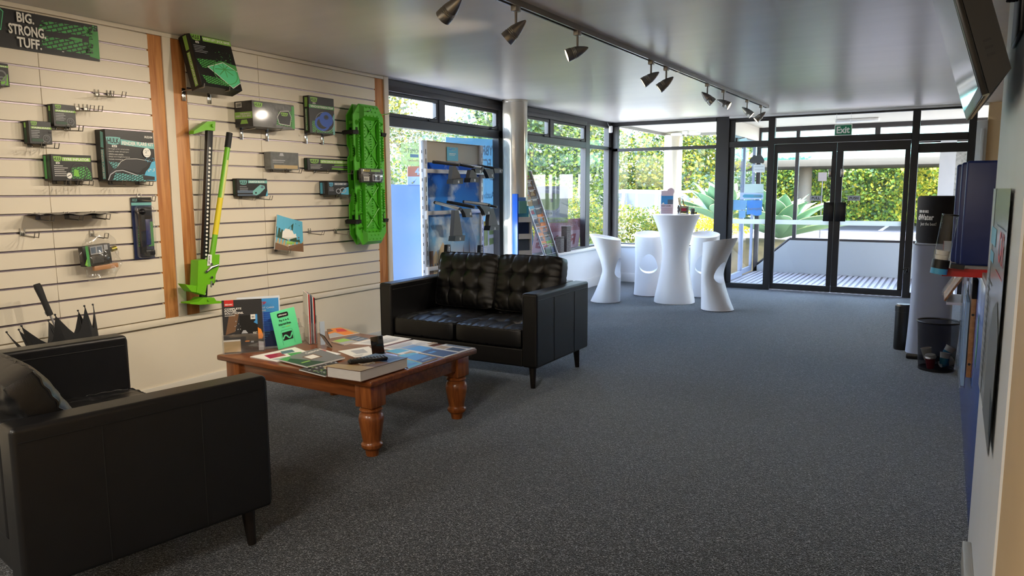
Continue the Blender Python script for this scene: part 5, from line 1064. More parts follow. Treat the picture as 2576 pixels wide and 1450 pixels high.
# slanted brochure ladder
yl = 4.30
def ladder():
    A0, A1 = ony(1373, 650, 4.34), ony(1296, 434, 4.34); B0, B1 = ony(1407, 655, 4.34), ony(1334, 430, 4.34)
    fl0, fl1 = A1+(A0-A1)*1.62, B1+(B0-B1)*1.62
    def down(a, b): k = (a.z-.012)/(a.z-b.z); return a+(b-a)*k
    fA, fB = down(A1, A0), down(B1, B0); fA.y = A1.y-.30; fB.y = B1.y-.30
    A1.y = 4.52; B1.y = 4.52
    A1 = ony(1296, 434, 4.50); B1 = ony(1334, 430, 4.50); A0 = ony(1373, 650, 4.24); B0 = ony(1407, 655, 4.24); fA, fB = down(A1, A0), down(B1, B0)
    t = thing('brochure_ladder', 'slanted silver ladder rack full of brochures at the window', 'brochure rack', (fA.x, fA.y, 0)); O = Vector(t.location)
    rail_m = M('rail_silver', (206, 206, 210), .3, .5)
    MB().tube([fA-O, A1-O], .015, 12).build('side_rail', rail_m, t); MB().tube([fB-O, B1-O], .015, 12).build('side_rail', rail_m, t)
    n = 11; rg = MB()
    for k in range(n+3):
        v = .12+.88*k/(n+2); rg.tube([fA.lerp(A1, v)-O, fB.lerp(B1, v)-O], .004, 6)
    rg.build('rungs', rail_m, t)
    cl = ['ink_tan', 'ink_steel', 'ink_dgreen', 'ink_brown', 'ink_orange', 'ink_silver', 'ink_navy', 'ink_grey', 'ink_cyan', 'ink_lime', 'ink_crimson']
    names = {'ink_tan': 'tan', 'ink_steel': 'slate blue', 'ink_dgreen': 'dark green', 'ink_brown': 'brown', 'ink_orange': 'orange', 'ink_silver': 'silver', 'ink_navy': 'navy', 'ink_grey': 'grey', 'ink_cyan': 'light blue', 'ink_lime': 'lime', 'ink_crimson': 'crimson'}
    wx = (B1-A1); ax = (A1-fA).normalized()
    for k in range(n):
        v = .30+.66*k/(n-1); P0 = fA.lerp(A1, v); P1 = fB.lerp(B1, v)
        for j in range(2 if k < n else 1):
            c = random.choice(cl); c2 = random.choice(cl); a = P0.lerp(P1, .06+.45*j); e = P0.lerp(P1, .06+.45*j+.42); up_ = Vector((0, .05, .20 if k else .26)); dep = Vector((0, .012, 0))
            b = MB(); q = [a, e, e+up_, a+up_]; q = [x+Vector((0, .012, -.02)) for x in q]
            b.add([p-q[0] for p in q]+[p-q[0]+dep for p in q], [(0, 1, 2, 3), (7, 6, 5, 4)]+[(i, i+4, (i+1) % 4+4, (i+1) % 4) for i in range(4)], 0)
            bb = thing('brochure', 'brochure on the slanted ladder rack, tier %d from the bottom, %s column' % (k+1, ('wall side', 'door side')[j]), 'brochure', q[0], 0, 'brochures on the ladder rack')
            b.build('pages', MATS[c], bb)
            m = MB(); m.art([('r', .06, .6, .94, .95, c2), ('r', .1, .3, .8, .36, 'ink_white'), ('p', [(.1, .05), (.9, .05), (.6, .3), (.3, .25)], random.choice(cl))], Vector((0, 0, 0)), e-a, up_, None); m.build('cover_print', None, bb, smooth=False)
        sh = MB(); a = P0; e = P1; sh.add([a-O+Vector((0, .004, -.022)), e-O+Vector((0, .004, -.022)), e-O+Vector((0, .06, -.022)), a-O+Vector((0, .06, -.022))], [(0, 1, 2, 3)]).add([a-O+Vector((0, .0, -.022)), e-O+Vector((0, .0, -.022)), e-O+Vector((0, .0, .03)), a-O+Vector((0, .0, .03))], [(0, 1, 2, 3)])
        sh.build('acrylic_pocket', acr, t)
ladder()
# blue and white pocket stand
p = ony(1322, 640, 4.12)
t = thing('pocket_stand', 'narrow blue sided pocket stand with white tiers between the post and the ladder', 'brochure rack', (p.x-.03, 4.12, 0), R(-38))
MB().lim((-.09, -.02, 0), (-.075, .14, 1.42), bev=.004).build('blue_side', M('royal_blue', (26, 84, 180), .35), t)
MB().lim((.075, -.02, 0), (.092, .14, 1.15), bev=.004).build('white_side', MATS['white_plastic'], t)
MB().lim((-.075, .125, 0), (.075, .14, 1.38)).build('back_panel', M('pale_blue', (120, 170, 226), .4), t)
for k in range(6):
    z = .15+k*.19; MB().lim((-.0745, -.015, z), (.0745, .124, z+.012)).lim((-.0745, -.02, z), (.0745, -.015, z+.06)).build('tier', MATS['white_plastic'], t)
for k in range(6):
    z = .163+k*.19; b = MB().lim((-.066, .02, z), (.066, .05, z+.17)); b.build('printed_cards', MATS[('ink_sky', 'ink_silver', 'ink_cyan', 'ink_steel', 'ink_navy', 'ink_cyan')[k]], t)
MB().lim((-.074, -.03, 1.20), (.02, .05, 1.34)).build('top_card', MATS['ink_teal'], t)
p = ony(1333, 600, 4.5)
t = thing('paddle_sign', 'blue rounded paddle sign on a thin leg behind the ladder rack', 'sign', (p.x, 4.5, 0))
hz = p.z; MB().lathe([(.001, -.16), (.05, -.14), (.085, -.06), (.09, .03), (.06, .11), (.001, .14)], (0, 0, hz), 24, sy=.12).build('paddle', M('royal_blue', None), t)
MB().tube([(0, 0, .004), (.0, 0, hz-.15)], .006).lathe([(.09, 0), (.09, .006)], n=20).build('stand', MATS['dark_metal'], t)

# wicker boxes on the sill
wick = M('wicker', (92, 82, 78), .6, noise=.35, nscale=60, bump=.5, bscale=90)
def wicker(label, px, w, d, h, z, gy):
    p = ony(px, 620, gy); t = thing('wicker_box', label, 'basket', (p.x, gy, z), 0, 'wicker boxes on the sill'); b = MB(); n = int(h/.013)
    for k in range(n):
        zz = h*(k+.5)/n; s_ = 1 if k % 2 else .975
        b.tube([(-w/2*s_, -d/2*s_, zz), (w/2*s_, -d/2*s_, zz), (w/2*s_, d/2*s_, zz), (-w/2*s_, d/2*s_, zz)], h/n*.56, 6, closed=True)
    b.lim((-w/2, -d/2, .0), (w/2, d/2, h*.98)); b.build('woven_box', wick, t)
    MB().lim((-w/2-.006, -d/2-.006, h), (w/2+.006, d/2+.006, h+.014), bev=.004).build('lid', wick, t)
    MB().cyl((w/2, 0, h*.55), (w/2+.022, 0, h*.55), .006).ball((w/2+.026, 0, h*.55), .011).build('knob', MATS['black_plastic'], t)
wicker('taller brown wicker box on the window sill', 1424, .13, .075, .345, .6006, 4.588)
wicker('lower brown wicker box in front of the taller one on the sill', 1411, .11, .05, .20, .6006, 4.505) if False else None
p1_ = ony(1421, 632, 4.583)
t = thing('wicker_box', 'short brown wicker box left of the taller one on the window sill', 'basket', (ony(1408, 634, 4.59).x, 4.59, .6006), 0, 'wicker boxes on the sill')
b = MB()
for k in range(16): b.tube([(-.05, -.035, .0065+.0125*k), (.05, -.035, .0065+.0125*k), (.05, .035, .0065+.0125*k), (-.05, .035, .0065+.0125*k)], .0072, 6, closed=True)
b.lim((-.05, -.035, 0), (.05, .035, .198)); b.build('woven_box', wick, t)
MB().lim((-.056, -.041, .2065), (.056, .041, .22), bev=.004).build('lid', wick, t)

# ================================================================ bar table and stools
wp = M('moulded_white', (238, 239, 241), .42)
tc_ = Vector((9.37, 3.055, 0)); tc_ = onz(1697, 767, 0)+Vector((.23, .08, 0))
t = thing('bar_table', 'tall white waisted plastic bar table near the glass doors', 'table', tc_)
MB().lathe([(.255, 0), (.262, .004), (.258, .05), (.225, .20), (.185, .42), (.166, .60), (.172, .72), (.205, .88), (.26, 1.04), (.302, 1.128), (.305, 1.138), (.300, 1.142)], n=64, caps=False).lathe([(.300, 1.142), (.001, 1.142)], n=64, caps=False).lathe([(.001, 0), (.255, 0)], n=64, caps=False).build('table_body', wp, t)
def make_stool():
    t = thing('bar_stool', 'x', 'stool', (0, 0, 0), 0, 'white bar stools round the bar table')
    H = .84; n = 48; prof = []
    def sect(z):
        v = z/H; lat = .198-.016*math.sin(PI*v)
        if v < .5: c = .19-.16*math.sin(PI*v)**1.15
        else: c = .035+.185*((v-.5)/.5)**1.5
        if v < .5: c = .035+.16*(1-(v/.5))**1.4
        return -.192, c, lat
    vs = []; zs = [0, .004]+[H*k/30 for k in range(1, 31)]
    for z in zs:
        b0, c, lat = sect(z); m = (b0+c)/2; a = (c-b0)/2
        for j in range(n):
            th = 2*PI*j/n; x, y = m+a*math.cos(th), lat*math.sin(th)
            zz = z+(.035*(x/.2)*(z/H)**6); vs.append((x, y, zz))
    fs = [(i*n+j, i*n+(j+1) % n, (i+1)*n+(j+1) % n, (i+1)*n+j) for i in range(len(zs)-1) for j in range(n)]
    b = MB(); b.add(vs, fs); top = vs[-n:]; k0 = len(b.v)
    cx = sum(p[0] for p in top)/n
    rings = [(.94, -.002), (.90, -.012), (.6, -.028), (.25, -.034)]
    rv = [p for s_, dz in rings for p in [(cx+(q[0]-cx)*s_, q[1]*s_, (q[2]*s_+.84*(1-s_))+dz) for q in top]]
    b.v += rv; base = k0-n
    for i in range(len(rings)):
        a0 = base if i == 0 else k0+(i-1)*n; a1 = k0+i*n
        b.f += [(a0+j, a0+(j+1) % n, a1+(j+1) % n, a1+j) for j in range(n)]; b.m += [0]*n
    l = k0+(len(rings)-1)*n; b.f.append(tuple(l+j for j in range(n))); b.m.append(0)
    b.f.append(tuple(reversed(range(n)))); b.m.append(0)
    o = b.build('stool_body', wp, t)
    c = MB(); poly = []                                     # egg shaped foot opening through the spine
    for k in range(28):
        th = 2*PI*k/28; yy = .122*math.cos(th); zz = .395+.185*math.sin(th) if math.sin(th) > 0 else .40+.085*math.sin(th)
        poly.append((yy*(1 if math.sin(th) <= 0 else 1-.12*math.sin(th)), zz))
    c.prism(poly, -.5, .5, T=rotz(R(90))); co = c.build('cut', wp, None)
    md = o.modifiers.new('hole', 'BOOLEAN'); md.object = co; md.operation = 'DIFFERENCE'; md.solver = 'EXACT'
    dg = bpy.context.evaluated_depsgraph_get(); me = bpy.data.meshes.new_from_object(o.evaluated_get(dg)); o.modifiers.clear(); old = o.data; o.data = me; me.name = 'stool_body'; bpy.data.objects.remove(co)
    me.polygons.foreach_set('use_smooth', [True]*len(me.polygons)); me.set_sharp_from_angle(angle=R(40))
    for k in range(3):
        a = 2*PI*k/3; MB().cyl((.0+.11*math.cos(a)-.0, .12*math.sin(a), -.008), (.0+.11*math.cos(a), .12*math.sin(a), .003), .014, n=12).build('glide', MATS['black_plastic'], t)
    return t
st0 = make_stool()
ST = [((1523, 764), .175, R(94), 'white sculpted bar stool left of the bar table, seen from its side'), ((1630, 747), .18, R(20), 'white bar stool behind the bar table on the window side'), ((1769, 750), .18, R(15), 'white bar stool behind the bar table next to the dark post'), ((1804, 785), .17, R(-104), 'white sculpted bar stool right of the table, its hollow side to the doors')]
for i, (px, off, a, lab) in enumerate(ST):
    o = st0 if i == 0 else copy_tree(st0); p = onz(*px, 0); d = Vector((p.x, p.y, 0)).normalized(); o.location = p+d*off+Vector((0, 0, .009)); o.rotation_euler = (0, 0, a); o['label'] = lab
# items on the bar table
zt = 1.1445
def on_table(px, py, dz=0): return onz(px, py, zt)
P = Vector((tc_.x-.12, tc_.y+.10, zt)); k = ray(1662, 538); q = CAM+k*((tc_.x+.05-CAM.x)/k.x)
t = thing('leaflet_stand', 'pink and blue leaflet stand with a round top on the bar table', 'brochure stand', (q.x, q.y, zt+.0006), R(-62)); hh = .30
MB().lim((0, 0, 0), (.16, .005, hh), bev=.001).cyl((.125, -.001, hh-.01), (.125, .006, hh-.01), .046, n=28).lim((0, 0, 0), (.16, .07, .004)).build('stand', M('lilac_card', (204, 190, 206), .4), t)
MB().art([('r', .02, .42, .98, .78, 'ink_sky'), ('r', .55, .42, .98, .62, 'ink_steel'), ('p', [(.05, .42), (.3, .42), (.2, .5)], 'ink_white'), ('T', 'RACV 2 SURE', .06, .32, .8, .37, 'ink_black')]+[('r', .06, .24-.045*k, .95, .25-.045*k, 'show_pink') for k in range(5)], (0, 0, 0), (.16, 0, 0), (0, 0, hh), None).build('print', None, t, smooth=False)
k = ray(1708, 538); q = CAM+k*((tc_.x-.02-CAM.x)/k.x)
t = thing('winch_model', 'small display winch with a red label, rope drum and posts on the bar table', 'winch', (q.x, q.y, zt+.0006), R(-58))
MB().box((.0, 0, .06), (.012, .105, .115), bev=.004).box((.105, 0, .055), (.012, .10, .10), bev=.004).lim((-.01, -.05, 0), (.12, .05, .008), bev=.002).build('end_plates', MATS['steel'], t)
MB().cyl((-.012, 0, .062), (-.007, 0, .062), .046, n=28).build('fan_face', MATS['black_plastic'], t)
MB().tube([(-.014, 0, .062), (-.014, .02, .045)], .004).tube([(-.014, -.012, .066), (-.02, .0, .062)], .006).build('crank', MATS['steel'], t)
MB().cyl((.008, 0, .06), (.098, 0, .06), .046, n=28).build('drum', M('drum_olive', (120, 116, 104), .4, .4), t)
MB().art([('r', 0, 0, 1, 1, 'ink_crimson')], (.02, -.0462, .042), (.06, 0, 0), (0, 0, .035), None).build('red_label', None, t, smooth=False)
MB().tube([(.01, .02, .118), (-.005, .02, .21)], .008).tube([(.03, .02, .1), (.012, .02, .215)], .005).tube([(.07, .02, .1), (.05, .02, .19)], .008).build('posts', M('brass_posts', (196, 176, 130), .3, .8), t)
k = ray(1742, 537); q = CAM+k*((tc_.x-.03-CAM.x)/k.x)
t = thing('gear_motor', 'little dark gear motor at the right of the display winch', 'motor', (q.x, q.y, zt+.0006), R(-58))
MB().cyl((-.02, 0, .05), (.02, 0, .05), .03, n=20).lim((-.02, -.02, 0), (.02, .02, .03), bev=.003).build('housing', M('motor_grey', (84, 90, 92), .4, .3), t); MB().cyl((.0, -.02, .018), (.05, -.03, .018), .01).build('shaft', MATS['black_plastic'], t)

# sensor in the corner, exit sign, stickers on the side light
p = onx(1549, 322, XD-.10)
t = thing('motion_sensor', 'white motion sensor high in the corner where the windows meet', 'sensor', (XD-.20, YW-.03, 2.40), R(45))
MB().box((0, -.03, 0), (.062, .045, .105), bev=.012, seg=3).build('sensor_body', MATS['white_plastic'], t); MB().tube([(0, -.0, .05), (0, .02, .085), (-.02, .03, CEIL-2.40-.003)], .004).build('bracket', MATS['white_plastic'], t)
A, Bm = onx(2098.5, 342, XD-.02), onx(2144, 312, XD-.02)
t = thing('exit_sign', 'green exit sign with white letters hung before the glass above the doors', 'sign', (XD-.018, A.y, A.z)); wE, hE = A.y-Bm.y, Bm.z-A.z
MB().lim((0, -wE, 0), (.012, 0, hE), bev=.003).build('sign_plate', M('exit_white', (232, 240, 228), .4), t)
m = MB(); m.art([('r', .04, .07, .96, .93, 'exit_green'), ('T', 'Exit', .12, .2, .88, .82, 'ink_white')] if M('exit_green', (16, 122, 84), .4) else [], (0, 0, 0), (0, -wE, 0), (0, 0, hE), None); m.build('lettering', None, t, smooth=False)
MB().tube([(.006, -.02, hE), (.006, -.02, hE+.14), (.02, -.02, hE+.15)], .002, 5).tube([(.006, -wE+.02, hE), (.006, -wE+.02, hE+.14), (.02, -wE+.02, hE+.15)], .002, 5).build('hanger_wires', MATS['steel'], t)
def sticker(label, px4, m, art=None, flip=True, name='window_sticker', ov=None, lift=0):
    P = [onx(*p, XD+.053) for p in px4]; O = P[0]; t = thing(name, label, 'sticker', (XD+.053+lift, O.y, O.z)); q = [Vector((0, p.y-O.y, p.z-O.z)) for p in P]
    if ov: q = [Vector((0, onx(*p, XD+.053).y-O.y, onx(*p, XD+.053).z-O.z)) for p in ov]
    n = len(q); MB().add([tuple(v) for v in q]+[(.0012, v.y, v.z) for v in q], [tuple(range(n)), tuple(range(2*n-1, n-1, -1))]+[(i, i+n, (i+1) % n+n, (i+1) % n) for i in range(n)]).build('vinyl', m, t)
    if art:
        tmp = MB(); tmp.art(art, (0, 0, 0), (1, 0, 0), (0, 0, 1), None); q4 = [Vector((0, p.y-O.y, p.z-O.z)) for p in P]
        tmp.v = [tuple(q4[0].lerp(q4[1], 1-x if flip else x).lerp(q4[3].lerp(q4[2], 1-x if flip else x), z)+Vector((yy, 0, 0))) for x, yy, z in tmp.v]; tmp.build('print', None, t, smooth=False)
cloud = [(1884, 406), (1888, 398), (1892, 395), (1897, 390), (1903, 392), (1909, 388), (1915, 391), (1920, 397), (1923, 404), (1921, 411), (1912, 411), (1904, 410), (1896, 412), (1888, 410)]
sticker('dark cloud shaped sticker on the narrow side light', [(1884, 412), (1923, 411), (1923, 388), (1884, 388)], M('sticker_grey', (74, 80, 84), .5), ov=cloud)
sticker('small white notice sticker under the cloud on the side light', [(1895, 434), (1924, 434), (1924, 414), (1895, 415)], film('notice_white', (226, 230, 232), .9), [('r', .1, .7, .9, .78, 'ink_silver'), ('r', .1, .3, .9, .38, 'ink_silver')])
sticker('frosted grey sticker in the middle of the side light', [(1873, 486), (1921, 485), (1921, 463), (1873, 463)], film('notice_pale', (206, 222, 222), .8))
sticker('white sticker with a mirrored blue pill logo on the side light', [(1861, 502), (1920, 502), (1921, 486), (1862, 485)], film('notice_lilac', (198, 210, 232), .85), [('p', [(.02, .5), (.08, .25), (.82, .25), (.9, .5), (.82, .75), (.08, .75)], 'ink_cyan'), ('T', 'Jayco', .08, .32, .42, .7, 'show_white')], lift=.0002)
sticker('pale blue square sticker at the left of the side light', [(1844, 529), (1876, 528), (1879, 504), (1845, 503)], film('notice_blue', (150, 190, 220), .85))
sticker('blue sticker with a mirrored white word and curved edge on the side light', [(1878, 540), (1917, 538), (1918, 504), (1879, 504)], film('notice_sky', (112, 168, 222), .85), [('T', 'Jayrad', .04, .24, .92, .5, 'show_white')], ov=[(1878, 540), (1890, 539), (1900, 543), (1908, 543), (1916, 540), (1918, 504), (1879, 504)], lift=.0002)
sticker('smallest blue sticker low on the side light', [(1858, 548), (1875, 548), (1876, 530), (1859, 530)], film('notice_blue', (150, 190, 220), .85), lift=.0002)
# ================================================================ right side: television, notice, counter, cooler, bin
Pn, Pf = onz(2466, 245, 1.70), onz(2428, 305, 1.70); tilt = R(17); Lx = Pf.x-Pn.x
t = thing('television', 'black flat television leaning forward high on the right wall', 'television', (Pn.x, Pn.y, 1.70), (tilt*-1, 0, math.atan2(Pf.y-Pn.y, Lx))); HV = .50
# local: x along the wall, y towards the room, z up the screen
MB().lim((0, -.022, 0), (Lx, -.004, HV), bev=.004).build('bezel', M('tv_black', (22, 22, 23), .3), t)
MB().lim((.022, -.004, .03), (Lx-.022, -.0025, HV-.022)).build('screen', M('tv_screen', (16, 17, 20), .06, coat=1.0), t)
MB().lim((.0, -.0225, .0), (Lx, -.006, .004)).build('glass_edge', M('tv_rim', (120, 124, 110), .1, coat=.5), t)
MB().add([(.0, -.0221, .0), (Lx, -.0221, .0), (Lx, -.0221, HV), (0, -.0221, HV), (.0, -.085, .05), (Lx, -.085, .05), (Lx, -.085, HV-.04), (0, -.085, HV-.04)], [(3, 2, 1, 0), (4, 5, 6, 7), (0, 1, 5, 4), (1, 2, 6, 5), (2, 3, 7, 6), (3, 0, 4, 7)]).build('rear_housing', M('tv_rear', (34, 33, 31), .45), t)
for k in range(3): MB().lim((-.0006, -.06, .10+.02*k), (.003, -.04, .108+.02*k)).build('vent_slot', MATS['black_plastic'], t)
wx = Pn.x+Lx*.42
t = thing('wall_mount', 'black tilting wall mount with looped cables behind the television', 'bracket', (wx, YR+.001, 2.06))
MB().lim((-.16, 0, -.16), (.16, .012, .22), bev=.003).build('wall_plate', MATS['dark_metal'], t)
for s in (-.12, .12): MB().lim((s-.014, .013, .02), (s+.014, .04, .18), bev=.004).build('arm', MATS['black_plastic'], t)
MB().tube([(-.1+.05*math.cos(a*.9), .03+.012*math.sin(a*2.3), -.02+.045*math.sin(a*.9)) for a in range(0, 22)], .004, 6).build('cable_loop', MATS['black_plastic'], t)
# wall poster
x0, x1, z0, z1 = 2.50, 3.455, .67, 1.45
t = thing('poster', 'large curling laminated car poster on the white partition at the right', 'poster', (x1, YR+.002, z0))
f = lambda u, v: (-(x1-x0)*u, .003+.007*u**2.2*(1-.3*v), (z1-z0)*v)
MB().grid(f, 16, 6).grid(lambda u, v: (f(1-u, v)[0], f(1-u, v)[1]-.0012, f(u, v)[2]), 16, 6).build('sheet', M('laminate', (206, 210, 208), .2, coat=.3), t)
tmp = MB(); tmp.art([('r', 0, .0, .18, 1, 'ink_silver'), ('r', .1, .74, .42, .82, 'ink_cyan'), ('r', .12, .66, .36, .71, 'ink_cyan'), ('T', 'CAR', .62, .70, .93, .83, 'ink_red'), ('r', .45, .84, .95, .845, 'ink_steel'), ('r', .55, .655, .95, .66, 'ink_red'), ('p', [(.42, .0), (1, .0), (1, .46), (.8, .56), (.6, .5), (.48, .38)], 'ink_grey'), ('ring', .72, .36, .2, .13, .2, 'ink_white'), ('p', [(.5, .1), (1, .05), (1, .2), (.55, .25)], 'ink_dark'), ('p', [(.5, .3), (.62, .28), (.64, .36), (.54, .38)], 'ink_crimson')]+lines(.08, .56, .4, 14, .036, 'ink_grey', .25), (0, 0, 0), (1, 0, 0), (0, 0, 1), None)
tmp.v = [tuple(Vector(f(x, z))+Vector((0, .0012-yy*.4, 0))) for x, yy, z in tmp.v]; tmp.build('print', None, t, smooth=False)

# counter
blue = M('counter_blue', (28, 72, 172), .22, coat=.5)
t = thing('reception_counter', 'blue fronted counter with a red edged white top beyond the partition', 'counter', (3.485, 0, 0))
MB().lim((0, -.80, 0), (2.78, -.17, 1.034), bev=.003).build('front_panel', blue, t)
MB().lim((.62, -.80, 1.035), (2.80, -.008, 1.0715), bev=.002).build('worktop', M('worktop_white', (216, 208, 196), .3), t)
MB().lim((.614, -.80, 1.034), (.6195, -.006, 1.0725)).lim((.614, -.0075, 1.034), (2.80, -.006, 1.0725)).build('red_edging', M('edge_red', (206, 26, 26), .35), t)
MB().lim((0, -.80, 1.035), (.612, -.17, 1.06), bev=.002).build('end_top', M('worktop_white', None), t)
m = MB(); m.art([('c', .5, .5, .5, .5, 'ink_teal'), ('c', .5, .5, .40, .46, 'ink_mgreen')], (.66, -.1695, .60), (-.11, 0, 0), (0, 0, .26), None); m.build('oval_sticker', None, t, smooth=False)
navy = M('navy_board', (22, 44, 112), .38)
for k, (px, py, X) in enumerate(((2408, 414, 4.46), (2420, 409, 4.38), (2433, 405, 4.30))):
    p = onx(px, py, X); b = MB(); Wb = .42; Hb = p.z-1.0728
    b.lim((-.014, -Wb, 0), (.014, 0, Hb), bev=.012, seg=3)
    o = b.build('display_board', navy, None, loc=(X, p.y, 1.0726)); tag(o, 'upright navy board on the counter top, %s of the three' % ('farthest', 'middle', 'nearest and most exposed')[k], 'board', 'three navy boards on the counter')
# timber backed acrylic leaflet board fixed to the counter front
pa, pb = ony(2458, 757, -.1695), ony(2441, 945, -.1695); xb = (pa.x+pb.x)/2; zt, zb = pa.z, pb.z; k_ = ray(2437, 850); TB = .1695+xb*k_.y/k_.x
t = thing('leaflet_board', 'timber board with clear acrylic leaflet pockets fixed to the blue counter front', 'display board', (xb, -.1695, zb))
MB().lim((0, 0, 0), (.9, TB, zt-zb), bev=.002).build('timber_board', wood('batten_wood', (150, 104, 66), (186, 138, 94), .5, (2, 14, 14)), t)
for z in (.17, .80): MB().cyl((-.0012, TB*.5, z*(zt-zb)), (-.0002, TB*.5, z*(zt-zb)), .007, n=12).build('screw', MATS['black_plastic'], t)
MB().lim((-.004, .0, zt-zb+.001), (.12, TB, zt-zb+.10), bev=.002).build('foam_block', M('black_foam', (10, 10, 10), .9), t)
MB().lim((.0, TB+.0005, -.06), (.9, TB+.0035, zt-zb+.14), bev=.001).lim((.0, TB+.024, -.05), (.9, TB+.027, zt-zb+.05), bev=.001).lim((0, TB+.0005, -.06), (.9, TB+.027, -.056)).build('acrylic_front', acr, t)
MB().lim((.01, TB+.006, -.05), (.88, TB+.020, zt-zb-.02)).build('leaflets', M('leaflet_blue', (150, 184, 222), .4), t)
# sloping leaflet tray below the top, farther along
X = 6.15; p = onx(2425, 775, X); t = thing('leaflet_tray', 'sloping timber leaflet tray with clear tubes under the counter edge', 'brochure rack', (X, -.1695, .66))
T = Matrix.Rotation(R(-38), 4, 'X')
MB().lim((0, .0, -.02), (.5, .014, .19), bev=.002, T=Matrix.Translation((0, .115, .0)) @ Matrix.Rotation(R(30), 4, 'X')).build('tray_board', MATS['batten_wood'], t)
for k in range(3): MB().tube([(.04+.14*k, .14, .02), (.04+.14*k, .05, .18)], .013, 12).build('clear_tube', acr, t)
MB().lim((0, .0, -.04), (.5, .02, .22)).lim((0, .02, -.04), (.5, .12, -.022)).build('tray_bracket', MATS['white_plastic'], t)
# cup tube on the counter end
A, Bm = onx(2361, 686, 4.05), onx(2391, 541, 4.05)
t = thing('cup_dispenser', 'clear tilted cup dispenser tube with a black collar at the counter end', 'cup dispenser', A); ax = Bm-A; t.rotation_mode = 'QUATERNION'; t.rotation_quaternion = ax.to_track_quat('Z', 'Y'); L = ax.length
MB().tube([(0, 0, .06), (0, 0, L)], .034, 28, caps=False).build('clear_tube', glassy('tube_clear', gloss=.03), t)
MB().tube([(0, 0, L-.003), (0, 0, L+.003)], .0352, 28, caps=False).build('rim', MATS['black_plastic'], t)
MB().tube([(0, 0, .022), (0, 0, .062)], .037, 24).build('collar', MATS['black_plastic'], t); MB().tube([(0, 0, -.005), (0, 0, .0215)], .036, 24).build('blue_foot', M('foot_blue', (80, 178, 224), .4), t)
for k in range(2): MB().tube([(0, 0, .064+.022*k), (0, 0, .085+.022*k)], [.027, .030], 22).build('paper_cup', MATS['ink_white'], t)
MB().lim((-.012, -.10, .03), (.06, -.043, .05)).build('bracket', MATS['black_plastic'], t)

# water cooler
P = onz(2340, 905, 0); cx, cy = 7.26, .055
t = thing('water_cooler', 'grey water cooler with a black covered bottle by the right side light', 'water cooler', (cx, cy, 0))
def body(u, v):
    a = 2*PI*u; c, s = math.cos(a), math.sin(a); e = 4.0; rr = (abs(c)**e+abs(s)**e)**(-1/e)
    z = .05+.93*v; wv = .166-.012*math.sin(PI*v*.9)+.006*(1-v); return (rr*c*wv, rr*s*wv, z)
MB().grid(body, 56, 24).lathe([(.001, .98), (.15, .98), (.166, .975)], n=40, caps=False).build('cabinet', M('cooler_grey', (158, 168, 192), .38), t)
MB().box((0, 0, .025), (.32, .32, .05), bev=.012).build('base', MATS['black_plastic'], t)
MB().lim((-.155, -.15, .981), (.155, .15, .995), bev=.006).build('top_rim', M('cooler_rim', (168, 178, 196), .3), t)
cvm = M('neoprene', (27, 26, 30), .8, noise=.1, nscale=30)
MB().lathe([(.14, .996), (.148, 1.03), (.150, 1.2), (.152, 1.36), (.146, 1.385), (.13, 1.392), (.001, 1.39)], n=44).build('bottle_cover', cvm, t)
lt = MB(); lt.art([('T', '1300 801802', .05, .80, .62, .96, 'ink_white'), ('T', 'dWater', .0, .38, .88, .72, 'ink_white'), ('t', 'Just the best!', .2, .02, 1, .26, 'ink_white')], (0, 0, 0), (1, 0, 0), (0, 0, 1), None)
def wrap(x, y, z):
    a = R(180-62)+R(58)*x*1.0; a = R(118+62*x); r_ = .1525+(-y)*.0; return (r_*math.cos(a), r_*math.sin(a), 1.135+.145*z)
lt.v = [wrap(*v) for v in lt.v]; lt.build('lettering', None, t, smooth=False)
t = thing('cup_bin', 'slim black cylinder standing on the carpet behind the water cooler', 'bin', (7.52, .27, 0))
MB().lathe([(.062, 0), (.066, .02), (.066, .34), (.066, .35)], n=28).build('body', M('bin_black', (20, 20, 22), .35), t); MB().lathe([(.069, .351), (.069, .40), (.055, .415), (.001, .415)], n=28).build('lid', MATS['black_plastic'], t)
p = onx(2280, 680, XD-.03)
t = thing('door_latch', 'black lever latch low on the door frame beside the cooler', 'latch', (XD-.001, p.y, p.z))
MB().lim((-.02, -.03, -.03), (-.001, .03, .03), bev=.004).tube([(-.02, 0, 0), (-.05, 0, 0), (-.05, .09, .02)], .008).tube([(-.035, 0, 0), (-.04, .02, -.05)], .006).build('lever', MATS['black_plastic'], t)
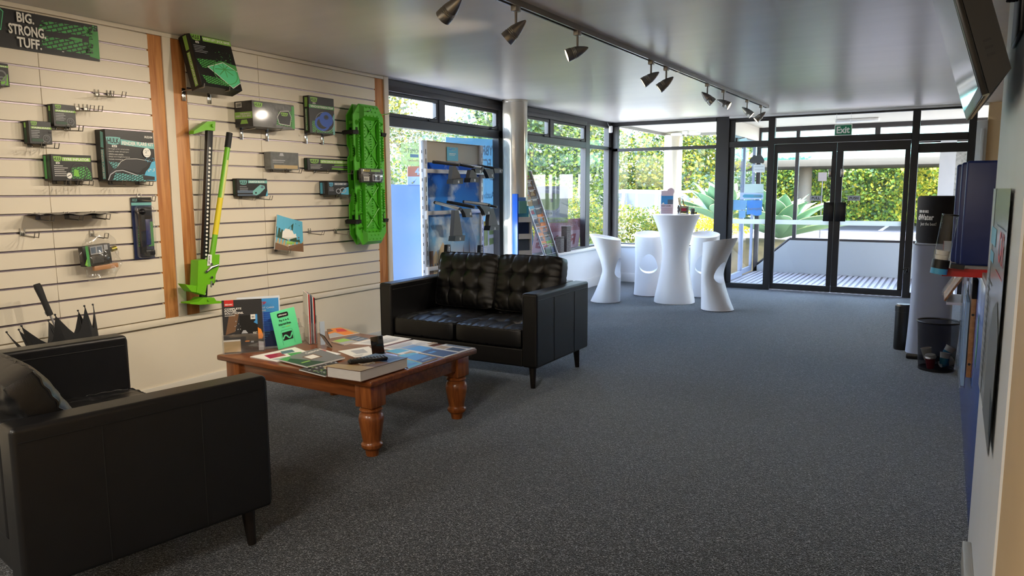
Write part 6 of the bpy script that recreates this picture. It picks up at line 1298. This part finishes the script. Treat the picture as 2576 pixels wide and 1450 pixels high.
# mesh bin with cups
bx, by = 6.78, -.012
t = thing('mesh_bin', 'round black wire mesh waste bin half full of paper cups', 'bin', (bx, by, 0))
mesh_m = glassy('wire_mesh', gloss=.0, alpha=.60, diff=(30, 30, 38), rough=.6)
MB().lathe([(.126, .014), (.134, .12), (.150, .39)], n=48, caps=False).build('mesh_wall', mesh_m, t)
MB().lathe([(.001, .003), (.128, .003), (.130, .022), (.126, .022), (.126, .006), (.001, .006)], n=40, caps=False).build('base', MATS['dark_metal'], t)
MB().tube([(.152*math.cos(2*PI*k/48), .152*math.sin(2*PI*k/48), .395) for k in range(48)], .007, 8, closed=True).build('rim', MATS['dark_metal'], t)
def cup(label, loc, rot, c, h=.095, lid=False, band=None):
    t = thing('paper_cup', label, 'cup', loc, rot, 'discarded cups in the mesh bin')
    MB().lathe([(.001, 0), (.027, 0), (.039, h), (.040, h), (.0385, h-.002), (.0265, .004), (.001, .004)], n=28, caps=False).build('cup_wall', M('cup_'+c, {'red': (150, 40, 52), 'white': (228, 226, 220), 'cream': (206, 196, 176)}[c], .5), t)
    MB().tube([(.0397*math.cos(2*PI*k/28), .0397*math.sin(2*PI*k/28), h) for k in range(28)], .0016, 6, closed=True).build('rolled_rim', MATS['ink_white'], t)
    if band: MB().lathe([(.0276, .001), (.0345, h*.55)], n=28, caps=False).build('printed_band', M('band_blue', (40, 140, 184), .5), t)
    if lid: MB().lathe([(.042, h-.008), (.043, h+.003), (.038, h+.008), (.037, h+.018), (.034, h+.02), (.001, h+.017)], n=28, caps=False).build('lid', MATS['white_plastic'], t)
cup('dark red paper cup with a white lid at the front of the mesh bin', (bx-.075, by+.035, .024), (R(-4), R(-6), 0), 'red', lid=True)
cup('upright white cup with a blue zigzag base in the mesh bin', (bx-.070, by-.052, .062), (R(6), R(8), 0), 'white', band=True)
cup('white and blue cup tipped on its side at the bottom of the mesh bin', (bx+.0, by-.03, .046), (R(70), 0, R(30)), 'white', band=True)
cup('cream cup tipped with its mouth up at the back left of the mesh bin', (bx+.035, by+.058, .07), (R(-12), 0, 0), 'cream')
cup('white and blue cup leaning sideways on top of the pile in the mesh bin', (bx+.055, by-.055, .10), (R(28), R(10), 0), 'white', band=True)
# ================================================================ entry porch outside the doors
SOF = 2.53
struct('floor_porch', MB().lim((XD+.125, -.9, -.08), (13.75, 2.95, -.004)), (lambda: (lambda m: m)(M('deck_base', (84, 84, 92), .5)))())
dk = MB(); n = 44
for k in range(n):
    y = -.88+3.8*k/n; dk.lim((XD+.13, y, -.004), (13.64, y+.052, .006), bev=.002, seg=1)
struct('floor_decking', dk, M('deck_slat', (140, 140, 150), .45))
struct('ceiling_porch', MB().lim((XD+.125, -3.2, SOF), (14.15, 4.68, SOF+.12)).lim((5.6, 4.785, SOF+.05), (14.15, 4.84, SOF+.12)), M('soffit', (216, 208, 196), .6))
struct('trim_12', MB().lim((14.15, -3.2, SOF-.05), (14.19, 4.70, SOF+.14)).lim((XD+.13, 4.68, SOF-.05), (14.15, 4.72, SOF+.0)), M('fascia', (150, 146, 138), .5))
roofm = M('roof_sheet', (120, 120, 118), .6); struct('roof', MB().lim((-4.2, -3.3, CEIL+.105), (14.2, 4.86, CEIL+.20)), roofm)  # unseen slab over the ceiling, added to stop sun leaking in
XP = 13.65
pw = MB(); pw.prism([(-.9, -.12), (2.92, -.12), (2.92, .05), (2.32, .575), (-.9, .575)], 0, .09, T=Matrix.Translation((XP, 0, 0)) @ Matrix(((0, 1, 0, 0), (1, 0, 0, 0), (0, 0, 1, 0), (0, 0, 0, 1))))
struct('wall_porch', pw, M('porch_wall', (150, 156, 162), .6))
w5 = MB(); bars(w5, 'X', [(-.9, 2.33, .576, .615), (2.225, 2.285, .615, 2.2), (-.9, 2.92, 2.455, SOF-.001), (-.9, 2.92, 2.18, 2.235), (2.225, 2.285, 2.235, 2.455), (.985, 1.065, 2.235, 2.455), (-.9, -.82, .615, 2.2)], XP+.01, XP+.07)
w5.tube([(XP+.03, 2.33, .59), (XP+.03, 2.9, .09)], .022, 6)
w5.lim((XP+.0, 2.86, 0), (XP+.08, 2.93, SOF-.001))
w5 = window(5, w5, frame)
pane(w5, 'X', -.82, 2.225, .612, 2.185, XP+.04); pane(w5, 'X', 2.285, 2.86, .6, 2.185, XP+.04)
# sliding glass door in the porch's left side
gfr = M('grey_blue_frame', (104, 116, 138), .4)
def side_leaf(nm, x0, x1, y, label=None):
    b = MB(); bars(b, 'Y', [(x0, x1, .012, .10), (x0, x1, 2.2, 2.3), (x0, x0+.07, .10, 2.2), (x1-.07, x1, .10, 2.2)], y, y+.04); d = struct(nm, b, gfr); pane(d, 'Y', x0+.065, x1-.065, .095, 2.205, y+.018, 'door_pane'); return d
side_leaf('door_3', 11.75, 12.72, 2.90); side_leaf('door_4', 12.73, 13.64, 2.945)
MB_ = MB().lim((XD+.13, 2.90, 2.301), (13.64, 2.98, SOF-.001)).lim((XD+.13, 2.9, 0), (XD+.35, 2.98, .24)); struct('trim_13', MB_, M('pale_header', (206, 200, 190), .5))
t = thing('door_closer', 'small dark door closer at the top of the porch glass door', 'door closer', (11.95, 2.889, 2.22)); MB().lim((-.12, -.05, -.03), (.12, -.002, .03), bev=.005).tube([(.06, -.04, .03), (.2, -.08, .05), (.34, -.02, .06)], .008).build('closer_body', MATS['dark_metal'], t)
# right porch side: white pier and a pebbled panel
struct('wall_pier', MB().lim((XP-.03, -.10, 0), (XP+.2, .12, 2.2)), M('pier_white', (168, 170, 176), .5))
struct('wall_pebble', MB().lim((XP+.02, -.80, 0), (XP+.1, -.10, 2.17)), M('pebble_dash', (128, 128, 126), .8, noise=.4, nscale=26, bump=.4, bscale=40))
t = thing('red_button', 'small red round button on the grey pebbled panel outside', 'button', (XP+.019, -.17, 1.22)); MB().cyl((0, 0, 0), (-.02, 0, 0), .035, n=18).build('button', MATS['ink_red'], t)
p = onz(2157, 298, SOF)
t = thing('batten_light', 'long white batten light on the porch soffit above the exit sign', 'ceiling light', (p.x, p.y, SOF-.001)); MB().box((0, 0, -.028), (.12, .62, .055), bev=.02, seg=3).build('diffuser', MATS['white_plastic'], t)
p = onz(1725, 330, SOF)
t = thing('flood_light', 'twin headed white flood light on the soffit beside the outdoor post', 'light', (p.x, p.y, SOF-.001)); MB().box((0, 0, -.03), (.12, .1, .06), bev=.01).cyl((0, 0, -.06), (0, 0, -.10), .02).build('base', MATS['white_plastic'], t)
for s in (-1, 1): MB().box((0, s*.17, -.05), (.10, .20, .05), bev=.018, seg=3).build('flood_head', MATS['white_plastic'], t)
struct('column_porch', MB().lathe([(.17, -.12), (.17, SOF-.052)], (13.80, 4.50, 0), 40), MATS['column_gloss'])

# ================================================================ street
GZ = -.12
def ground_mat():
    return M('verge', (150, 144, 122), .9, noise=.3, nscale=.8)
struct('ground', MB().lim((5.7, 4.9, GZ-.3), (70, 70, GZ-.01)).lim((13.8, -40, GZ-.3), (24.0, 4.9, GZ-.01)), ground_mat())
struct('bounce_strip', MB().lim((2.0, 4.9, GZ-.06), (16.4, 9.0, GZ-.002)), M('bounce_pale', (226, 220, 212), .85, noise=.05, nscale=2))  # pale strip added outside to bounce sunlight up to the ceiling
struct('footpath', MB().lim((16.5, -40, GZ-.05), (28.4, 5.6, GZ)), M('pale_paving', (96, 86, 80), .8, noise=.06, nscale=2))
struct('road', MB().lim((28.4, -40, GZ-.05), (40, 40, GZ+.005)), M('asphalt', (78, 80, 88), .85, noise=.08, nscale=3))
struct('road_line', MB().lim((30, -40, GZ+.0051), (30.12, 40, GZ+.01)).lim((31.5, 2.0, GZ+.0051), (37, 2.15, GZ+.01)), MATS['ink_white'])
struct('ground_far', MB().lim((40, -60, GZ-.3), (160, 5, GZ)), M('far_earth', (120, 120, 90), .9))
# overpass: beam, post, glass rail
XB = 30.0; a, b = onx(2000, 402, XB).z, onx(2000, 420, XB).z
conc = M('concrete', (74, 68, 56), .75, noise=.06, nscale=1.2)
struct('beam_overpass', MB().lim((XB, -20, b), (XB+5, 9.5, a), bev=.03), conc)
p = onx(2026, 450, XB+1.2); struct('column_overpass', MB().lathe([(.24, GZ), (.24, b)], (XB+1.2, p.y, 0), 28), conc)
t = thing('glass_balustrade', 'pale green glazed balustrade on top of the concrete beam across the street', 'balustrade', (XB+.4, 0, a)); gb = glassy('green_glass', col=(190, 226, 226), gloss=.08, alpha=.35, diff=(96, 128, 126))
for k in range(12): MB().lim((0, -17+2.0*k, .0), (.03, -15.05+2.0*k, 2.4)).build('glass_panel', gb, t)
for k in range(12): MB().lim((-.03, -15.05+2.0*k, .0), (.05, -15+2.0*k, 2.5)).build('rail_post', M('rail_grey', (120, 132, 134), .5), t)
p = onx(2110, 465, 24); t = thing('street_plate', 'small brown square plate seen through the left door leaf', 'sign', (26, onx(2069, 445, 26).y, onx(2069, 445, 26).z)); MB().lim((0, -.13, -.14), (.02, .13, .14)).build('plate', M('plate_brown', (52, 44, 40), .6), t)
MB().cyl((.04, 0, -.14), (.04, 0, GZ-t.location.z), .015).build('post', MATS['ink_dark'], t)

# ---------------------------------------------------------------- planting
G_Y = M('leaf_yellow', (148, 142, 49), .6, trans=.45); G_L = M('leaf_lime', (108, 124, 46), .6, trans=.45); G_M = M('leaf_mid', (67, 92, 41), .6, trans=.4); G_D = M('leaf_dark', (35, 56, 32), .6, trans=.3); G_B = M('leaf_bluish', (76, 97, 86), .6, trans=.35); G_S = M('leaf_silver', (110, 116, 97), .6, trans=.4); BARK = M('bark', (96, 78, 60), .9)
G_O = M('leaf_olive', (112, 104, 52), .6, trans=.4)
def leaves(mb, c, r, n, size, nm, shell=.45, up=0):
    for _ in range(n):
        while True:
            x, y, z = random.uniform(-1, 1), random.uniform(-1, 1), random.uniform(-1, 1); q = x*x+y*y+z*z
            if shell*shell < q < 1: break
        wob = 1+.14*math.sin(x*5+c[0])*math.sin(z*6+c[1])+.1*math.sin(y*9)
        p = Vector((c[0]+r[0]*x*wob, c[1]+r[1]*y*wob, c[2]+r[2]*z*wob))
        d = Vector((random.gauss(x, .7), random.gauss(y, .7), random.gauss(.15+up, .5))).normalized(); s = d.cross(Vector((random.gauss(0, 1), random.gauss(0, 1), random.gauss(0, 1)))).normalized()
        k = size*random.uniform(.6, 1.3); m = d*k; w = s*k*.34
        mb.add([p-m*.5, p-w+m*.05, p+m*.5, p+w+m*.05], [(0, 1, 2, 3)], random.choices(range(len(nm)), nm)[0])
def plant(name, label, cat, base, blobs, n, size, mats, wts, trunk=.06, group=None, kindn='foliage', stem=True):
    t = thing(name, label, cat, base, 0, group); b = MB(); tot = sum(r[0]*r[1]+r[0]*r[2] for _, r in blobs)
    for c, r in blobs: leaves(b, c, r, int(n*2.4*(r[0]*r[1]+r[0]*r[2])/tot), size*.55, wts)
    b.build(kindn, mats, t, smooth=False)
    if stem:
        s = MB(); zc = max(c[2] for c, _ in blobs)
        s.tube([(0, 0, 0), (.03, .02, zc*.4), (0, -.03, zc*.9)], [trunk*1.3, trunk, trunk*.5], 8)
        for c, r in blobs: s.tube([(.02, .01, zc*.35), (c[0]*.5, c[1]*.5, c[2]*.7), c], [trunk*.6, trunk*.45, trunk*.15], 6)
        s.build('stems' if cat == 'shrub' else 'trunk', BARK, t)
    return t
random.seed(11)
gb_ = 'greenery outside the windows'
plant('leafy_shrub', 'bright yellow green shrub right below the big window by the bar stools', 'shrub', (14.35, 5.5, GZ), [((0, 0, .66), (.95, .9, .62)), ((-.5, .8, .5), (.7, .6, .5)), ((.4, -.5, .55), (.6, .5, .45))], 5200, .11, [G_Y, G_L, G_M], [5, 4, 2], .03, gb_)
plant('leafy_shrub', 'green and yellow shrub at the window corner above the left bar stool', 'shrub', (12.5, 6.3, GZ), [((0, 0, .9), (1.0, .9, .9)), ((.7, .5, .6), (.8, .7, .6)), ((-.5, .4, 1.2), (.6, .6, .5))], 5200, .12, [G_Y, G_L, G_M, G_S], [4, 4, 2, 2], .03, gb_)
plant('leafy_shrub', 'tall feathery golden shrub outside the awning windows', 'shrub', (11.2, 7.4, GZ), [((0, 0, 1.55), (.8, .75, .55)), ((.6, .3, 1.85), (.7, .5, .25)), ((-.5, .2, 1.0), (.7, .6, .6)), ((.9, -.2, 1.2), (.7, .6, .5))], 5200, .16, [G_Y, G_O, G_L, G_S], [5, 2, 3, 2], .04, gb_)
plant('leafy_shrub', 'low green shrub outside between the ladder rack and the corner', 'shrub', (9.6, 7.3, GZ), [((0, 0, .55), (1.1, .8, .6)), ((1.0, .4, .5), (.9, .7, .5))], 3000, .13, [G_L, G_M, G_Y], [3, 3, 3], .03, gb_)
plant('broad_tree', 'dense dark green tree behind the golden shrub outside', 'tree', (16.2, 8.9, GZ), [((0, 0, 2.5), (1.7, 1.5, 1.4)), ((.8, -.6, 1.4), (1.5, 1.3, 1.2)), ((-.8, .5, 1.6), (1.3, 1.1, 1.3)), ((.2, .2, 3.7), (1.5, 1.2, .9))], 9000, .20, [G_M, G_D, G_S, G_L], [4, 3, 2, 3], .12, gb_)
plant('broad_tree', 'mottled green tree above the parked white car outside', 'tree', (22.5, 11.2, GZ), [((0, 0, 2.9), (2.6, 2.2, 1.5)), ((1.6, -1.4, 2.2), (2.2, 1.8, 1.5)), ((-1.0, 1.6, 2.4), (2.2, 2, 1.6)), ((0, 0, 4.6), (2.4, 2, 1.3))], 9000, .24, [G_L, G_M, G_S, G_Y, G_D], [4, 4, 2, 3, 2], .14, gb_)
plant('broad_tree', 'lighter tree seen between the outdoor post and the dark door post', 'tree', (24.5, 8.0, GZ), [((0, 0, 2.4), (2.0, 1.7, 1.4)), ((.6, -1.2, 3.2), (1.6, 1.5, 1.1)), ((0, 1, 1.2), (1.8, 1.5, 1.1))], 6000, .24, [G_L, G_Y, G_M, G_B], [4, 4, 3, 2], .12, gb_)
plant('broad_tree', 'pale bluish gum tree at the far left of the corner windows', 'tree', (26, 15.5, GZ), [((0, 0, 3.2), (2.8, 2.4, 2.0)), ((2.0, -1.5, 3.6), (2.2, 2, 1.6)), ((-1, 2, 2.2), (2.4, 2.2, 1.8))], 6000, .28, [G_S, G_B, G_M, G_L], [4, 4, 2, 2], .16, gb_)
plant('broad_tree', 'yellow green street tree filling the first high awning window', 'tree', (16.2, 14.3, GZ), [((0, 0, 4.2), (1.7, 1.4, 1.3)), ((-1.2, 1.2, 3.4), (1.6, 1.4, 1.2)), ((.1, -.1, 5.2), (1.3, 1.1, .6))], 6500, .20, [G_Y, G_O, G_S, G_M], [5, 3, 4, 2], .14, gb_)
plant('broad_tree', 'distant gum tree below the clouds in the second high awning window', 'tree', (30.2, 22.0, GZ), [((0, 0, 4.0), (2.6, 2.2, 1.0)), ((-2.2, 1.8, 4.9), (1.6, 1.5, .8)), ((1.6, -1.2, 3.4), (2.0, 1.6, .8))], 4500, .26, [G_O, G_S, G_M], [4, 4, 2], .14, gb_)
plant('leafy_shrub', 'pale green bush outside the glass left of the display stand', 'shrub', (11.6, 9.2, GZ), [((0, 0, 1.0), (1.3, 1.0, .9)), ((-.8, .8, 1.6), (1.1, .9, .7)), ((.6, .5, 1.9), (.9, .8, .6))], 4200, .15, [G_S, G_L, G_Y, G_M], [4, 3, 2, 2], .05, gb_)
plant('leafy_shrub', 'small yellow flowering bush between the agave leaves', 'shrub', (17.2, 5.0, GZ), [((0, 0, .95), (.8, .8, .35)), ((.3, -.7, .8), (.6, .5, .3))], 2200, .10, [M('petal_yellow', (250, 228, 30), .5, trans=.4), G_Y, G_L], [5, 2, 1], .02, gb_)
for k, (x, y, s) in enumerate(((40, 30, 3.4), (47, 22, 4.0), (44, 12, 3.6), (30, 34, 3.6), (20, 36, 4.4), (14, 26, 4.0))):
    plant('broad_tree', 'distant grey green tree on the skyline, %s' % ('behind the gum trees', 'behind the parked car', 'beyond the overpass post', 'left of the gum trees', 'far left past the street tree', 'beyond the display stand window')[k], 'tree', (x, y, GZ), [((0, 0, s*.45), (s*1.1, s*.9, s*.5)), ((s*.6, -s*.5, s*.35), (s*.8, s*.7, s*.4))], 3000, .42, [G_B, G_M, G_D], [3, 3, 3], .2, 'skyline trees')
# ivy wall across the street
XI = 36.0
t = thing('ivy_hedge', 'tall ivy covered wall across the street, bright yellow green in the sun', 'hedge', (XI, 0, GZ)); b = MB()
for _ in range(24000):
    y = random.uniform(-6.5, 7.5); z = random.uniform(.15, 3.0); bul = .25*math.sin(y*1.7)+.2*math.sin(y*3.1+z*2)
    p = Vector((-.35-bul+random.gauss(0, .12), y, z)); d = Vector((random.gauss(-.6, .5), random.gauss(0, .6), random.gauss(-.2, .6))).normalized(); s = d.cross(Vector((random.gauss(-1, .4), random.gauss(0, .6), random.gauss(.4, .5)))).normalized(); k = random.uniform(.10, .22)
    lit = .5+.5*math.sin(y*.9+.8)+random.uniform(-.4, .4); wts = [7, 4, 2, .6] if y < 1.8 else [1.5, 2, 4, 3]  # darker leaf mix on the left paints the shaded part of the ivy
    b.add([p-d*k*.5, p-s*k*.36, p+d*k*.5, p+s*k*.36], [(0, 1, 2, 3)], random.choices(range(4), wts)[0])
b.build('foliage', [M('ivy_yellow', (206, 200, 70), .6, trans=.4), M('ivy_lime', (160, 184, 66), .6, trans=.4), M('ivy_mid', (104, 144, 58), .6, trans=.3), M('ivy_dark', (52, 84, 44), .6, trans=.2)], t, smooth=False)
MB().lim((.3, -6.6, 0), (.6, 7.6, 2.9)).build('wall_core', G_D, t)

# agaves
def agave(label, loc, L, n, seed):
    rnd = random.Random(seed); t = thing('agave_plant', label, 'agave', loc, 0, 'agaves by the porch')
    am = M('agave_leaf', (122, 160, 122), .45, noise=.10, nscale=3, trans=.15); em = M('agave_edge', (206, 214, 150), .5)
    for k in range(n):
        a = 2.4*k; e = R(14+68*(k/n)**.8)+rnd.uniform(-.1, .1); ln = L*(1.0-.25*(k/n))*rnd.uniform(.85, 1.1); wd = .13*ln/.8
        dirh = Vector((math.cos(a), math.sin(a), 0)); side = Vector((-math.sin(a), math.cos(a), 0)); b = MB(); ed1 = []; ed2 = []; droop = rnd.uniform(.1, .5)
        def pt(u, v):
            ee = e-droop*u*u; r_ = ln*u; c = dirh*(r_*math.cos(ee)+.04)+Vector((0, 0, r_*math.sin(e)-droop*.28*ln*u*u)); w_ = wd*(.42+.75*math.sin(PI*min(1, u*.9+.06)))*(1-u**5)**.8
            return c+side*(w_*(v-.5)*2)+Vector((0, 0, 1))*(abs(v-.5)*2)**2*w_*.45
        b.grid(lambda u, v: pt(u, v), 14, 6)
        m = len(b.v); b.grid(lambda u, v: pt(u, 1-v)-Vector((0, 0, .012*(1-u)+.002)), 14, 6)
        o = b.build('leaf', am, t, angle=60); ed = MB(); ed.tube([pt(i/14, 0) for i in range(14)], .006, 4).tube([pt(i/14, 1) for i in range(14)], .006, 4); ed.build('leaf_margin', em, o)
p = onx(1962, 575, 15.2); agave('big agave with pale edged leaves behind the left door leaf', (15.2, p.y, .52), 1.22, 32, 3)
p = onx(1812, 520, 14.75); agave('big agave with broad leaves beyond the window left of the dark post', (14.75, p.y, .85), 1.0, 26, 5)
struct('ground_bed', MB().ball((15.2, 3.2, GZ), (1.3, 1.9, .62), 24, 10), M('garden_soil', (120, 104, 70), .95, noise=.3, nscale=6))

# parked car
def car():
    w_ = M('car_white', (236, 238, 240), .25, coat=.6); gl = M('car_glass', (70, 76, 92), .08, coat=.6)
    base = Vector((19.6, 7.9, GZ)); t = thing('parked_car', 'white hatchback parked on the street outside the big window', 'car', base, R(98))
    pr = [(-2.05, .42), (-2.1, .75), (-2.02, .98), (-1.75, 1.04), (1.05, 1.0), (1.9, .86), (2.1, .70), (2.12, .34), (1.7, .26), (-1.8, .26)]
    b = MB(); secs = [(-.86, .92), (-.80, 1), (.80, 1), (.86, .92)]; nn = len(pr)
    b.add([(x*s_, y, .62+(z-.62)*s_) for y, s_ in secs for x, z in pr], [(i*nn+j, i*nn+(j+1) % nn, (i+1)*nn+(j+1) % nn, (i+1)*nn+j) for i in range(3) for j in range(nn)]+[tuple(range(nn-1, -1, -1)), tuple(3*nn+j for j in range(nn))]); b.build('body', w_, t, angle=30)
    cb = [(-1.98, 1.0), (-1.72, 1.46), (-1.3, 1.57), (-.2, 1.60), (.45, 1.52), (1.15, 1.0)]; nn = 6; b = MB(); secs = [(-.78, 1.0), (-.62, 1.0), (.62, 1.0), (.78, 1.0)]
    V = []
    for y in (-1, 1):
        for x, z in cb: V.append((x, y*(.80-.22*(z-1.0)/.6), z))
    b.add(V, [tuple(range(5, -1, -1)), tuple(range(6, 12))]+[(i, i+1, i+7, i+6) for i in range(5)]); b.build('cabin', w_, t, angle=30)
    for y in (-1, 1):
        def S_(x, z): return (x, y*(.806-.22*(z-1.0)/.6), z)
        for nm, q in (('rear_quarter_glass', [(-1.66, 1.08), (-1.2, 1.08), (-1.2, 1.47), (-1.5, 1.42)]), ('rear_side_glass', [(-1.12, 1.08), (-.3, 1.08), (-.3, 1.51), (-1.12, 1.48)]), ('front_side_glass', [(-.22, 1.08), (.92, 1.06), (.42, 1.46), (-.22, 1.51)])):
            m = MB(); m.add([S_(*p_) for p_ in q], [(0, 1, 2, 3)]); m.build(nm, gl, t)
        m = MB(); m.box((-1.98, y*.70, .88), (.22, .30, .13), bev=.03); m.build('tail_light', M('tail_red', (210, 40, 48), .2, coat=.5), t)
        for x in (-1.32, 1.32):
            MB().cyl((x, y*.66, .31), (x, y*.868, .31), .31, n=28).build('wheel', M('tyre', (26, 26, 27), .7), t)
    m = MB(); m.add([(-1.955, -.66, 1.10), (-1.955, .66, 1.10), (-1.765, .58, 1.42), (-1.765, -.58, 1.42)], [(0, 1, 2, 3)]); m.v = [(x-.03, y, z) for x, y, z in m.v]; m.build('rear_glass', gl, t)
    MB().lim((-1.9, -.5, 1.50), (-1.62, .5, 1.56), bev=.02).build('spoiler', w_, t)
car()
for k, (a0, a1) in enumerate((((1132, 306), (1232, 276)), ((1132, 318), (1232, 281)))):
    y0, y1 = 22, 16; A, Bm = ony(*a0, y0), ony(*a1, y1); d = Bm-A
    o = MB().tube([A-d*.6, A, Bm, Bm+d*.6], .02, 6).build('overhead_wire', M('wire_dark', (60, 60, 62), .6), None); tag(o, 'overhead power wire against the sky, %s of the two' % ('upper', 'lower')[k], 'wire', 'overhead wires')
